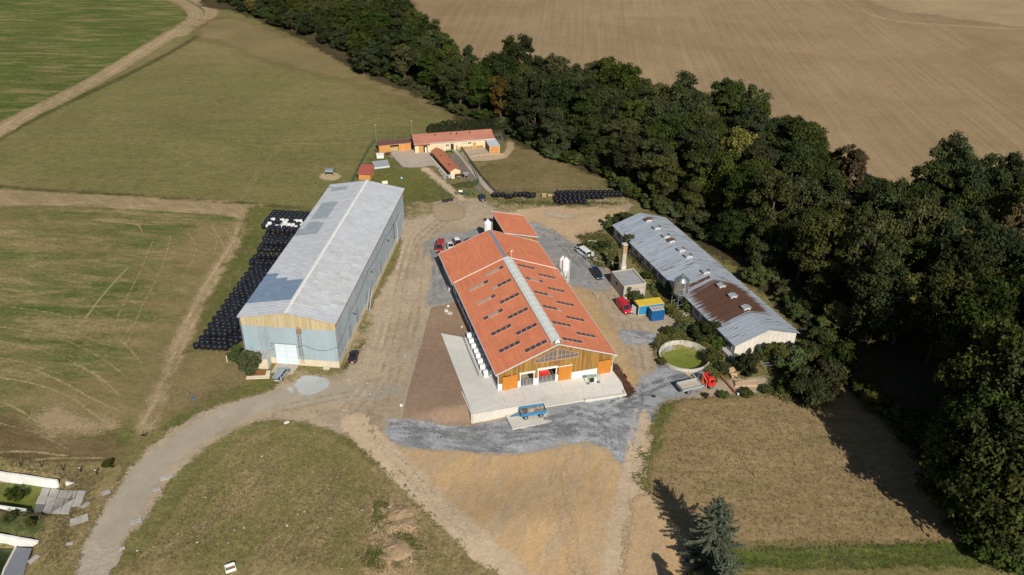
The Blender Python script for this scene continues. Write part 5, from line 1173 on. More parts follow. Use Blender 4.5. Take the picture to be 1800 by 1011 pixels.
for x, y, d in zip(_X[_ok], _Y[_ok], _D[_ok]):
    g0 = project((x, y, 0))
    if g0[0] < 330 or project((x, y, 14))[0] > 1960 or project((x, y, 14))[1] < -95 or g0[1] > 1300: continue
    sp = 6.6 if y > 330 else 7.6 if g0[0] < 1200 else 7.2
    if any((x-a)**2+(y-b)**2 < sp*sp for a, b, _ in pts): continue
    if 1538 < g0[0] < 1590 and 372 < g0[1] < 430: continue
    if pip(TALL, *g0): continue
    pts.append((float(x), float(y), float(d)))
pts.sort(key=lambda q: q[1]); print('wood trees', len(pts))
KIND = ['full round crowned', 'gappy dark green', 'olive green', 'broad spreading', 'loose airy', 'dense low', 'upright narrow']
def where(x, y, k):
    q = project((x, y, 5)); X_, Y_ = q
    if Y_ > 640: w_ = 'tree of the tall clump at the mown meadow corner' if X_ < 1700 else 'tree in the bottom right corner of the wood'
    elif X_ > 1480: w_ = 'tree of the wood beside the stubble field, far right' if Y_ < 430 else 'tree deep in the shaded wood at the right edge'
    elif X_ > 1180 and Y_ > 400: w_ = 'tree of the wood behind the near half of the rusty cowshed'
    elif X_ > 1100 and Y_ > 300: w_ = 'tree of the wood behind the far end of the rusty cowshed'
    elif X_ > 900: w_ = 'tree of the wood right of the paddock' if Y_ > 200 else 'tree of the wood on the stubble field side above the paddock'
    elif X_ > 750: w_ = 'tree of the wood above the farmhouse hedge'
    elif X_ > 600: w_ = 'tree of the wood at the bulge into the meadow'
    else: w_ = 'tree at the far thin end of the wood'
    return KIND[k]+' '+w_
for x, y, d in pts[:400]:
    q = project((x, y, 0)); s = rng.uniform(.98, 1.32); sz = s*rng.uniform(.92, 1.2)
    if q[1] > 640: sz *= 1.42; s *= 1.22
    elif q[0] > 1480: sz *= 1.12
    if q[0] < 640: s *= .85; sz *= .62
    if 1180 < q[0] < 1480 and d < 7 and y < 230: sz *= .75; s *= .8
    if d < 6 and q[1] < 600: sz *= .85; s *= .9
    k_ = int(rng.integers(len(PT))); ye = rng.random() < (.07 if q[0] > 1480 and q[1] < 700 else .025); tree(PY[k_ % 2] if ye else PT[k_], (x, y, -.1), s, sz, rng.uniform(0, 6.28), where(x, y, k_).replace(KIND[k_], ('yellowing', 'browning')[k_ % 2]) if ye else where(x, y, k_), 'trees of the wood')
def solo(pr_, b, h, label, wid=1.0, name='broadleaf_tree', cat='tree', group=None):
    p = on(*b); k = h/pr_[2]; return tree(pr_, p, k*wid, k, random.uniform(0, 6.28), label, group, name, cat)
def solo_c(pr_, c, h, label, wid=1.0):
    """tree whose crown centre is seen at pixel c"""
    q = flat(c[0], c[1], h*.62); k = h/pr_[2]
    for o in [o for o in list(bpy.data.objects) if o.name.startswith('broadleaf_tree') and o.get('group') == 'trees of the wood']:
        dx, dy = o.location.x-q[0], o.location.y-q[1]
        if math.hypot(dx, dy) < 5 or (abs(dx-q[0]*dy/q[1]) < 4 and -15 < dy < 0):
            for ch in list(o.children): bpy.data.objects.remove(ch)
            bpy.data.objects.remove(o)
    return tree(pr_, (q[0], q[1], 0), k*wid, k, random.uniform(0, 6.28), label)
solo_c(PY[0], (1300, 255), 19, 'yellow olive tree at the field edge of the wood above the far cowshed end')
solo_c(PT[4], (1332, 205), 20, 'airy oak standing out above the field edge of the wood, light showing through its crown', .8)
solo_c(PY[1], (1497, 300), 20, 'rusty brown autumn tree poking above the wood against the stubble field', .8)
solo_c(PY[0], (1595, 520), 20, 'yellow autumn tree in the dark of the wood, left of the bare one', .9)
solo_c(PY[0], (1700, 445), 20, 'yellowing tree above the bare one inside the wood', 1.0)
solo_c(PY[1], (880, 165), 17, 'olive brown tree behind the clipped hedge at the farmhouse', .9)
solo_c(PY[0], (1755, 520), 19, 'sparse golden tree deep in the right part of the wood', .8)
solo(PT[0], (640, 131), 11, 'round green tree jutting out from the wood into the meadow', 1.2)
solo(PT[5], (1335, 475), 13, 'bushy green tree leaning over the back edge of the rusty roof', .8)
for i, (b_, h_) in enumerate((((1712, 955), 27), ((1690, 905), 24), ((1765, 985), 27), ((1700, 860), 22), ((1655, 880), 15))):
    solo(PT[(3, 0, 4, 2, 5)[i]], b_, h_, ['tall green tree whose crown spreads over the meadow corner, nearest to the lush verge', 'big dark tree just above the meadow corner of the clump', 'huge green tree at the lower right picture edge', 'tree in the middle of the tall meadow corner clump', 'lower leaning tree on the meadow side of the tall clump'][i], .95)
# bare tree
def bare():
    q_ = flat(1675, 470, 8); p = Vector((q_[0], q_[1], 0)); B = thing('bare_tree', 'leafless grey branched tree standing in the wood on the right', 'tree', p); g = MB()
    def br(a, d, L, r, k):
        b = a+d*L; g.tube([a, a.lerp(b, .5)+Vector((random.uniform(-.2, .2),)*3), b], r, 5, r2=r*.5)
        if k:
            for _ in range(4 if k > 1 else 3): br(a.lerp(b, random.uniform(.5, 1)), (d+Vector((random.gauss(0, .45), random.gauss(0, .45), random.gauss(.1, .3)))).normalized(), L*.68, r*.5, k-1)
    br(Vector((0, 0, -.2)), Vector((.1, 0, 1)), 8.5, .35, 4); g.build('trunk', paint('grey_bark', (.25, .22, .18), .9), B)
bare()
# bushes
PB = [proto(LMG, 4, 2.2, .0, 16, 300, .17, tr=.1, nlimb=4), proto(LM2, 4.5, 2.4, 0, 18, 300, .18, tr=.1, nlimb=4), proto(LMG, 5, 1.6, 0, 13, 300, .16, 'cone', tr=.1, nlimb=4), proto(LM, 4, 2.6, 0, 18, 300, .18, tr=.1, nlimb=4)]
bl = [(1068, 402, 4.5, 1, 2, 'upright bush at the back corner of the rusty roofed cowshed'), (1086, 396, 3.5, 1, 0, 'low bush right behind the far gable of the old cowshed'), (1098, 404, 5, .9, 1, 'bush leaning on the far end wall of the cowshed'),
 (1040, 437, 2.0, 1.5, 0, 'low weedy bush growing in the overgrown round pit'), (1058, 440, 2.2, 1.6, 3, 'dark low bush behind the overgrown round pit'), (1022, 437, 1.4, 1.2, 1, 'small shrub on the left rim of the overgrown pit'), (1105, 440, 5, .8, 0, 'leafy bush growing against the cowshed wall above the chimney'), 
 (1082, 480, 5.0, .7, 2, 'tall thin bush left of the chimney foot'), (1070, 472, 4.0, .6, 2, 'narrow bush beside the rubble, left of the chimney'), (1092, 484, 3.5, .8, 0, 'bush in front of the chimney on the left hut corner'),
 (1103, 525, 3.5, 1, 2, 'upright bush at the front corner of the concrete hut'), (1116, 530, 3.0, 1.0, 0, 'small leafy bush before the concrete hut door'), (1180, 512, 4.0, .9, 0, 'bush growing between chimney yard and cowshed behind the silver silo'), (1209, 548, 3.5, 1, 0, 'bush to the right of the silver silo legs'), (1178, 552, 1.5, 1.2, 1, 'low bush at the left foot of the silver silo'),
 (1140, 490, 1.6, 2, 1, 'low scrub right of the concrete hut'), (1150, 510, 1.6, 1.6, 0, 'scrub patch between hut and cowshed'), (1128, 462, 1.5, 2.0, 1, 'thin scrub along the cowshed wall'),
 (1175, 590, 1.8, 1.8, 1, 'weedy scrub behind the round tank'), (1205, 583, 2.4, 1.6, 0, 'scrub bush behind the right half of the round tank'), (1240, 598, 4.2, 1.2, 3, 'dark round bush between tank and cowshed'), (1252, 635, 2.2, 1.7, 1, 'low scrub on the right rim of the round tank'), (1270, 655, 2.0, 1.6, 1, 'low scrub between tank and pallets'), (1262, 610, 2.6, 1.4, 0, 'bush against the cowshed side near its corner'), (1163, 640, 1.2, 1.6, 1, 'dry scrub on the left rim of the round tank'), (1150, 612, 1.2, 1.3, 1, 'low scrub at the left of the round tank'),
 (1310, 655, 3.6, 1.1, 3, 'dark shrub in front of the white gable corner'), (1330, 640, 4.2, 1.0, 2, 'bush before the left part of the white gable'), (1360, 640, 5.0, 1.1, 1, 'tall bush covering the middle of the white gable'), (1392, 650, 5.5, 1.2, 0, 'tall bush covering the right part of the white gable'), (1420, 640, 5, 1.2, 1, 'bush at the right corner of the cowshed'),
 (1415, 705, 6.0, 1.15, 3, 'big dark willow bush at the top edge of the mown meadow'), (1450, 690, 6.5, 1.1, 1, 'big bush right of the dark willow bush'), (1385, 690, 3.5, 1.2, 0, 'bush left of the big dark willow bush'), (1470, 655, 6, 1.2, 3, 'high bush between cowshed corner and the dark wood'), (1440, 615, 5, 1.3, 1, 'bush behind the right cowshed corner'), (1400, 560, 4, 1.3, 0, 'bush along the back eave of the cowshed'), (1375, 530, 3.5, 1.3, 1, 'scrub along the back eave, middle of the cowshed'), (1330, 500, 5, 1.2, 0, 'light green bush behind the roof by the rust patch'),
 (1270, 700, 1.4, 1.6, 0, 'low weeds at the end of the red pipe'), (1310, 695, 1.3, 2.0, 1, 'low weeds below the timber stack'), (1345, 690, 1.3, 2.0, 0, 'weeds at the upper meadow edge right of the timber stack'), (1240, 700, .9, 1.5, 1, 'small weeds left of the red pipe end'),
 (420, 640, 5.0, 1.0, 2, 'green bush at the hangar corner beside the bales'), (441, 655, 4.6, 1.1, 1, 'dark olive bush left of the cream hut'), (430, 650, 2.5, 1.0, 0, 'small bush between the two hangar corner bushes'), (408, 634, 2.2, .9, 0, 'small bush nearest the black bales'),
 (192, 822, 1.2, 1.6, 1, 'low bush beside the road near the fence posts'), (30, 880, 2.4, .9, 3, 'dark bush growing out of the green basin'), (48, 872, 1.6, .8, 0, 'small bush in the right end of the green basin'), (20, 915, 1.3, 1.6, 0, 'low scrub on the bank between the two basins'), (55, 925, 1.3, 1.2, 1, 'scrub at the end of the bank between the basins'),
 (1150, 700, .5, 1.2, 0, 'grass clump at the gravel lobe')]
for (x_, y_, h, wd, k, lab) in bl: solo(PB[k], (x_, y_), h, lab, wd, 'bush', 'bush')
# undergrowth along the wood edge
k = 0
for a, b in zip(near_edge[6:], near_edge[7:]):
    for t in (.15, .5, .85):
        q = (a[0]+(b[0]-a[0])*t, a[1]+(b[1]-a[1])*t-3)
        if 1240 < q[0] < 1500 and 430 < q[1] < 700 or q[0] > 1745 or q[0] < 640: continue
        solo(PB[int(rng.integers(4))], q, random.uniform(2.5, 4.5), 'low dark shrub in the undergrowth at '+('the meadow bulge of the wood' if q[0] < 800 else 'the wood edge behind the farmhouse hedge' if q[0] < 930 else 'the paddock side of the wood' if q[0] < 1120 else 'the wood edge behind the cowshed gable' if q[0] < 1260 else 'the mown meadow side of the wood'), random.uniform(1.2, 1.9), 'shrub', 'shrub', 'shrubs along the wood edge')
for q in px('1330,470 1355,495 1380,520 1410,555 1440,590 1250,425 1225,408 1290,448 1270,430 1395,540 1425,575 1460,630 1475,660'):
    solo(PB[int(rng.integers(4))], q, random.uniform(3, 5), 'dark shrub crowding the far eave of the rusty roofed cowshed', random.uniform(1., 1.5), 'shrub', 'shrub', 'shrubs behind the cowshed')
for i_, q in enumerate(px('1640,840 1660,880 1690,930 1712,962 1745,975 1780,990 1680,905 1725,945 1650,815 1625,790 1770,960 1600,770 1570,745 1530,715')):
    solo(PB[i_ % 4], q, random.uniform(3.5, 6), 'leafy dark shrub below the tall trees at the mown meadow corner', random.uniform(1.1, 1.6), 'shrub', 'shrub', 'shrubs at the meadow corner')
# clipped hedge
def hedge():
    H = thing('hedge', 'long clipped dark green hedge behind the farmhouse roof', 'hedge', (0, 0, 0)); a = at(758, 233); b = at(900, 226); n = 15; P = []; Nn = []
    for k in range(n):
        c = a.lerp(b, k/(n-1)); d = rng.normal(0, 1, (650, 3)); d[:, 2] = abs(d[:, 2]); d /= np.linalg.norm(d, axis=1)[:, None]
        r = np.array([1.8, 3.2, (3.0 if 1 < k else 2.2)])*rng.uniform(.9, 1.1); P.append(np.array(c)+d*r+np.array([0, 1.5, .2])+rng.normal(0, .12, (650, 3))); Nn.append(d)
    P = np.concatenate(P); Nn = np.concatenate(Nn); Ti = rng.uniform(.2, .6, len(P)); V, _ = cards(P, Nn, .2, Ti, .4); link('foliage', cardmesh('hedge_mesh', V, Ti, LM), H)
hedge()
# blue spruce
def spruce(b, h, r0, label, seed=3):
    rg = random.Random(seed); p = on(*b); S_ = thing('spruce', label, 'conifer', p)
    MB().tube([(0, 0, -.2), (0, 0, h*.5), (.05, 0, h)], .28, 7, r2=.04).build('trunk', bark, S_)
    s = N('blue_needles', .7, 0, .2); s.color(s.mix(s.attr('tint'), (.032, .045, .026), (.125, .15, .10))); s = s.m
    Pp = []; Nn = []; Ti = []; limb = MB(); z = h*.03
    while z < h*.985:
        f = 1-z/h; nb = int(5+8*f); Rr = r0*(f**.8)*1.0+.25
        for k in range(nb):
            a = 2*math.pi*(k+rg.random()*.9)/nb; L = Rr*rg.uniform(.55, 1.22)*(1.0 if rg.random() > .12 else 1.2); d = Vector((math.cos(a), math.sin(a), 0)); up = .42*(1-f)+.05; tb = rg.uniform(.2, .7)
            pts_ = []; m = max(3, int(L/.25))
            for j in range(m+1):
                t = j/m; q = Vector((0, 0, z))+d*L*t+Vector((0, 0, L*(up*t-.42*f*t*t+.22*t**3))); pts_.append(q)
                w_ = .50*(1-t*.7)*min(1, L/2+.3); side = Vector((-d.y, d.x, 0))
                nn = int(12+14*f)
                for _ in range(nn if t > .12 else 2):
                    o = rg.uniform(-1, 1); off = side*o*w_+d*(rg.uniform(-.12, .12)-abs(o)*.15)+Vector((0, 0, rg.uniform(-.18, .04)-abs(o)*.16)); Pp.append(q+off); Nn.append((d.x*.3, d.y*.3, 1)); Ti.append(min(1, max(0, tb+.3*(t-.4)+rg.gauss(0, .16))))
            limb.tube([pts_[0], pts_[-2]], .05, 3, r2=.015)
        z += h*.040*(.6+.6*f)
    Pp = np.array([tuple(q) for q in Pp]); Nn = np.array(Nn); V, _ = cards(Pp, Nn, .15, None, .5, .45); link('needles', cardmesh('needle_mesh', V, Ti, s), S_); limb.build('branch', bark, S_)
spruce((1245, 992), 13.4, 5.0, 'blue grey spruce standing alone at the bottom edge of the mown meadow')
spruce((1262, 1068), 9.5, 3.2, 'smaller spruce just in front of the big blue one at the picture edge', 5)
solo(PT[6], (1205, 1075), 8.5, 'small tree at the bottom picture edge beside the spruces', .7)

# ================================================================ BALES
def bale_mat(name, rgb, rough):
    s = N(name, rough, 0, .5); v = s.pos(); n1 = s.noise(v, 6, 5, .7)
    c = s.mix(n1, tuple(x*.6 for x in rgb), tuple(min(1, x*1.4) for x in rgb)); c = s.mix(s.ramp(s.noise(v, .9, 5), .55, .8, 0, .4), c, (.12, .1, .08) if rgb[0] < .1 else (.5, .48, .42)); s.color(c); s.bump(n1, .35, .06); return s.m
mbk = bale_mat('black_wrap', (.012, .013, .018), .32); mwh = bale_mat('white_wrap', (.72, .72, .70), .4)
prof = [(0.0, .0), (.56, .0), (.62, .06), (.635, .6), (.62, 1.12), (.55, 1.2), (.3, 1.235), (.0, 1.24)]
def bale_mesh(m, seed):
    r_ = random.Random(seed); g = MB(); g.lathe(prof[1:-1], 18); g.v = [(x*(1+r_.uniform(-.025, .025)), y*(1+r_.uniform(-.025, .025)), z+r_.uniform(-.015, .015)) for x, y, z in g.v]; return g.mesh('bale_mesh', m, True)
BK = [bale_mesh(mbk, i) for i in range(4)]; BW = bale_mesh(mwh, 9)
NB = [0]
HID = px('425,580 416,556 581,324 710,332 711,400 600,650 437,640')
BIG = []
def bale(x, y, z, label, group, white=False):
    a_ = project((x, y, z+1.24))
    if pip(HID, *a_) and pip(HID, a_[0]-5, a_[1]-2): return None
    NB[0] += 1
    if NB[0] > 300: BIG.append((x, y, z)); return None
    o = link('wrapped_bale', BW if white else random.choice(BK), None, (x+random.uniform(-.10, .10), y+random.uniform(-.10, .10), z), random.uniform(0, 6.28)); _s = random.uniform(.95, 1.05); o.scale = (_s, _s, random.uniform(.9, 1.08)); o.rotation_euler[0] = random.uniform(-.05, .05); tag(o, label, 'bale', group); return o
def bgrid(A, ang, rows, start_cols, step=1.24, hexo=False):
    """A: world xy of first bale; rows run along direction ang (clockwise from +y)"""
    v = np.array([math.sin(ang), math.cos(ang)]); u = np.array([v[1], -v[0]])
    for k in range(rows):
        c0, c1 = start_cols(k)
        for c in range(c0, c1): yield k, c, np.array(A)+v*k*step*1.0+u*(c*step+(step*.5 if (hexo and k % 2) else 0))
A = np.array(at(347, 612)[:2]); ang = math.atan2(at(423.5, 469.5)[0]-A[0]+1.2, at(423.5, 469.5)[1]-A[1])
def cols(k):
    off = 0 if k < 2 else (0 if k < 8 else 0); return (off, 6 if k < 2 else (7 if k < 6 else 6))
hx = lambda p: (p[0]+53.77)*math.cos(R(4.72))-(p[1]-135.94)*math.sin(R(4.72)) < -.45
for k, c, p in bgrid(A, R(4.7)+.0, 28, cols, 1.24, True):
    sh = -.02*k; p = p+np.array([sh, 0])
    if not hx(p): continue
    if not (4 <= k <= 9 and 0 < c < 5): bale(p[0], p[1], gz(*p), 'black wrapped bale in the bottom layer of the long stack beside the hangar', 'black bales beside the hangar')
    if 2 <= k <= 10 and 0 < c < 6 and c < 5+(k > 3): bale(p[0]+.2, p[1]+.4, gz(*p)+1.22, 'black wrapped bale in the upper layer at the near end of the long stack', 'black bales beside the hangar')
def block(P0, rows, ncol, two=None, ang_=R(4.7), lab='black wrapped bale in the small stacks at the far end of the hangar', white=None, grp='black bales beside the hangar'):
    A_ = np.array(at(*P0)[:2]); out = []
    for k, c, p in bgrid(A_, ang_, rows, lambda k: (0, ncol[k] if isinstance(ncol, list) else ncol), 1.25):
        if not hx(p): continue
        top = two and two(k, c); z = gz(*p)
        out.append(bale(p[0], p[1], z, lab, grp))
        if top: out.append(bale(p[0]+.15, p[1]+.3, z+1.22, lab.replace('bale in', 'bale on top in'), grp))
    return out
block((443, 466), 3, 7, lambda k, c: k == 1 and c > 0)
block((457, 443), 4, 7, lambda k, c: k in (1, 2) and c > 0)
block((466, 424), 4, 8, lambda k, c: k in (2, 3))
E_ = block((464, 402), 8, 10)
z81 = lambda x, y: (330+x/3.743, 360+y/3.743)
wc = [z81(*q) for q in [(549, 55), (543, 124), (535, 143), (647, 76), (638, 90), (628, 104), (620, 118), (613, 135), (603, 152), (648, 140), (705, 98), (690, 130), (682, 143), (675, 157), (742, 102), (718, 147), (760, 62), (788, 66)]]
pe = [(o, project((o.location.x, o.location.y, 1.2))) for o in E_ if o]
for c in wc:
    o = min(pe, key=lambda q: (q[1][0]-c[0])**2+(q[1][1]-c[1])**2)
    pe.remove(o); o[0].data = BW; 
    if True: o[0]['label'] = 'white wrapped bale among black ones in the stack at the far hangar end'; o[0]['group'] = 'white bales at the far hangar end'
z86 = lambda x, y: (860+x/6.667, 320+y/6.667)
for q in [(55, 180), (103, 180), (160, 178), (210, 195), (253, 198), (305, 178), (358, 176), (408, 172), (450, 190), (496, 188), (522, 180), (450, 172)]:
    p = at(*z86(*q)); bale(p.x, p.y, gz(p.x, p.y), 'black wrapped bale in the loose row below the paddock fence', 'bales in the row below the paddock')
p0 = np.array(at(*z86(795, 255))[:2])
zr = [(795, 255), (848, 270), (908, 265), (960, 262), (1015, 260), (1068, 262), (1118, 265)]
rows_ = [[(x, y) for x, y in zr]]+[[(x-14+dx, y-30) for (x, y), dx in zip(zr, (0, -4, -8, -6, -4, -2, 0))]]+[[(785+i*54, 205) for i in range(11)]]+[[(830+i*52, 180) for i in range(11)]]+[[(800+i*50, 155) for i in range(16)]]
rows_ += [[(1390+i*48, 178) for i in range(4)]]
for rw in rows_:
    for q in rw: p = at(*z86(*q)); bale(p.x, p.y, gz(p.x, p.y), 'black wrapped bale in the wide stack below the paddock, near the trees', 'bales stacked below the paddock')
print('bales', NB[0])
if BIG:
    g = MB(); b0 = MB().lathe(prof[1:-1], 14)
    for (x, y, z) in BIG: g.add(b0.v, b0.f, 0, .5, Matrix.Translation((x, y, z)))
    tag(g.build('wrapped_bales', mbk, smooth=True), 'black wrapped bales at the shaded end of the stack below the paddock', 'bales', None, 'stuff')


# ================================================================ VEHICLES
m_tyre = paint('tyre', (.018, .018, .018), .9); m_rim = paint('rim_metal', (.4, .4, .42), .35, .7, var=.05)
m_cglass = glass('car_glass', (.012, .014, .018), .05); m_lamp = paint('lamp_glass', (.75, .75, .7), .2); m_tail = paint('tail_lamp', (.4, .02, .02), .3); m_trim = paint('dark_trim', (.03, .03, .032), .6)
def wheel(H, x, y, r, w_, name='wheel'):
    M_ = Matrix.Translation((x, y, r)) @ Matrix.Rotation(R(90), 4, 'X')
    t = MB().lathe([(r*.62, -w_/2), (r*.95, -w_/2), (r, -w_*.3), (r, w_*.3), (r*.95, w_/2), (r*.62, w_/2)], 18, M_).build(name, m_tyre, H)
    s_ = -1 if y > 0 else 1
    MB().lathe([(0.02, -w_*.52), (r*.62, -w_*.50), (r*.62, w_*.50), (.02, w_*.52)], 14, M_).build('rim', m_rim, t)
def carpaint(name, rgb): return paint(name, rgb, .28, .0, var=.03, dirt=tuple(c*.6+.08 for c in rgb), dirtamt=.2, spec=.6)
def vehicle(label, loc, rz, L, Wd, Ht, rgb, style='car', cat='car', name='parked_car', hatch=False, rear_open=False, two=None, roofrgb=None):
    H = thing(name, label, cat, loc, rz); cp = carpaint('paint_%d_%d_%d' % tuple(int(c*999) for c in rgb), rgb)
    h = Wd/2; gc = .18; van = style == 'van'; sh = Ht*(.55 if van else .62)
    # body stations: x, shoulder height
    if van: st = [(-L/2, .5, sh*.9, .9), (-L/2+.1, .25, sh, .97), (-L*.25, .2, sh, 1), (L*.2, .2, sh, 1), (L*.30, .2, sh*.96, .99), (L/2-.35, .25, sh*.80, .95), (L/2-.05, .3, sh*.62, .86), (L/2, .4, sh*.52, .8)]
    else: st = [(-L/2, .45, sh*.78, .84), (-L/2+.12, .28, sh*.93, .93), (-L*.3, .2, sh, 1), (L*.08, .2, sh, 1), (L*.22, .2, sh*.95, 1), (L/2-.5, .22, sh*.82, .96), (L/2-.08, .28, sh*.66, .86), (L/2, .4, sh*.52, .78)]
    rings = []
    for x, zb, zs, k in st:
        w_ = h*k; rings.append([(x, -w_*.9, zb), (x, -w_, zb+.14), (x, -w_, zs-.16), (x, -w_*.9, zs), (x, -w_*.45, zs+.035), (x, w_*.45, zs+.035), (x, w_*.9, zs), (x, w_, zs-.16), (x, w_, zb+.14), (x, w_*.9, zb)])
    MB().loft(rings).build('body', cp, H, smooth=False)
    # glasshouse
    if van: gh = [(-L/2+.06, sh-.02, .93), (-L/2+.12, Ht-.12, .86), (L*.2, Ht-.1, .86), (L*.36, sh-.06, .88)]
    elif style == 'wagon': gh = [(-L/2+.10, sh-.02, .88), (-L/2+.45, Ht-.1, .74), (L*.02, Ht-.06, .76), (L*.24, sh-.03, .88)]
    else: gh = [(-L/2+.25, sh-.02, .86), (-L/2+.85, Ht-.1, .72), (L*.0, Ht-.06, .74), (L*.22, sh-.03, .88)]
    (x0, z0, k0), (x1, z1, k1), (x2, z2, k2), (x3, z3_, k3) = gh
    vs = [(x0, -h*k0, z0), (x1, -h*k1, z1), (x2, -h*k2, z2), (x3, -h*k3, z3_)]; vs += [(x, -y, z) for x, y, z in vs]
    MB().add(vs, [(0, 3, 2, 1), (4, 5, 6, 7), (0, 1, 5, 4), (1, 2, 6, 5), (2, 3, 7, 6)]).build('windows', m_cglass, H)
    rp = cp if roofrgb is None else carpaint('roof_paint', roofrgb)
    mr = [(x1-.06, -h*k1-.015, z1), (x2+.06, -h*k2-.015, z2), (x2-.2, 0, z2+.07), (x1+.15, 0, z1+.09), (x2+.06, h*k2+.015, z2), (x1-.06, h*k1+.015, z1)]
    g = MB(); n_ = 5; ring = []
    for (x, z, k) in ((x1-.08, z1-.01, k1), (x1+.2, z1+.05, k1), (x2-.25, z2+.045, k2), (x2+.06, z2-.02, k2)):
        w_ = h*k+.02; ring.append([(x, -w_, z-.05), (x, -w_*.92, z+.02), (x, 0, z+.055), (x, w_*.92, z+.02), (x, w_, z-.05), (x, 0, z-.06)])
    g.loft(ring).build('roof', rp, H)
    # pillars
    for s_ in (-1, 1):
        g = MB()
        for (a, b) in (((x0, z0, k0), (x1, z1, k1)), ((x3, z3_, k3), (x2, z2, k2))): g.bar((a[0], s_*h*a[2], a[1]), (b[0], s_*h*b[2], b[1]), .09, .07)
        for t in ((.36, .68) if van else (.45,)):
            xb = x0+(x3-x0)*t; xt = x1+(x2-x1)*t; g.bar((xb, s_*(h*.885), sh-.02), (xt, s_*h*(k1+.015), z1), .1, .05)
        if van and not two: g.add([(x0+.1, s_*(h*.915), sh-.02), (x0+(x3-x0)*.3, s_*h*.915, sh-.02), (x1+(x2-x1)*.3, s_*h*(k1+.02), z1), (x1, s_*h*(k1+.02), z1)], [(0, 1, 2, 3)])
        g.build('pillar', cp, H)
        MB().box(x3-.35, s_*(h+.04)-.11, sh-.06, x3-.2, s_*(h+.04)+.11, sh+.12).build('mirror', m_trim, H)
        MB().box(L/2-.14, s_*h*.68-.17, sh*.52, L/2+.0, s_*h*.68+.14, sh*.66).build('headlight', m_lamp, H)
        MB().box(-L/2-.02, s_*h*.76-.09, sh*.55, -L/2+.1, s_*h*.76+.1, sh*.86).build('tail_light', m_tail, H)
    MB().box(L/2-.05, -h*.45, .38, L/2+.02, h*.45, .55).build('grille', m_trim, H)
    MB().box(L/2-.1, -h*.82, .22, L/2+.05, h*.82, .36).build('front_bumper', m_trim if van else cp, H); MB().box(-L/2-.06, -h*.85, .25, -L/2+.1, h*.85, .42).build('rear_bumper', m_trim if van else cp, H)
    MB().box(-L/2-.075, -.26, .45, -L/2-.02, .26, .58).build('number_plate', m_white, H)
    r = .33 if not van else .35
    for x in (-L*.30, L*.31):
        for s_ in (-1, 1): wheel(H, x, s_*(h-.10), r, .22)
    if rear_open == 'hatch':
        MB().slab([(-L/2-.75, -h*.74, Ht+.0), (-L/2+.35, -h*.74, Ht-.04), (-L/2+.35, h*.74, Ht-.04), (-L/2-.75, h*.74, Ht+.0)], .06).build('tailgate', cp, H); MB().box(-L/2-.03, -h*.7, .62, -L/2+.1, h*.7, sh+.15).build('boot_opening', m_dark, H)
    if rear_open == 'doors':
        for s_ in (-1, 1):
            d_ = MB().add([(-L/2, s_*h*.95, .5), (-L/2-.7, s_*(h+.25), .5), (-L/2-.7, s_*(h+.2), Ht-.15), (-L/2+.04, s_*h*.87, Ht-.12), (-L/2, s_*h*.95-.05*s_, .5), (-L/2-.7, s_*(h+.2), .5), (-L/2-.7, s_*(h+.15), Ht-.15), (-L/2+.04, s_*h*.87-.05*s_, Ht-.12)], [(0, 1, 2, 3), (7, 6, 5, 4), (0, 4, 5, 1), (1, 5, 6, 2), (2, 6, 7, 3)]).build('rear_door', cp, H)
        MB().box(-L/2-.03, -h*.8, .5, -L/2+.15, h*.8, Ht-.2).build('load_opening', m_dark, H); MB().box(-L/2-.1, -.4, .5, -L/2+.0, .3, 1.1).build('load', paint('pale_load', (.5, .5, .48)), H)
    return H
def heading(a, b):  # pixel a (rear) -> pixel b (front), returns location, rotation
    A_, B_ = on(*a), on(*b); d = B_-A_; c = (A_+B_)/2; c.z = gz(c.x, c.y); return c, math.atan2(d.y, d.x)
def put(a, b, **k): c, rz = heading(a, b); return vehicle(loc=c, rz=rz, **k)
put((619.5, 642), (625, 620), label='shiny black hatchback parked along the right wall of the hangar', L=4.3, Wd=1.78, Ht=1.48, rgb=(.008, .008, .01))
put((490, 670), (503, 653), label='silver blue estate car with raised tailgate in front of the hangar gate', L=4.6, Wd=1.78, Ht=1.5, rgb=(.27, .32, .36), style='wagon', rear_open='hatch')
put((849, 356), (846, 345), label='dark blue car parked outside the small farm gate', L=4.3, Wd=1.76, Ht=1.48, rgb=(.012, .03, .06))
put((776, 430), (771, 448), label='matt red van, leftmost vehicle behind the orange barn', L=4.9, Wd=1.9, Ht=1.95, rgb=(.33, .035, .035), style='van', cat='van', name='parked_van')
put((790, 432), (794, 443), label='white small car between the red van and the white-roofed car', L=3.9, Wd=1.7, Ht=1.42, rgb=(.6, .62, .62))
put((801, 426), (808, 438), label='dark red car with white roof, third behind the barn', L=4.1, Wd=1.7, Ht=1.6, rgb=(.25, .03, .03), roofrgb=(.75, .75, .75), style='wagon')
put((822, 428), (830, 436), label='black car mostly hidden by the barn roof edge, rightmost of the four', L=4.2, Wd=1.7, Ht=1.45, rgb=(.012, .012, .014))
put((1034, 455), (1015, 441), label='white minibus with open rear doors on the gravel beside the barn', L=4.9, Wd=1.9, Ht=1.95, rgb=(.68, .70, .71), style='van', cat='van', name='parked_van', rear_open='doors', two=True)
put((1043, 478), (1055, 494), label='black blue estate car on the gravel near the concrete hut', L=4.5, Wd=1.8, Ht=1.6, rgb=(.01, .018, .035), style='wagon')
put((1089, 536), (1104, 554), label='bright red van parked beside the yellow and blue container', L=4.9, Wd=1.92, Ht=1.95, rgb=(.50, .012, .035), style='van', cat='van', name='parked_van')
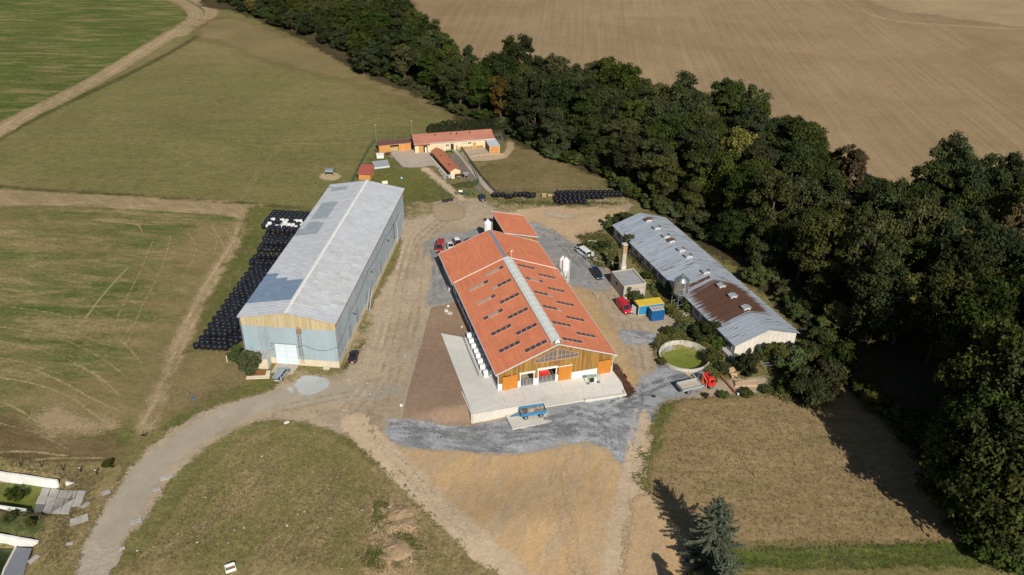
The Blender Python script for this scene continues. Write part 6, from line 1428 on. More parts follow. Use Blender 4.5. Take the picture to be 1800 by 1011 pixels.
# person leaning into the open boot
def skin_body(name, verts, edges, rad, mat, parent):
    me = bpy.data.meshes.new(name); me.from_pydata(verts, edges, []); o = link(name, me, parent); sk = o.modifiers.new('skin', 'SKIN'); sk.use_smooth_shade = True
    for v, r_ in zip(me.skin_vertices[0].data, rad): v.radius = (r_, r_)
    me.skin_vertices[0].data[0].use_root = True; sb = o.modifiers.new('sub', 'SUBSURF'); sb.levels = 1; sb.render_levels = 1; me.materials.append(mat); return o
def person():
    p, rz = heading((490.2, 673.5), (496, 666)); P = thing('person', 'person in dark trousers bending into the open boot of the silver car', 'person', p, rz)
    v = [(0, 0, .95), (0, .1, .90), (.02, .12, .5), (-.04, .13, .08), (.1, .14, .03), (0, -.1, .90), (.02, -.12, .5), (-.04, -.13, .08), (.1, -.14, .03), (.2, 0, 1.12), (.42, 0, 1.24), (.52, 0, 1.3), (.66, 0, 1.33), (.42, .18, 1.22), (.5, .22, .98), (.68, .16, .9), (.42, -.18, 1.22), (.5, -.22, .98), (.68, -.16, .9)]
    e = [(0, 1), (1, 2), (2, 3), (3, 4), (0, 5), (5, 6), (6, 7), (7, 8), (0, 9), (9, 10), (10, 11), (11, 12), (10, 13), (13, 14), (14, 15), (10, 16), (16, 17), (17, 18)]
    r_ = [.15, .11, .07, .05, .05, .11, .07, .05, .05, .15, .16, .06, .11, .07, .05, .035, .07, .05, .035]
    s = N('clothes', .9); sx = s.n('ShaderNodeSeparateXYZ'); s.l(s.geo.outputs['Position'], sx.inputs[0])
    s.color(s.mix(s.ramp(sx.outputs[2], .95, 1.0), (.04, .045, .06), (.28, .10, .12))); skin_body('body', v, e, r_, s.m, P)
    MB().lathe([(.02, -.1), (.1, -.06), (.115, .02), (.08, .1), (.02, .12)], 10, Matrix.Translation((.68, 0, 1.39))).build('hair', paint('dark_hair', (.04, .025, .015)), P, smooth=True)
person()
# flatbed lorry with crane
def lorry():
    c, rz = heading((1193, 692), (1252, 678)); H = thing('flatbed_lorry', 'red cabbed flatbed lorry with loading crane and grey dropside bed', 'lorry', c, rz); L = 7.6
    red = carpaint('lorry_red', (.62, .03, .022)); grey = paint('dropside_grey', (.36, .40, .40), .5, .2, var=.08)
    MB().box(-L/2+.3, -.45, .65, L/2-.2, .45, .9).build('chassis', m_trim, H)
    cab = []
    for x, z0, z1, k in ((L/2-1.75, .8, 2.45, .97), (L/2-1.5, .75, 2.62, 1), (L/2-.65, .75, 2.62, 1), (L/2-.2, .7, 1.75, 1), (L/2, .7, 1.6, .95)):
        w_ = 1.15*k; cab.append([(x, -w_, z0), (x, -w_, z1-.25), (x, -w_*.88, z1), (x, w_*.88, z1), (x, w_, z1-.25), (x, w_, z0)])
    MB().loft(cab).build('cab', red, H)
    MB().add([(L/2-.63, -1.0, 2.45), (L/2-.17, -1.05, 1.68), (L/2-.17, 1.05, 1.68), (L/2-.63, 1.0, 2.45), (L/2-.69, -1.0, 2.40), (L/2-.24, -1.05, 1.66), (L/2-.24, 1.05, 1.66), (L/2-.69, 1.0, 2.40)], [(0, 1, 2, 3), (7, 6, 5, 4), (0, 4, 5, 1), (1, 5, 6, 2), (2, 6, 7, 3), (3, 7, 4, 0)]).build('windscreen', m_cglass, H)
    for s_ in (-1, 1):
        MB().box(L/2-1.4, s_*1.155-.012, 1.55, L/2-.6, s_*1.155+.012, 2.2).build('side_window', m_cglass, H); MB().box(L/2-.25, s_*1.35-.1, 1.6, L/2-.1, s_*1.35+.1, 2.1).build('mirror', m_trim, H)
        MB().box(L/2-.02, s_*.85-.18, .85, L/2+.03, s_*.85+.18, 1.05).build('headlight', m_lamp, H)
    MB().box(L/2-1.3, -.45, 2.63, L/2-.8, .45, 2.7).build('roof_hatch', m_cglass, H); MB().box(L/2-.05, -1.12, .4, L/2+.08, 1.12, .78).build('bumper', grey, H)
    bx0, bx1 = -L/2, L/2-3.0
    fl = paint('bed_boards', (.47, .42, .34), .85, var=.12, dirt=(.3, .22, .15), dirtamt=.5, scale=1.5, orand=.06)
    for k in range(7): MB().box(bx0, -1.2+k*.343, 1.1, bx1, -1.2+k*.343+.33, 1.18).build('bed_board', fl, H)
    for a in ((bx0, -1.27, bx1, -1.2), (bx0, 1.2, bx1, 1.27), (bx0-.07, -1.27, bx0, 1.27), (bx1, -1.27, bx1+.07, 1.27)): MB().box(a[0], a[1], 1.02, a[2], a[3], 1.62).build('dropside', grey, H)
    for x in (bx0+1.2, bx0+1.2+1.1): MB().box(x-.03, -1.29, .95, x+.03, -1.271, 1.65).box(x-.03, 1.271, .95, x+.03, 1.29, 1.65).build('stake', m_steel, H)
    wheel(H, L/2-1.05, .98, .5, .3); wheel(H, L/2-1.05, -.98, .5, .3); wheel(H, -L/2+1.5, .9, .5, .5); wheel(H, -L/2+1.5, -.9, .5, .5)
    MB().box(L/2-2.8, -1.0, .5, L/2-2.0, -.5, 1.0).box(-L/2+2.4, -1.05, .5, L/2-3.0, -.75, .95).build('tank_box', m_steel, H)
    org = paint('crane_red', (.62, .10, .04), .4, var=.06); g = MB(); g.box(L/2-2.75, -.35, .9, L/2-2.15, .35, 1.6); g.bar((L/2-2.45, 0, 1.5), (L/2-2.45, .2, 2.95), .3, .3); g.bar((L/2-2.45, .25, 2.95), (L/2-2.3, -1.25, 2.2), .22, .26); g.bar((L/2-2.3, -1.2, 2.25), (L/2-2.45, -1.2, 1.0), .18, .2)
    g.build('crane', org, H); MB().bar((L/2-2.75, 1.1, .8), (L/2-2.75, 1.1, 2.3), .12, .12).bar((L/2-2.75, -1.1, .8), (L/2-2.75, -1.1, 1.7), .12, .12).build('headboard_post', m_steel, H)
lorry()
def trailer():
    A_, B_ = at(912, 741), at(955, 733); c = (A_+B_)/2; d = B_-A_; H = thing('farm_trailer', 'blue two axle farm trailer with rusty load bed on the low pad', 'trailer', (c.x+.25, c.y+.8, _z), math.atan2(d.y, d.x)); bl_ = paint('trailer_blue', (.03, .22, .42), .5, var=.08, dirt=(.1, .12, .14), dirtamt=.4); L, w_ = 4.7, 2.1
    MB().box(-L/2+.1, -.4, .75, L/2-.1, .4, .95).build('chassis', m_trim, H); MB().box(-L/2, -w_/2, .95, L/2, w_/2, 1.1).build('floor', paint('rust_floor', (.24, .12, .07), .9, var=.3), H)
    for a in ((-L/2, -w_/2-.06, L/2, -w_/2), (-L/2, w_/2, L/2, w_/2+.06), (-L/2-.06, -w_/2-.06, -L/2, w_/2+.06), (L/2, -w_/2-.06, L/2+.06, w_/2+.06)): MB().box(a[0], a[1], .9, a[2], a[3], 1.62).build('side_board', bl_, H)
    for k in range(6): MB().box(-L/2+.4+k*.78, -w_/2-.1, .9, -L/2+.48+k*.78, -w_/2-.061, 1.62).build('stake', bl_, H)
    g = MB(); r_ = random.Random(2); n = 12; vs = [(-L/2+.02+(L-.04)*i/n, -w_/2+.02+(w_-.04)*j/6, 1.14+.22*max(0, math.sin(math.pi*i/n))*math.sin(math.pi*j/6)+r_.uniform(0, .07)) for i in range(n+1) for j in range(7)]
    g.add(vs, [(i*7+j, (i+1)*7+j, (i+1)*7+j+1, i*7+j+1) for i in range(n) for j in range(6)]); s = N('load_dirt', .95); s.color(s.mix(s.ramp(s.noise(s.pos(), .9, 6, .7), .42, .56), (.16, .075, .04), (.5, .42, .34))); g.build('load', s.m, H)
    for x in (-L/2+.8, L/2-.9):
        for y in (-.9, .9): wheel(H, x, y, .46, .32)
    MB().bar((-L/2-.05, -.35, .75), (-L/2-1.9, 0, .45), .1, .1).bar((-L/2-.05, .35, .75), (-L/2-1.9, 0, .45), .1, .1).bar((-L/2-.6, -.25, .67), (-L/2-.6, .25, .67), .08, .08).build('drawbar', bl_, H)
trailer()

# ================================================================ SILOS, TANK, YARD OBJECTS
def silo(loc, label, r, h0, h1, h2, mat, legm, nleg=4, seams=0):
    H = thing('feed_silo', label, 'silo', loc, random.uniform(0, .5))
    MB().lathe([(.12, h0), (r*.55, h0+(h1-h0)*.5), (r, h1), (r*1.005, (h1+h2)/2), (r, h2), (r*.6, h2+r*.42), (.22, h2+r*.72)], 20).build('hopper', mat, H, smooth=False)
    MB().lathe([(.22, h2+r*.72), (.28, h2+r*.76), (.28, h2+r*.95), (.1, h2+r*1.0)], 12).build('lid', mat, H)
    for k in range(nleg):
        a = 2*math.pi*(k+.5)/nleg; c, s_ = math.cos(a)*r*1.04, math.sin(a)*r*1.04; MB().tube([(c*1.05, s_*1.05, 0), (c, s_, h2-.2)], .07, 6).build('leg', legm, H)
    g = MB(); pts_ = [(math.cos(2*math.pi*(k+.5)/nleg)*r*1.05, math.sin(2*math.pi*(k+.5)/nleg)*r*1.05, h0*.8) for k in range(nleg)]
    for k in range(nleg): g.tube([pts_[k], pts_[(k+1) % nleg]], .04, 4)
    g.build('brace', legm, H)
    if seams:
        g = MB()
        for k in range(8): a = 2*math.pi*k/8; g.tube([(math.cos(a)*r*1.01, math.sin(a)*r*1.01, h1), (math.cos(a)*r*1.01, math.sin(a)*r*1.01, h2)], .03, 4)
        for z in (h1, (h1+h2)/2, h2): g.tube([(math.cos(a)*r*1.012, math.sin(a)*r*1.012, z) for a in np.linspace(0, 2*math.pi, 21)], .025, 4)
        g.build('seam', legm, H)
    MB().tube([(r+.2, 0, .3), (r+.2, 0, h2)], .03, 4).tube([(r+.2, .35, .3), (r+.2, .35, h2)], .03, 4).build('ladder', legm, H)
    return H
m_grp = paint('white_fibreglass', (.74, .75, .76), .3, var=.03, dirt=(.6, .6, .58), dirtamt=.15)
q = flat(857.2, 412.5, 2.2); silo((q[0], q[1], Z0), 'white silo standing between the barn ridge end and the open shed', 1.0, 2.0, 3.5, 5.4, m_grp, m_white)
q = flat(993, 488, 1.9); silo((q[0], q[1], Z0), 'slim white silo at the right eave of the barn, right one of the pair', .85, 1.8, 3.9, 6.3, m_grp, m_white)
q = flat(987.5, 484.5, 1.9); silo((q[0], q[1], Z0), 'white silo half hidden behind its twin at the right barn eave', .8, 1.8, 3.9, 6.1, m_grp, m_white)
p = on(1192, 544); silo(p, 'old silvery metal silo on legs beside the derelict cowshed', 1.6, 2.2, 4.4, 7.6, paint('brushed_aluminium', (.52, .52, .52), .32, .85, var=.12, scale=.9), m_steel, 4, 1)
_s = thing('silo_base', 'broken concrete slab under the silvery metal silo', 'slab', p+Vector((.6, -2.2, 0)), .3); MB().slab([(-2, -1.2, .25), (2.2, -1, .25), (2.4, 1.2, .25), (-1.6, 1.6, .25)], .3).build('slab', m_conc, _s)
def tank():
    H = thing('round_tank', 'open round concrete tank filled with bright green algae water', 'tank', (TANK[0], TANK[1], 0)); r = 5.35; zt = .75
    m = paint('tank_concrete', (.52, .48, .42), .9, var=.1, dirt=(.2, .17, .12), dirtamt=.8, scale=.7, orand=.08); n = 24
    for k in range(n):
        a, b = 2*math.pi*k/n, 2*math.pi*(k+1)/n-.006; P = [(r*math.cos(a), r*math.sin(a)), (r*math.cos(b), r*math.sin(b)), ((r-.22)*math.cos(b), (r-.22)*math.sin(b)), ((r-.22)*math.cos(a), (r-.22)*math.sin(a))]
        vs = [(x, y, -2.8) for x, y in P]+[(x, y, zt+random.uniform(-.03, .03)) for x, y in P]; MB().add(vs, [(0, 1, 5, 4), (1, 2, 6, 5), (2, 3, 7, 6), (3, 0, 4, 7), (4, 5, 6, 7)]).build('wall_panel', m, H)
    for k in range(n): a = 2*math.pi*k/n; MB().box(r-.32, -.06, -1.2, r-.23, .06, zt, 0, .5, Matrix.Rotation(a, 4, 'Z')).build('rib', m_conc, H)
    s = N('algae_water', .35, 0, .4); v = s.pos(); s.color(s.mix(s.ramp(s.noise(v, .5, 6, .7), .4, .75), (.17, .205, .03), (.12, .15, .025))); MB().lathe([(.01, -1.2), (r-.23, -1.2), (r-.23, -1.22), (.01, -1.22)], 32).build('algae_water', s.m, H)
    # sunken look: water lies inside the wall
    g = MB()
    for a_, b_ in (((-1, .5), (1.5, -1.5)), ((1.2, 3), (3.4, -.2)), ((-3, -2), (-2.5, -2.4))): g.tube([(a_[0], a_[1], -1.15), (b_[0], b_[1], -1.15)], .04, 4)
    g.build('floating_sticks', m_rustm, H)
tank()
def pipe():
    a, b = on(1242, 641), on(1292, 693); P = thing('pipe', 'long reddish drain pipe lying from the round tank to the meadow edge', 'pipe', (0, 0, 0)); MB().tube([a+Vector((0, 0, .9)), a.lerp(b, .5)+Vector((0, 0, .6)), b+Vector((0, 0, .25))], .2, 8).build('pipe', paint('red_brown_plastic', (.36, .14, .07), .5, var=.08), P)
    MB().tube([b+Vector((0, 0, .3)), b+Vector((.35, -.3, .2))], .17, 8).build('socket', m_trim, P)
    p = on(1297, 696); o = thing('bucket', 'small white bucket at the end of the red pipe', 'bucket', p); MB().lathe([(.16, 0), (.2, .35), (.18, .35), (.14, .05)], 12).build('pail', m_white, o)
    a, b = on(1254, 651), on(1302, 663)
pipe()
m_wood = paint('raw_timber', (.52, .38, .24), .85, var=.18, scale=3, orand=.15)
def planks(name, label, b, rz, n, L, w_, th, layers, cat='timber stack', mess=.0, loc=None):
    H = thing(name, label, cat, loc or on(*b), rz); r_ = random.Random(hash(label) % 999)
    for l in range(layers):
        for k in range(n): MB().box(-L/2, -w_/2, 0, L/2, w_/2, th, 0, .5, Matrix.Translation((r_.uniform(-mess, mess), (k-(n-1)/2)*w_*1.15+r_.uniform(-mess, mess)*.4, l*th*1.25)) @ Matrix.Rotation(r_.uniform(-mess, mess)*.8, 4, 'Z')).build('plank', m_wood, H)
    return H
planks('timber_stack', 'stack of pale sawn boards at the top edge of the mown meadow', (1312, 677), .05, 6, 4.6, .24, .1, 3, mess=.2)
planks('timber_beam', 'single pale beam lying in front of the board stack', (1314, 681), .05, 1, 5.2, .3, .25, 1, 'beam')
def pallet(loc, rz, label, n=1, tilt=0, group=None):
    H = thing('pallet', label, 'pallet', loc, rz, group); H.rotation_euler[0] = tilt
    for l in range(n):
        z = l*.16
        for k in range(6): MB().box(-.6, -.4+k*.15, z+.1, .6, -.4+k*.15+.11, z+.125).build('slat', m_wood, H)
        MB().box(-.6, -.4, z, -.5, .46, z+.098).box(-.05, -.4, z, .05, .46, z+.098).box(.5, -.4, z, .6, .46, z+.098).build('bearer', m_wood, H)
pallet(on(1285, 655), .2, 'weathered pile of pallets with a cover beside the cowshed corner', 5)
for i, (x, y, t) in enumerate([(1290, 662, .5), (1296, 658, -.4), (1286, 664, .9), (1294, 665, .7)]): pallet(on(x, y), i*.8, ['tilted broken pallet before the pallet pile', 'broken pallet leaning right of the pile', 'broken pallet lowest left of the pile', 'broken pallet nearest the lorry crane side'][i], 1, t)
planks('loose_boards', 'yellowish boards lying on the ground behind the lorry cab', (1213, 662), -1.0, 3, 3.0, .25, .05, 1, 'boards', .15)
planks('loose_boards', 'grey metal profiles lying beside the cowshed above the tank', (1216, 568), -.95, 3, 4.5, .3, .1, 2, 'profiles', .25); planks('loose_boards', 'second heap of grey profiles closer to the tank', (1225, 581), -1.0, 2, 3.6, .3, .08, 2, 'profiles', .2)
_m = m_wood; m_wood = paint('rust_brown_board', (.24, .10, .035), .8, var=.1); _h = planks('board_pile', 'rust brown boards with pale planks on the grass left of the silver car', (455, 661), .1, 6, 4.3, .38, .06, 2, 'boards', .05); m_wood = _m
for y in (-.75, -1.35): MB().box(-2.2, y, .16, 2.3, y+.28, .36).build('beam', paint('pale_beam', (.62, .54, .42), .8), _h)
MB().box(1.4, -.4, .17, 2.2, 1.0, .4).build('beam', MATS['pale_beam'], _h)
for o in bpy.data.objects:
    if o.name.startswith('plank') and o.parent and o.parent.get('label', '').startswith('grey metal'): pass
g_ = thing('rack', 'small metal rack frame standing in the scrub before the white gable', 'rack', on(1345, 652), .1); g = MB()
for x in (0, 1.8):
    for y in (0, .9): g.tube([(x, y, 0), (x, y, 1.3)], .05, 4)
for y in (0, .9): g.tube([(-.8, y, 1.1), (3.6, y, 1.0)], .06, 5)
g.build('frame', m_steel, g_)
# calf hutches
def hutches():
    P0 = (838, 648)
    proto_ = None; pts_ = [(827.5, 596.5), (831, 606), (835, 615), (839.5, 624), (843, 632), (846.5, 642), (850.5, 651.5), (856.5, 662)]
    ord_ = ['farthest', 'second', 'third', 'fourth', 'fifth', 'sixth', 'seventh', 'nearest']
    for i, p in enumerate(pts_):
        c = at(*p); loc = (c.x, c.y, Z0+.05); lab = '%s white calf hutch counted from the back along the barn side' % ord_[i] if i < 7 else 'nearest white calf hutch of the row along the barn side'
        if proto_ is None:
            H = thing('calf_hutch', lab, 'calf hutch', loc, R(16.9), 'calf hutches along the barn'); rings = []
            for x, k in ((-.85, .96), (-.8, 1), (1.0, 1), (1.05, .94)): rings.append([(x, -.6*k, 0), (x, -.6*k, .85*k), (x, -.32*k, 1.3*k), (x, .32*k, 1.3*k), (x, .6*k, .85*k), (x, .6*k, 0)])
            MB().loft(rings).build('shell', m_grp, H); MB().box(-.87, -.3, .1, -.845, .3, .95).build('opening', m_dark, H); MB().lathe([(.12, 0), (.14, .1), (.02, .12)], 8, Matrix.Translation((.2, 0, 1.3))).build('vent_cap', m_white, H); proto_ = H
        else: copy_thing(proto_, loc, R(16.9)+random.uniform(-.03, .03), lab)
    F = thing('calf_pen_fence', 'long light tube pen fence in front of the white calf hutches', 'fence', (0, 0, 0)); a, b = at(814, 598), at(842, 667); z = Z0+.05; u = (b-a).normalized(); nrm_ = Vector((-u.y, u.x, 0)); nrm_ = nrm_ if nrm_.x > 0 else -nrm_; n = 16
    mt = paint('galv_tube', (.22, .23, .24), .5, .5)
    for k in range(n):
        p = a.lerp(b, k/n); q = a.lerp(b, (k+1)/n); g = MB()
        for h in (.35, .7, 1.0): g.tube([(p.x, p.y, z+h), (q.x, q.y, z+h)], .022, 4)
        g.tube([(p.x, p.y, z), (p.x, p.y, z+1.05)], .03, 4); e = p+nrm_*1.9
        if k % 2 == 0:
            for h in (.5, 1.0): g.tube([(p.x, p.y, z+h), (e.x, e.y, z+h)], .022, 4)
        g.build('pen_panel', mt, F)
hutches()
# cart on the platform
def cart():
    p = at(1041, 671, Z0); H = thing('milk_cart', 'green topped metal rack cart standing on the concrete before the barn', 'cart', (p.x, p.y, Z0+.05), R(13)); g = MB()
    for x in (-1.3, 1.3):
        for y in (-.7, .7): g.tube([(x, y, 0), (x, y, 1.5)], .05, 5)
        g.tube([(x, -.7, 1.5), (x, .7, 1.5)], .04, 4)
    for y in (-.7, .7): g.tube([(-1.3, y, .25), (1.3, y, .25)], .05, 4)
    g.build('frame', m_steel, H); MB().slab([(-1.3, .0, 1.1), (1.0, .0, 1.1), (1.0, .75, 1.15), (-1.3, .75, 1.15)], .06).build('green_shelf', paint('pale_green', (.25, .42, .34), .5), H)
    MB().box(-.5, -.6, .26, .1, -.1, .95).build('black_tub', m_black, H); MB().lathe([(.01, .3), (.32, .3), (.34, 1.0), (.01, 1.05)], 12, Matrix.Translation((.55, -.2, 0))).build('white_drum', m_white, H)
    wheel(H, 1.0, -.78, .25, .12); wheel(H, -1.0, -.78, .25, .12)
    p = on(1103, 667); o = thing('drain_pipe_stub', 'short orange pipe stub sticking out of the dark mulch bed', 'pipe', p); MB().lathe([(.15, -.2), (.16, 1.0), (.2, 1.0), (.2, 1.15), (.02, 1.15)], 10).build('stub', paint('orange_pipe', (.5, .2, .09), .5), o)
cart()
def block_(label, b, sx, sy, sz, rz=0, mat=None, name='concrete_block', cat='block'):
    o = thing(name, label, cat, on(*b), rz); g = MB().loft([[(x*k, y*k, z) for x, y in ((-sx/2, -sy/2), (sx/2, -sy/2), (sx/2, sy/2), (-sx/2, sy/2))] for k, z in ((1, 0), (1, sz*.92), (.94, sz))]); g.build('block', mat or m_conc, o); return o
block_('pale block on the brown soil left of the barn', (784, 549), .8, .7, .5, .3, paint('pale_block', (.55, .5, .45), .8)); block_('second pale block just beside the other, tilted', (791, 553), 1.0, .7, .4, -.4, MATS['pale_block']); block_('grey long stone at the barn side wall', (790, 510), .7, 1.5, .8, .3)
block_('white lump of plastic on the soil edge', (788, 540), .5, .4, .3, 0, m_white); block_('small white stone on the brown soil', (812, 576), .35, .3, .2, 0, m_white); block_('white bag on the kerb near the gravel', (705, 715), .5, .4, .3, .3, m_white, 'bag', 'bag')
block_('fallen white slab on the rough meadow', (504, 745), .9, .5, .15, .6, m_white); block_('white concrete bench block at the hangar front', (577, 641), 1.2, .5, .3, 0)
block_('wooden bench on the sand right of the barn', (1047, 521), .5, 1.6, .4, .6, m_wood, 'bench', 'bench')
for i, (x, y) in enumerate(px('1052,448 1058,452 1064,449 1070,456 1075,462 1060,462 1048,451')): block_(['pale rubble slab below the overgrown pit', 'broad rubble slab left of the chimney', 'rubble slab nearest the chimney', 'cracked rubble slab at the bush foot', 'small rubble slab by the hut', 'dark rubble piece beside the trench', 'leftmost rubble slab near the minibus'][i], (x, y), random.uniform(.9, 1.8), random.uniform(.7, 1.2), .3, random.uniform(0, 3), None, 'rubble_slab', 'rubble')
_t = thing('old_trough', 'sunken rectangular dark trough beside the rubble, left of the chimney', 'trough', on(1060, 462), -.75); MB().box(-2.4, -1, -.05, 2.4, -.85, .5).box(-2.4, .85, -.05, 2.4, 1, .5).box(-2.4, -.85, -.05, -2.25, .85, .5).box(2.25, -.85, -.05, 2.4, .85, .5).build('rim', m_conc, _t); MB().box(-2.25, -.85, 0, 2.25, .85, .05).build('dark_water', glass('dark_water', (.01, .012, .014), .1), _t)
# overgrown round pit
def pit():
    c = at(1040, 440); H = thing('overgrown_pit', 'weedy ring of old concrete wall overgrown with grass near the minibus', 'pit', (c.x, c.y, 0)); r = 4.0; m = paint('old_ring', (.42, .38, .31), .9, dirt=(.2, .17, .1), dirtamt=.6)
    for a0, a1 in ((.7, 1.1), (1.15, 1.75), (2.3, 2.6), (3.0, 3.3), (-.1, .3)):
        P = [(r*math.cos(a0), r*math.sin(a0)), (r*math.cos(a1), r*math.sin(a1)), ((r-.3)*math.cos(a1), (r-.3)*math.sin(a1)), ((r-.3)*math.cos(a0), (r-.3)*math.sin(a0))]
        MB().add([(x, y, 0) for x, y in P]+[(x, y, .9) for x, y in P], [(0, 1, 5, 4), (1, 2, 6, 5), (2, 3, 7, 6), (3, 0, 4, 7), (4, 5, 6, 7)]).build('wall_piece', m, H)
    MB().lathe([(.01, .30), (r-.6, .30), (r-.6, .28), (.01, .28)], 20).build('algae', paint('bright_moss', (.12, .16, .025), .9, var=.2), H)
pit()
# farm extras
def tub(label, b, rgb=(.12, .06, .045)):
    o = thing('round_tub', label, 'tub', on(*b)); MB().lathe([(.5, 0), (.75, .5), (.65, .5), (.45, .1)], 14).build('tub', paint('tub_%d' % int(rgb[0]*99), rgb, .6), o); MB().lathe([(.01, .36), (.6, .36), (.6, .34), (.01, .34)], 12).build('content', paint('tub_earth', (.1, .08, .05)), o)
tub('dark brown tub at the left end of the timber shed', (662, 266)); tub('dark red tub below the timber shed', (682, 272)); tub('grey stone tub between shed and silvery cover', (688, 279), (.3, .27, .24))
_g = thing('water_container', 'grey plastic water container at the kennel gable corner', 'container', on(790, 315)); MB().lathe([(.45, .1), (.55, .3), (.55, 1.0), (.4, 1.2), (.1, 1.25)], 12).build('tank', paint('grey_plastic', (.35, .38, .42), .5), _g); MB().box(-.6, -.6, 0, .6, .6, .1).build('base', m_trim, _g)
for b, lab in (((806, 316), 'dark brown rabbit hutch on legs, left one by the kennel gable'), ((819.5, 313), 'grey topped rabbit hutch, right one by the kennel gable')):
    o = thing('rabbit_hutch', lab, 'hutch', on(*b), R(15)); mdk = paint('dark_stain', (.09, .04, .025), .7)
    MB().box(-.7, -.4, .5, .7, .5, 1.3).build('box', mdk, o); MB().slab([(-.9, -.6, 1.32), (.9, -.6, 1.32), (.9, .7, 1.45), (-.9, .7, 1.45)], .06).build('roof', mdk if 'brown' in lab else paint('felt_grey', (.3, .3, .32), .9), o)
    for x in (-.6, .6):
        for y in (-.3, .4): MB().box(x-.05, y-.05, 0, x+.05, y+.05, .49).build('leg', m_wood, o)
    MB().box(-.5, -.42, .7, .5, -.401, 1.1).build('mesh_door', m_steel, o)
o = thing('green_bench', 'green table standing against the farmhouse behind the kennel', 'table', on(790, 269), R(15)); MB().slab([(-1.1, -.5, .8), (1.1, -.5, .8), (1.1, .5, .8), (-1.1, .5, .8)], .06).build('top', paint('grass_green', (.12, .3, .1), .6), o)
for x in (-.9, .9): MB().box(x-.05, -.4, 0, x+.05, .4, .73).build('leg', m_trim, o)
def light_pole(b, h, label): p = on(*b); o = thing('pole', label, 'pole', p); MB().tube([(0, 0, 0), (0, 0, h)], .06, 6).build('mast', m_steel, o); MB().bar((-.1, 0, h), (.3, 0, h+.05), .12, .1).build('lamp_head', m_white, o)
light_pole((661.5, 251), 6.2, 'thin steel light pole at the left end of the timber shed'); light_pole((724, 240), 5.6, 'thin steel light pole at the left corner of the farmhouse')
o = thing('post', 'leaning dark post standing alone in the mown meadow', 'post', on(1303, 811)); MB().tube([(0, 0, 0), (.15, 0, 2.3)], .05, 5).build('post', m_trim, o)
o = thing('water_tap', 'small standpipe with blue hose on the dry grass below the bales', 'tap', on(333, 700)); MB().tube([(0, 0, 0), (0, 0, 1.2)], .06, 5).tube([(0, 0, 1.1), (.3, 0, 1.1)], .04, 5).build('standpipe', m_steel, o); MB().lathe([(.15, 0), (.3, .05), (.3, .2), (.15, .22)], 12, Matrix.Translation((.8, -.3, 0))).build('hose', paint('hose_blue', (.04, .15, .4), .5), o)
o = thing('post', 'short grey post at the corner of the bale stack', 'post', on(400, 637)); MB().box(-.08, -.08, 0, .08, .08, 1.6).build('post', m_conc, o)
def crate():
    H = thing('upturned_table', 'whitish upturned wooden frame lying on the rough meadow at the bottom edge', 'frame', on(406, 1003), R(28)); 
    for x in (-.75, .65): MB().box(x, -.55, 0, x+.1, .55, .6).build('side', m_white, H)
    MB().box(-.65, -.55, 0, .65, -.45, .55).box(-.65, .45, 0, .65, .55, .7).build('end', m_white, H); MB().box(-.6, -.4, .1, .6, .4, .16).build('panel', paint('brown_timber', (.2, .12, .06)), H)
crate()
o = thing('animal_shelter', 'tiny grey arched shelter in the middle of the sand ring', 'shelter', on(580.5, 307)); r_ = 1.3; g = MB(); g.loft([[(x, r_*math.cos(a), 1.3+r_*.55*math.sin(a)) for a in np.linspace(0, math.pi, 7)]+[(x, r_*.93*math.cos(a), 1.26+r_*.5*math.sin(a)) for a in np.linspace(math.pi, 0, 7)] for x in (-1.2, 1.2)]); g.build('roof', paint('shelter_grey', (.2, .24, .26), .5), o)
for x in (-1.1, 1.1):
    for y in (-1.2, 1.2): MB().tube([(x, y, 0), (x, y, 1.35)], .05, 5).build('leg', m_trim, o)
o = thing('ball', 'blue and white ball lying on the lawn behind the hangar', 'ball', on(706, 316)); MB().lathe([(.02, 0), (.28, .12), (.4, .4), (.28, .68), (.02, .8)], 14).build('shell', paint('ball_blue', (.1, .3, .5), .4), o); MB().lathe([(.30, .66), (.2, .78), (.02, .82)], 14).build('top', m_white, o)
o = thing('garden_swing', 'pale cream garden seat behind the hangar ridge', 'seat', on(677, 325), .3); MB().box(-.8, -.3, .4, .8, .3, .5).box(-.8, .3, .4, .8, .4, 1.1).build('seat', paint('cream_plastic', (.7, .65, .5), .5), o); MB().box(-.8, -.3, 0, -.7, .4, .39).box(.7, -.3, 0, .8, .4, .39).build('leg', MATS['cream_plastic'], o)
for x, lab in ((783, 'left one of two dark feeding troughs by the turning place'), (790, 'right one of two dark feeding troughs by the turning place')):
    o = thing('feed_trough', lab, 'trough', on(x if x < 785 else 791.5, 356.5 if x < 785 else 354.5), .1); MB().box(-.9, -.35, .2, .9, .35, .7).build('trough', m_trim, o); MB().box(-.8, -.3, 0, -.65, .3, .2).box(.65, -.3, 0, .8, .3, .2).build('leg', m_steel, o)
pallet(on(956, 347), .1, 'light grey stack of pallets left of the big bale stack', 6); pallet(on(966, 346), .3, 'low stack of pallets touching the big bale stack', 3)
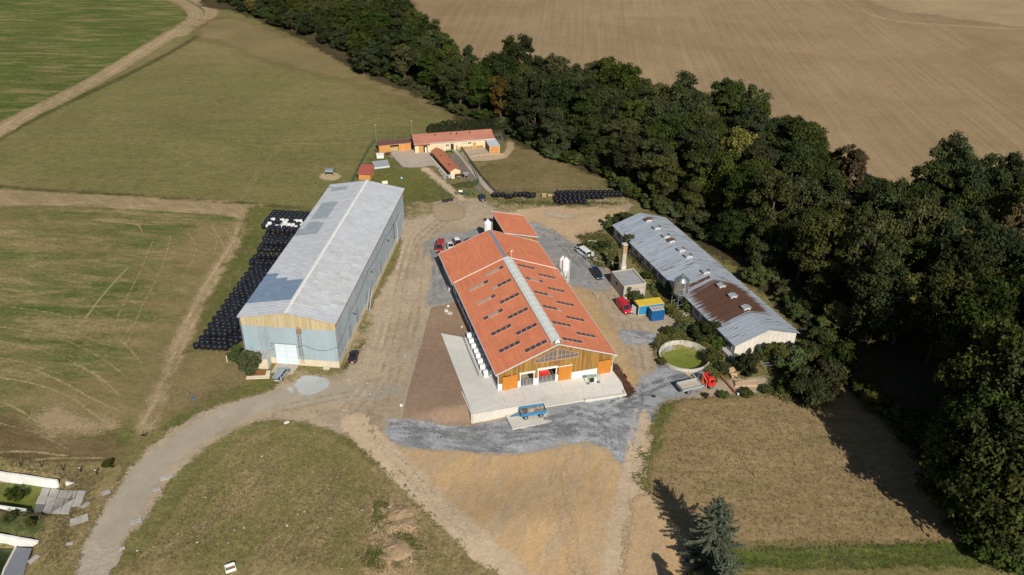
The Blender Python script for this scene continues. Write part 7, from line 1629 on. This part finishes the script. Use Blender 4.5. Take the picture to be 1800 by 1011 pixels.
# gate and fences
mgreen = paint('fence_green', (.02, .09, .05), .6)
def gate():
    H = thing('farm_gate', 'green tube double gate with white sign across the farm track', 'gate', (0, 0, 0)); a, b = on(802, 344), on(834, 345)
    for t in (0, .38, .76, 1): p = a.lerp(b, t); MB().box(p.x-.1, p.y-.1, 0, p.x+.1, p.y+.1, 2.0).build('gate_post', mgreen, H)
    for t0, t1 in ((.02, .36), (.4, .74)):
        p, q = a.lerp(b, t0), a.lerp(b, t1); g = MB()
        for z in (.4, .9, 1.4, 1.75): g.tube([(p.x, p.y, z), (q.x, q.y, z)], .035, 4)
        for t in np.linspace(0, 1, 6): r0 = p.lerp(q, t); g.tube([(r0.x, r0.y, .4), (r0.x, r0.y, 1.75)], .02, 4)
        g.build('gate_leaf', mgreen, H)
    p = a.lerp(b, .14); MB().box(p.x, p.y-.06, 1.2, p.x+1.1, p.y-.04, 1.8).build('sign', m_white, H)
gate()
def fence(label, P, h, step, postm, rails, railm, name='fence', pr=.05, rr=.012, mesh=False):
    H = thing(name, label, 'fence', (0, 0, 0)); Q = [on(*p) for p in P]; g = MB(); pm = None; last = None
    for a, b in zip(Q[:-1], Q[1:]):
        L = (b-a).length; n = max(1, int(round(L/step)))
        for k in range(n+(1 if b is Q[-1] else 0)):
            p = a.lerp(b, k/n); 
            if pm is None: pm = MB().tube([(0, 0, 0), (random.uniform(-.03, .03), 0, h)], pr, 5).mesh('post_mesh', postm)
            o = link('post', pm, H, p, random.uniform(0, 3)); o.rotation_euler[0] = random.uniform(-.04, .04)
        for z in rails: g.tube([(a.x, a.y, a.z+z), (b.x, b.y, b.z+z)], rr, 3)
        if mesh:
            m2 = int(L/.6)
            for k in range(m2): p = a.lerp(b, k/m2); g.tube([(p.x, p.y, p.z), (p.x, p.y, p.z+h*.95)], rr*.7, 3)
    g.build('wire' if rr < .03 else 'rail', railm, H)
mpost = paint('grey_post_wood', (.12, .10, .07), .9)
fence('line of thin wooden posts crossing the meadow left of the farm', px('60,243 200,246 330,249 460,251 560,250 655,250'), 1.2, 5.6, mpost, (.5, 1.0), mpost, pr=.07, rr=.01)
fence('post and wire fence between the meadow and the striped field', px('0,330 120,337 250,344 380,353 480,362 540,367'), 1.1, 4.5, mpost, (.5, 1.0), mpost, pr=.05, rr=.01)
fence('dark mesh fence on the meadow side of the small farm', px('660,250 650,262 640,280 628,305 618,325'), 1.7, 2.4, mgreen, (.1, .6, 1.1, 1.65), mgreen, rr=.02, mesh=True)
fence('green fence behind the timber shed', px('665,250 690,246 722,242'), 1.8, 2.0, mgreen, (.4, .9, 1.7), mgreen, rr=.025)
fence('green mesh fence around the kennel run', px('800,262 812,275 830,296 842,322 838,328'), 1.8, 2.4, mgreen, (.05, .6, 1.2, 1.75), mgreen, rr=.02, mesh=True)
fence('dark board fence along the footpath beside the paddock', px('810,262 826,285 845,312 862,332 872,341'), 1.3, 2.2, mpost, (.2, .5, .8, 1.1), mpost, rr=.07)
fence('wire fence above the black bales along the paddock', px('872,341 920,337 980,335 1040,333 1085,332'), 1.7, 3.0, mgreen, (.1, .9, 1.6), mgreen, rr=.012)
fence('pale rail fence of the farmhouse sand yard', px('826,282 845,279 866,277 884,277'), 1.2, 2.3, m_wood, (.5, .8, 1.1), m_wood, rr=.05, name='rail_fence')
fence('second pale rail fence line of the sand yard', px('828,286 848,283 868,281 886,280'), 1.0, 2.6, m_wood, (.4, .9), m_wood, rr=.05, name='rail_fence')
fence('thin mesh fence beside the farm gate and lawn', px('712,358 745,352 780,348 802,344'), 1.3, 3, mgreen, (.1, .6, 1.2), mgreen, rr=.012)
fence('small metal pen behind the white roofed shelter', px('869,243 880,241 884,251 876,254'), 1.4, 1.5, m_steel, (.4, .8, 1.3), m_steel, rr=.04, name='pen')
for i, (x, y) in enumerate(px('38,821 74,823 112,829 143,832 171,836')): 
    o = thing('fence_post', ['leftmost dark post above the white basin wall', 'second dark post above the white basin wall', 'middle dark post above the white basin wall', 'fourth dark post with a pale top', 'rightmost dark post, nearest to the road'][i], 'post', on(x, y), 0, 'old posts above the basin'); MB().tube([(0, 0, 0), (random.uniform(-.1, .1), 0, 1.3)], .09, 6).build('stake', m_trim, o); MB().box(-.1, -.12, 1.0, .1, -.09, 1.2).build('tag', m_white, o) if i in (3, 4) else None

# ================================================================ BASINS, SLABS, SMALL DEBRIS
m_bw = paint('whitewashed_wall', (.78, .77, .73), .9, var=.06, dirt=(.42, .38, .3), dirtamt=.5, scale=.9, orand=.05)
def bwall(label, a, b, zt, zb_, th, n, seg=1.6, j=.03):
    H = thing('basin_wall', label, 'wall', (0, 0, 0)); A_, B_ = at(*a, 0), at(*b, 0); d = (B_-A_).normalized(); nn = Vector((-d.y, d.x, 0)); L = (B_-A_).length; n = int(L/seg)
    for k in range(n):
        p = A_+d*(L*k/n); q = A_+d*(L*(k+1)/n-.02); z = zt+random.uniform(-j, j); P = [p, q, q+nn*th, p+nn*th]; MB().slab([Vector((v.x, v.y, z)) for v in P], z-zb_).build('wall_block', m_bw, H)
bwall('long whitewashed retaining wall on the far side of the green basin', (-60, 823), (100, 846.5), .12, -2.4, .35, 8)
bwall('short low white wall piece at the end of the long basin wall', (115, 849), (144, 854), .1, -1.2, .3, 2)
bwall('white wall of the lower basin at the left picture edge', (-60, 931), (66, 954), .12, -2.4, .35, 6)
bwall('thin white wall top on the near side of the green basin', (-60, 882), (45, 897), .08, -2.4, .25, 6)
def pool(label, P, rgb, rgb2, z, rough=.3):
    H = thing('basin_water', label, 'water', (0, 0, 0)); s = N('water_'+label[:8], rough, 0, .5); s.color(s.mix(s.ramp(s.noise(s.pos(), .35, 6, .65, .5), .42, .6), rgb, rgb2)); MB().slab([at(x, y, z) for x, y in P], .1).build('water_surface', s.m, H)
pool('still basin water covered with yellow green algae', px('-70,848 50,852 85,858 74,878 66,897 40,906 -70,893'), (.10, .12, .018), (.16, .17, .03), -1.75, .6)
pool('dark brownish green water of the lower basin', px('-70,962 30,965 10,1011 0,1090 -90,1090'), (.018, .03, .006), (.035, .05, .01), -1.75, .2)
mslab = paint('ramp_slab', (.40, .38, .35), .9, var=.1, dirt=(.2, .17, .11), dirtamt=.5, scale=1.2, orand=.1); mgs = paint('blue_grey_slab', (.20, .21, .235), .8, var=.08, orand=.03)
RP = thing('ramp', 'row of cracked grey slabs sloping down into the green basin', 'ramp', (0, 0, 0))
for k in range(5):
    for j in range(3):
        f = lambda u, v: on(76+u*15.5-v*5.5+(random.uniform(-.8, .8) if 0 < v < 3 else 0), 863+v*14+u*.6)
        if k == 4 and j == 2: continue
        Q = [f(k, j), f(k+.94, j), f(k+.94, j+.93), f(k, j+.93)]; dz = .12+random.uniform(0, .08)
        MB().slab([Vector((q.x, q.y, max(q.z, -1.7)+dz)) for q in Q][::-1], .15).build('slab', mslab, RP)
R2 = thing('ramp', 'smooth blue grey ramp slab beside the dark lower basin', 'ramp', (0, 0, 0)); Q = [at(28, 962, -1.3), at(56, 964, -.2), at(44, 1000, -.2), at(30, 1060, -.2), at(-12, 1060, -1.5), at(8, 1000, -1.4)]; MB().slab(Q[::-1], .2).build('slab', mgs, R2); MB().bar(Q[0], Q[5], .3, .25).bar(Q[5], Q[4], .3, .25).build('rim', m_conc, R2)
cs = [((140, 916), 2.6, 1.7, .5, 'big square concrete slab left of the road bend'), ((187, 868), 1.3, 1.0, .7, 'small broken slab left of the road, uppermost'), ((150, 890), 1.5, .7, 1.0, 'narrow broken slab in the weeds left of the road'), ((123, 958), 1.0, .6, .2, 'little slab in the weeds near the lower basin'), ((60, 985), 1.6, .9, 1.1, 'long slab fragment right of the blue grey ramp'), ((293, 841), 2.0, 1.0, .5, 'concrete slab right of the road, uppermost'), ((276, 862), 1.2, .8, .4, 'whitish broken slab right of the road'), ((240, 918), 1.6, 1.0, .4, 'slab in the grass right of the road'), ((216, 966), .8, .5, .3, 'small white slab at the lower right road edge')]
for b, sx, sy, rz, lab in cs: o = thing('concrete_slab', lab, 'slab', on(*b), rz); MB().slab([(-sx/2, -sy/2, .08), (sx/2, -sy*.45, .08), (sx*.48, sy/2, .08), (-sx*.5, sy*.42, .08)], .12).build('slab', mslab, o)
# scattered stones, weeds and tufts
def scatter(name, label, cat, polys, n, size, mat, kind='rock', seed=1, hgt_=.5):
    r_ = np.random.default_rng(seed); P = []
    for poly, m_ in zip(polys, n):
        W_ = [np.array(at(*p)[:2]) for p in poly]; lo = np.min(W_, 0); hi = np.max(W_, 0); k = 0; tries = 0
        while k < m_ and tries < 60:
            tries += 1; X = r_.uniform(lo[0], hi[0], m_); Y = r_.uniform(lo[1], hi[1], m_); ok = (poly_sd(W_, X, Y)-r_.uniform(0, 3.5, m_) > 0) & (np.hypot(X-TANK[0], Y-TANK[1]) > 5.8)
            for x, y in zip(X[ok], Y[ok]):
                if k >= m_: break
                P.append((x, y, gz(x, y))); k += 1
    P = np.array(P)
    if kind == 'rock':
        g = MB()
        for p in P:
            s_ = size*r_.uniform(.4, 1.3); g.add([(a*s_*r_.uniform(.7, 1.2), b*s_*r_.uniform(.7, 1.2), c*s_*.6) for a, b, c in ((-1, -1, 0), (1, -1, 0), (1, 1, 0), (-1, 1, 0), (-.6, -.6, 1), (.6, -.5, .9), (.5, .6, 1.1), (-.5, .5, .9))], [(4, 5, 6, 7), (0, 1, 5, 4), (1, 2, 6, 5), (2, 3, 7, 6), (3, 0, 4, 7)], 0, r_.random(), Matrix.Translation(p) @ Matrix.Rotation(r_.uniform(0, 6.28), 4, 'Z'))
        o = g.build(name, mat)
    else:
        m = 7; pos = np.repeat(P, m, 0)+np.stack([r_.normal(0, size*.9, len(P)*m), r_.normal(0, size*.9, len(P)*m), r_.uniform(0, hgt_, len(P)*m)], 1); nr = r_.normal(0, 1, pos.shape); nr[:, 2] = np.abs(nr[:, 2])+.3
        ti = np.clip(np.repeat(r_.uniform(.1, .9, len(P)), m)+r_.normal(0, .1, len(pos)), 0, 1); V, _ = cards(pos, nr, size*.55, ti, .3); o = link(name, cardmesh(name+'_mesh', V, ti, mat))
    return tag(o, label, cat, None, 'stuff')
mst = paint('field_stone', (.45, .41, .35), .9, var=.15, tint=.3)
scatter('stones', 'pale stones scattered over the rough grass and dug earth', 'stones', [px('200,1000 300,905 420,790 500,760 620,800 800,960 860,1010'), px('640,880 700,870 740,930 700,1011 640,1000'), px('600,655 660,540 720,420 800,400 760,560 680,740 500,710')], [60, 50, 70], .13, mst)
LMW = leafmat('weed_leaves', (.06, .075, .02), (.15, .14, .05)); LMT = leafmat('tuft_leaves', (.085, .09, .03), (.17, .15, .06)); LMD = leafmat('dry_weeds', (.16, .12, .06), (.26, .20, .10))
yard_w = [px('1080,500 1130,500 1170,515 1205,560 1240,590 1165,592 1200,575 1175,555 1140,510'), px('1148,600 1170,585 1240,590 1262,630 1250,660 1160,640'), px('1010,415 1060,405 1090,430 1090,480 1040,470 1015,445'), px('1110,420 1140,440 1290,600 1270,640 1200,560 1100,450'), px('1350,640 1400,650 1480,620 1490,700 1380,715 1345,690'), px('1160,585 1200,575 1250,600 1262,640 1275,660 1255,668 1240,655 1250,625 1235,605 1205,597 1165,603 1152,625 1180,648 1160,640 1148,618')]
scatter('scrub', 'weeds and scrub growing around the round tank and derelict cowshed', 'weeds', yard_w, [1400, 700, 1300, 1600, 1500, 2200], .34, LMW, 'weed', 3, .6)
scatter('dry_weeds', 'dry yellowish weeds between rubble, pallets and tank', 'weeds', yard_w, [600, 200, 400, 400, 700, 500], .25, LMD, 'weed', 4, .4)
scatter('grass_tufts', 'rough grass tufts over the lower meadows', 'grass', [px('200,1011 260,950 330,860 410,780 480,748 560,760 650,820 800,965 860,1011'), px('0,790 190,830 170,900 120,1011 60,1011 70,920 0,910'), px('1150,745 1180,712 1300,702 1400,700 1470,760 1640,900 1640,955 1290,960 1150,860'), px('1290,965 1780,940 1780,1011 1290,1011')], [3800, 2200, 1500, 1200], .13, LMT, 'weed', 5, .10)
scatter('straw_tufts', 'dry straw coloured tufts over the lower meadows', 'grass', [px('200,1011 260,950 330,860 410,780 480,748 560,760 650,820 800,965 860,1011'), px('0,790 190,830 170,900 120,1011 60,1011 70,920 0,910'), px('1150,745 1180,712 1300,702 1400,700 1470,760 1640,900 1640,955 1290,960 1150,860'), px('300,700 430,640 470,670 330,750')], [3800, 2200, 2500, 700], .12, LMD, 'weed', 6, .07)
scatter('dug_weeds', 'green weeds growing among the dug earth heaps', 'weeds', [px('655,890 680,880 690,900 670,930 655,925'), px('635,965 665,960 690,985 680,1011 635,1005'), px('650,925 720,930 760,985 700,960')], [160, 220, 120], .2, LMW, 'weed', 8, .4)
scatter('edge_weeds', 'weeds along the yard edges and bale stacks', 'weeds', [px('500,745 620,775 720,860 860,1005 890,1011 870,1011 700,850 600,770'), px('335,622 410,622 450,600 430,480 380,590'), px('866,350 960,352 1080,355 1100,362 970,366 870,362'), px('600,650 640,600 645,600 606,655')], [900, 500, 700, 120], .2, LMW, 'weed', 9, .25)
def mounds():
    for i, (x, y, r_, h) in enumerate([(705, 905, 2.2, .6), (712, 925, 2.0, .5), (690, 930, 1.6, .5), (700, 968, 2.4, .5), (672, 900, 1.3, .4), (676, 985, 1.5, .4)]):
        p = on(x, y); rr = np.random.default_rng(i); n = 12; vs = [(0, 0, h)]; 
        for k, s_ in enumerate((.35, .7, 1)): vs += [(r_*s_*math.cos(2*math.pi*j/n)*rr.uniform(.8, 1.2), r_*s_*math.sin(2*math.pi*j/n)*rr.uniform(.8, 1.2), h*(1-s_**1.5)*rr.uniform(.7, 1.2)-.05*(s_ == 1)) for j in range(n)]
        fs = [(0, 1+j, 1+(j+1) % n) for j in range(n)]+[(1+k*n+j, 1+(k+1)*n+j, 1+(k+1)*n+(j+1) % n, 1+k*n+(j+1) % n) for k in range(2) for j in range(n)]
        o = thing('earth_mound', ['uppermost right earth mound at the dug spot', 'grey topped earth mound at the dug spot', 'middle earth mound at the dug spot', 'long flat earth mound lower down', 'small earth mound beside the weeds', 'lowest earth mound near the weeds'][i], 'mound', p); MB().add(vs, fs).build('earth', paint('mound_earth', (.34, .235, .135), .95, var=.2, scale=1.5, bump=.6), o)
mounds()
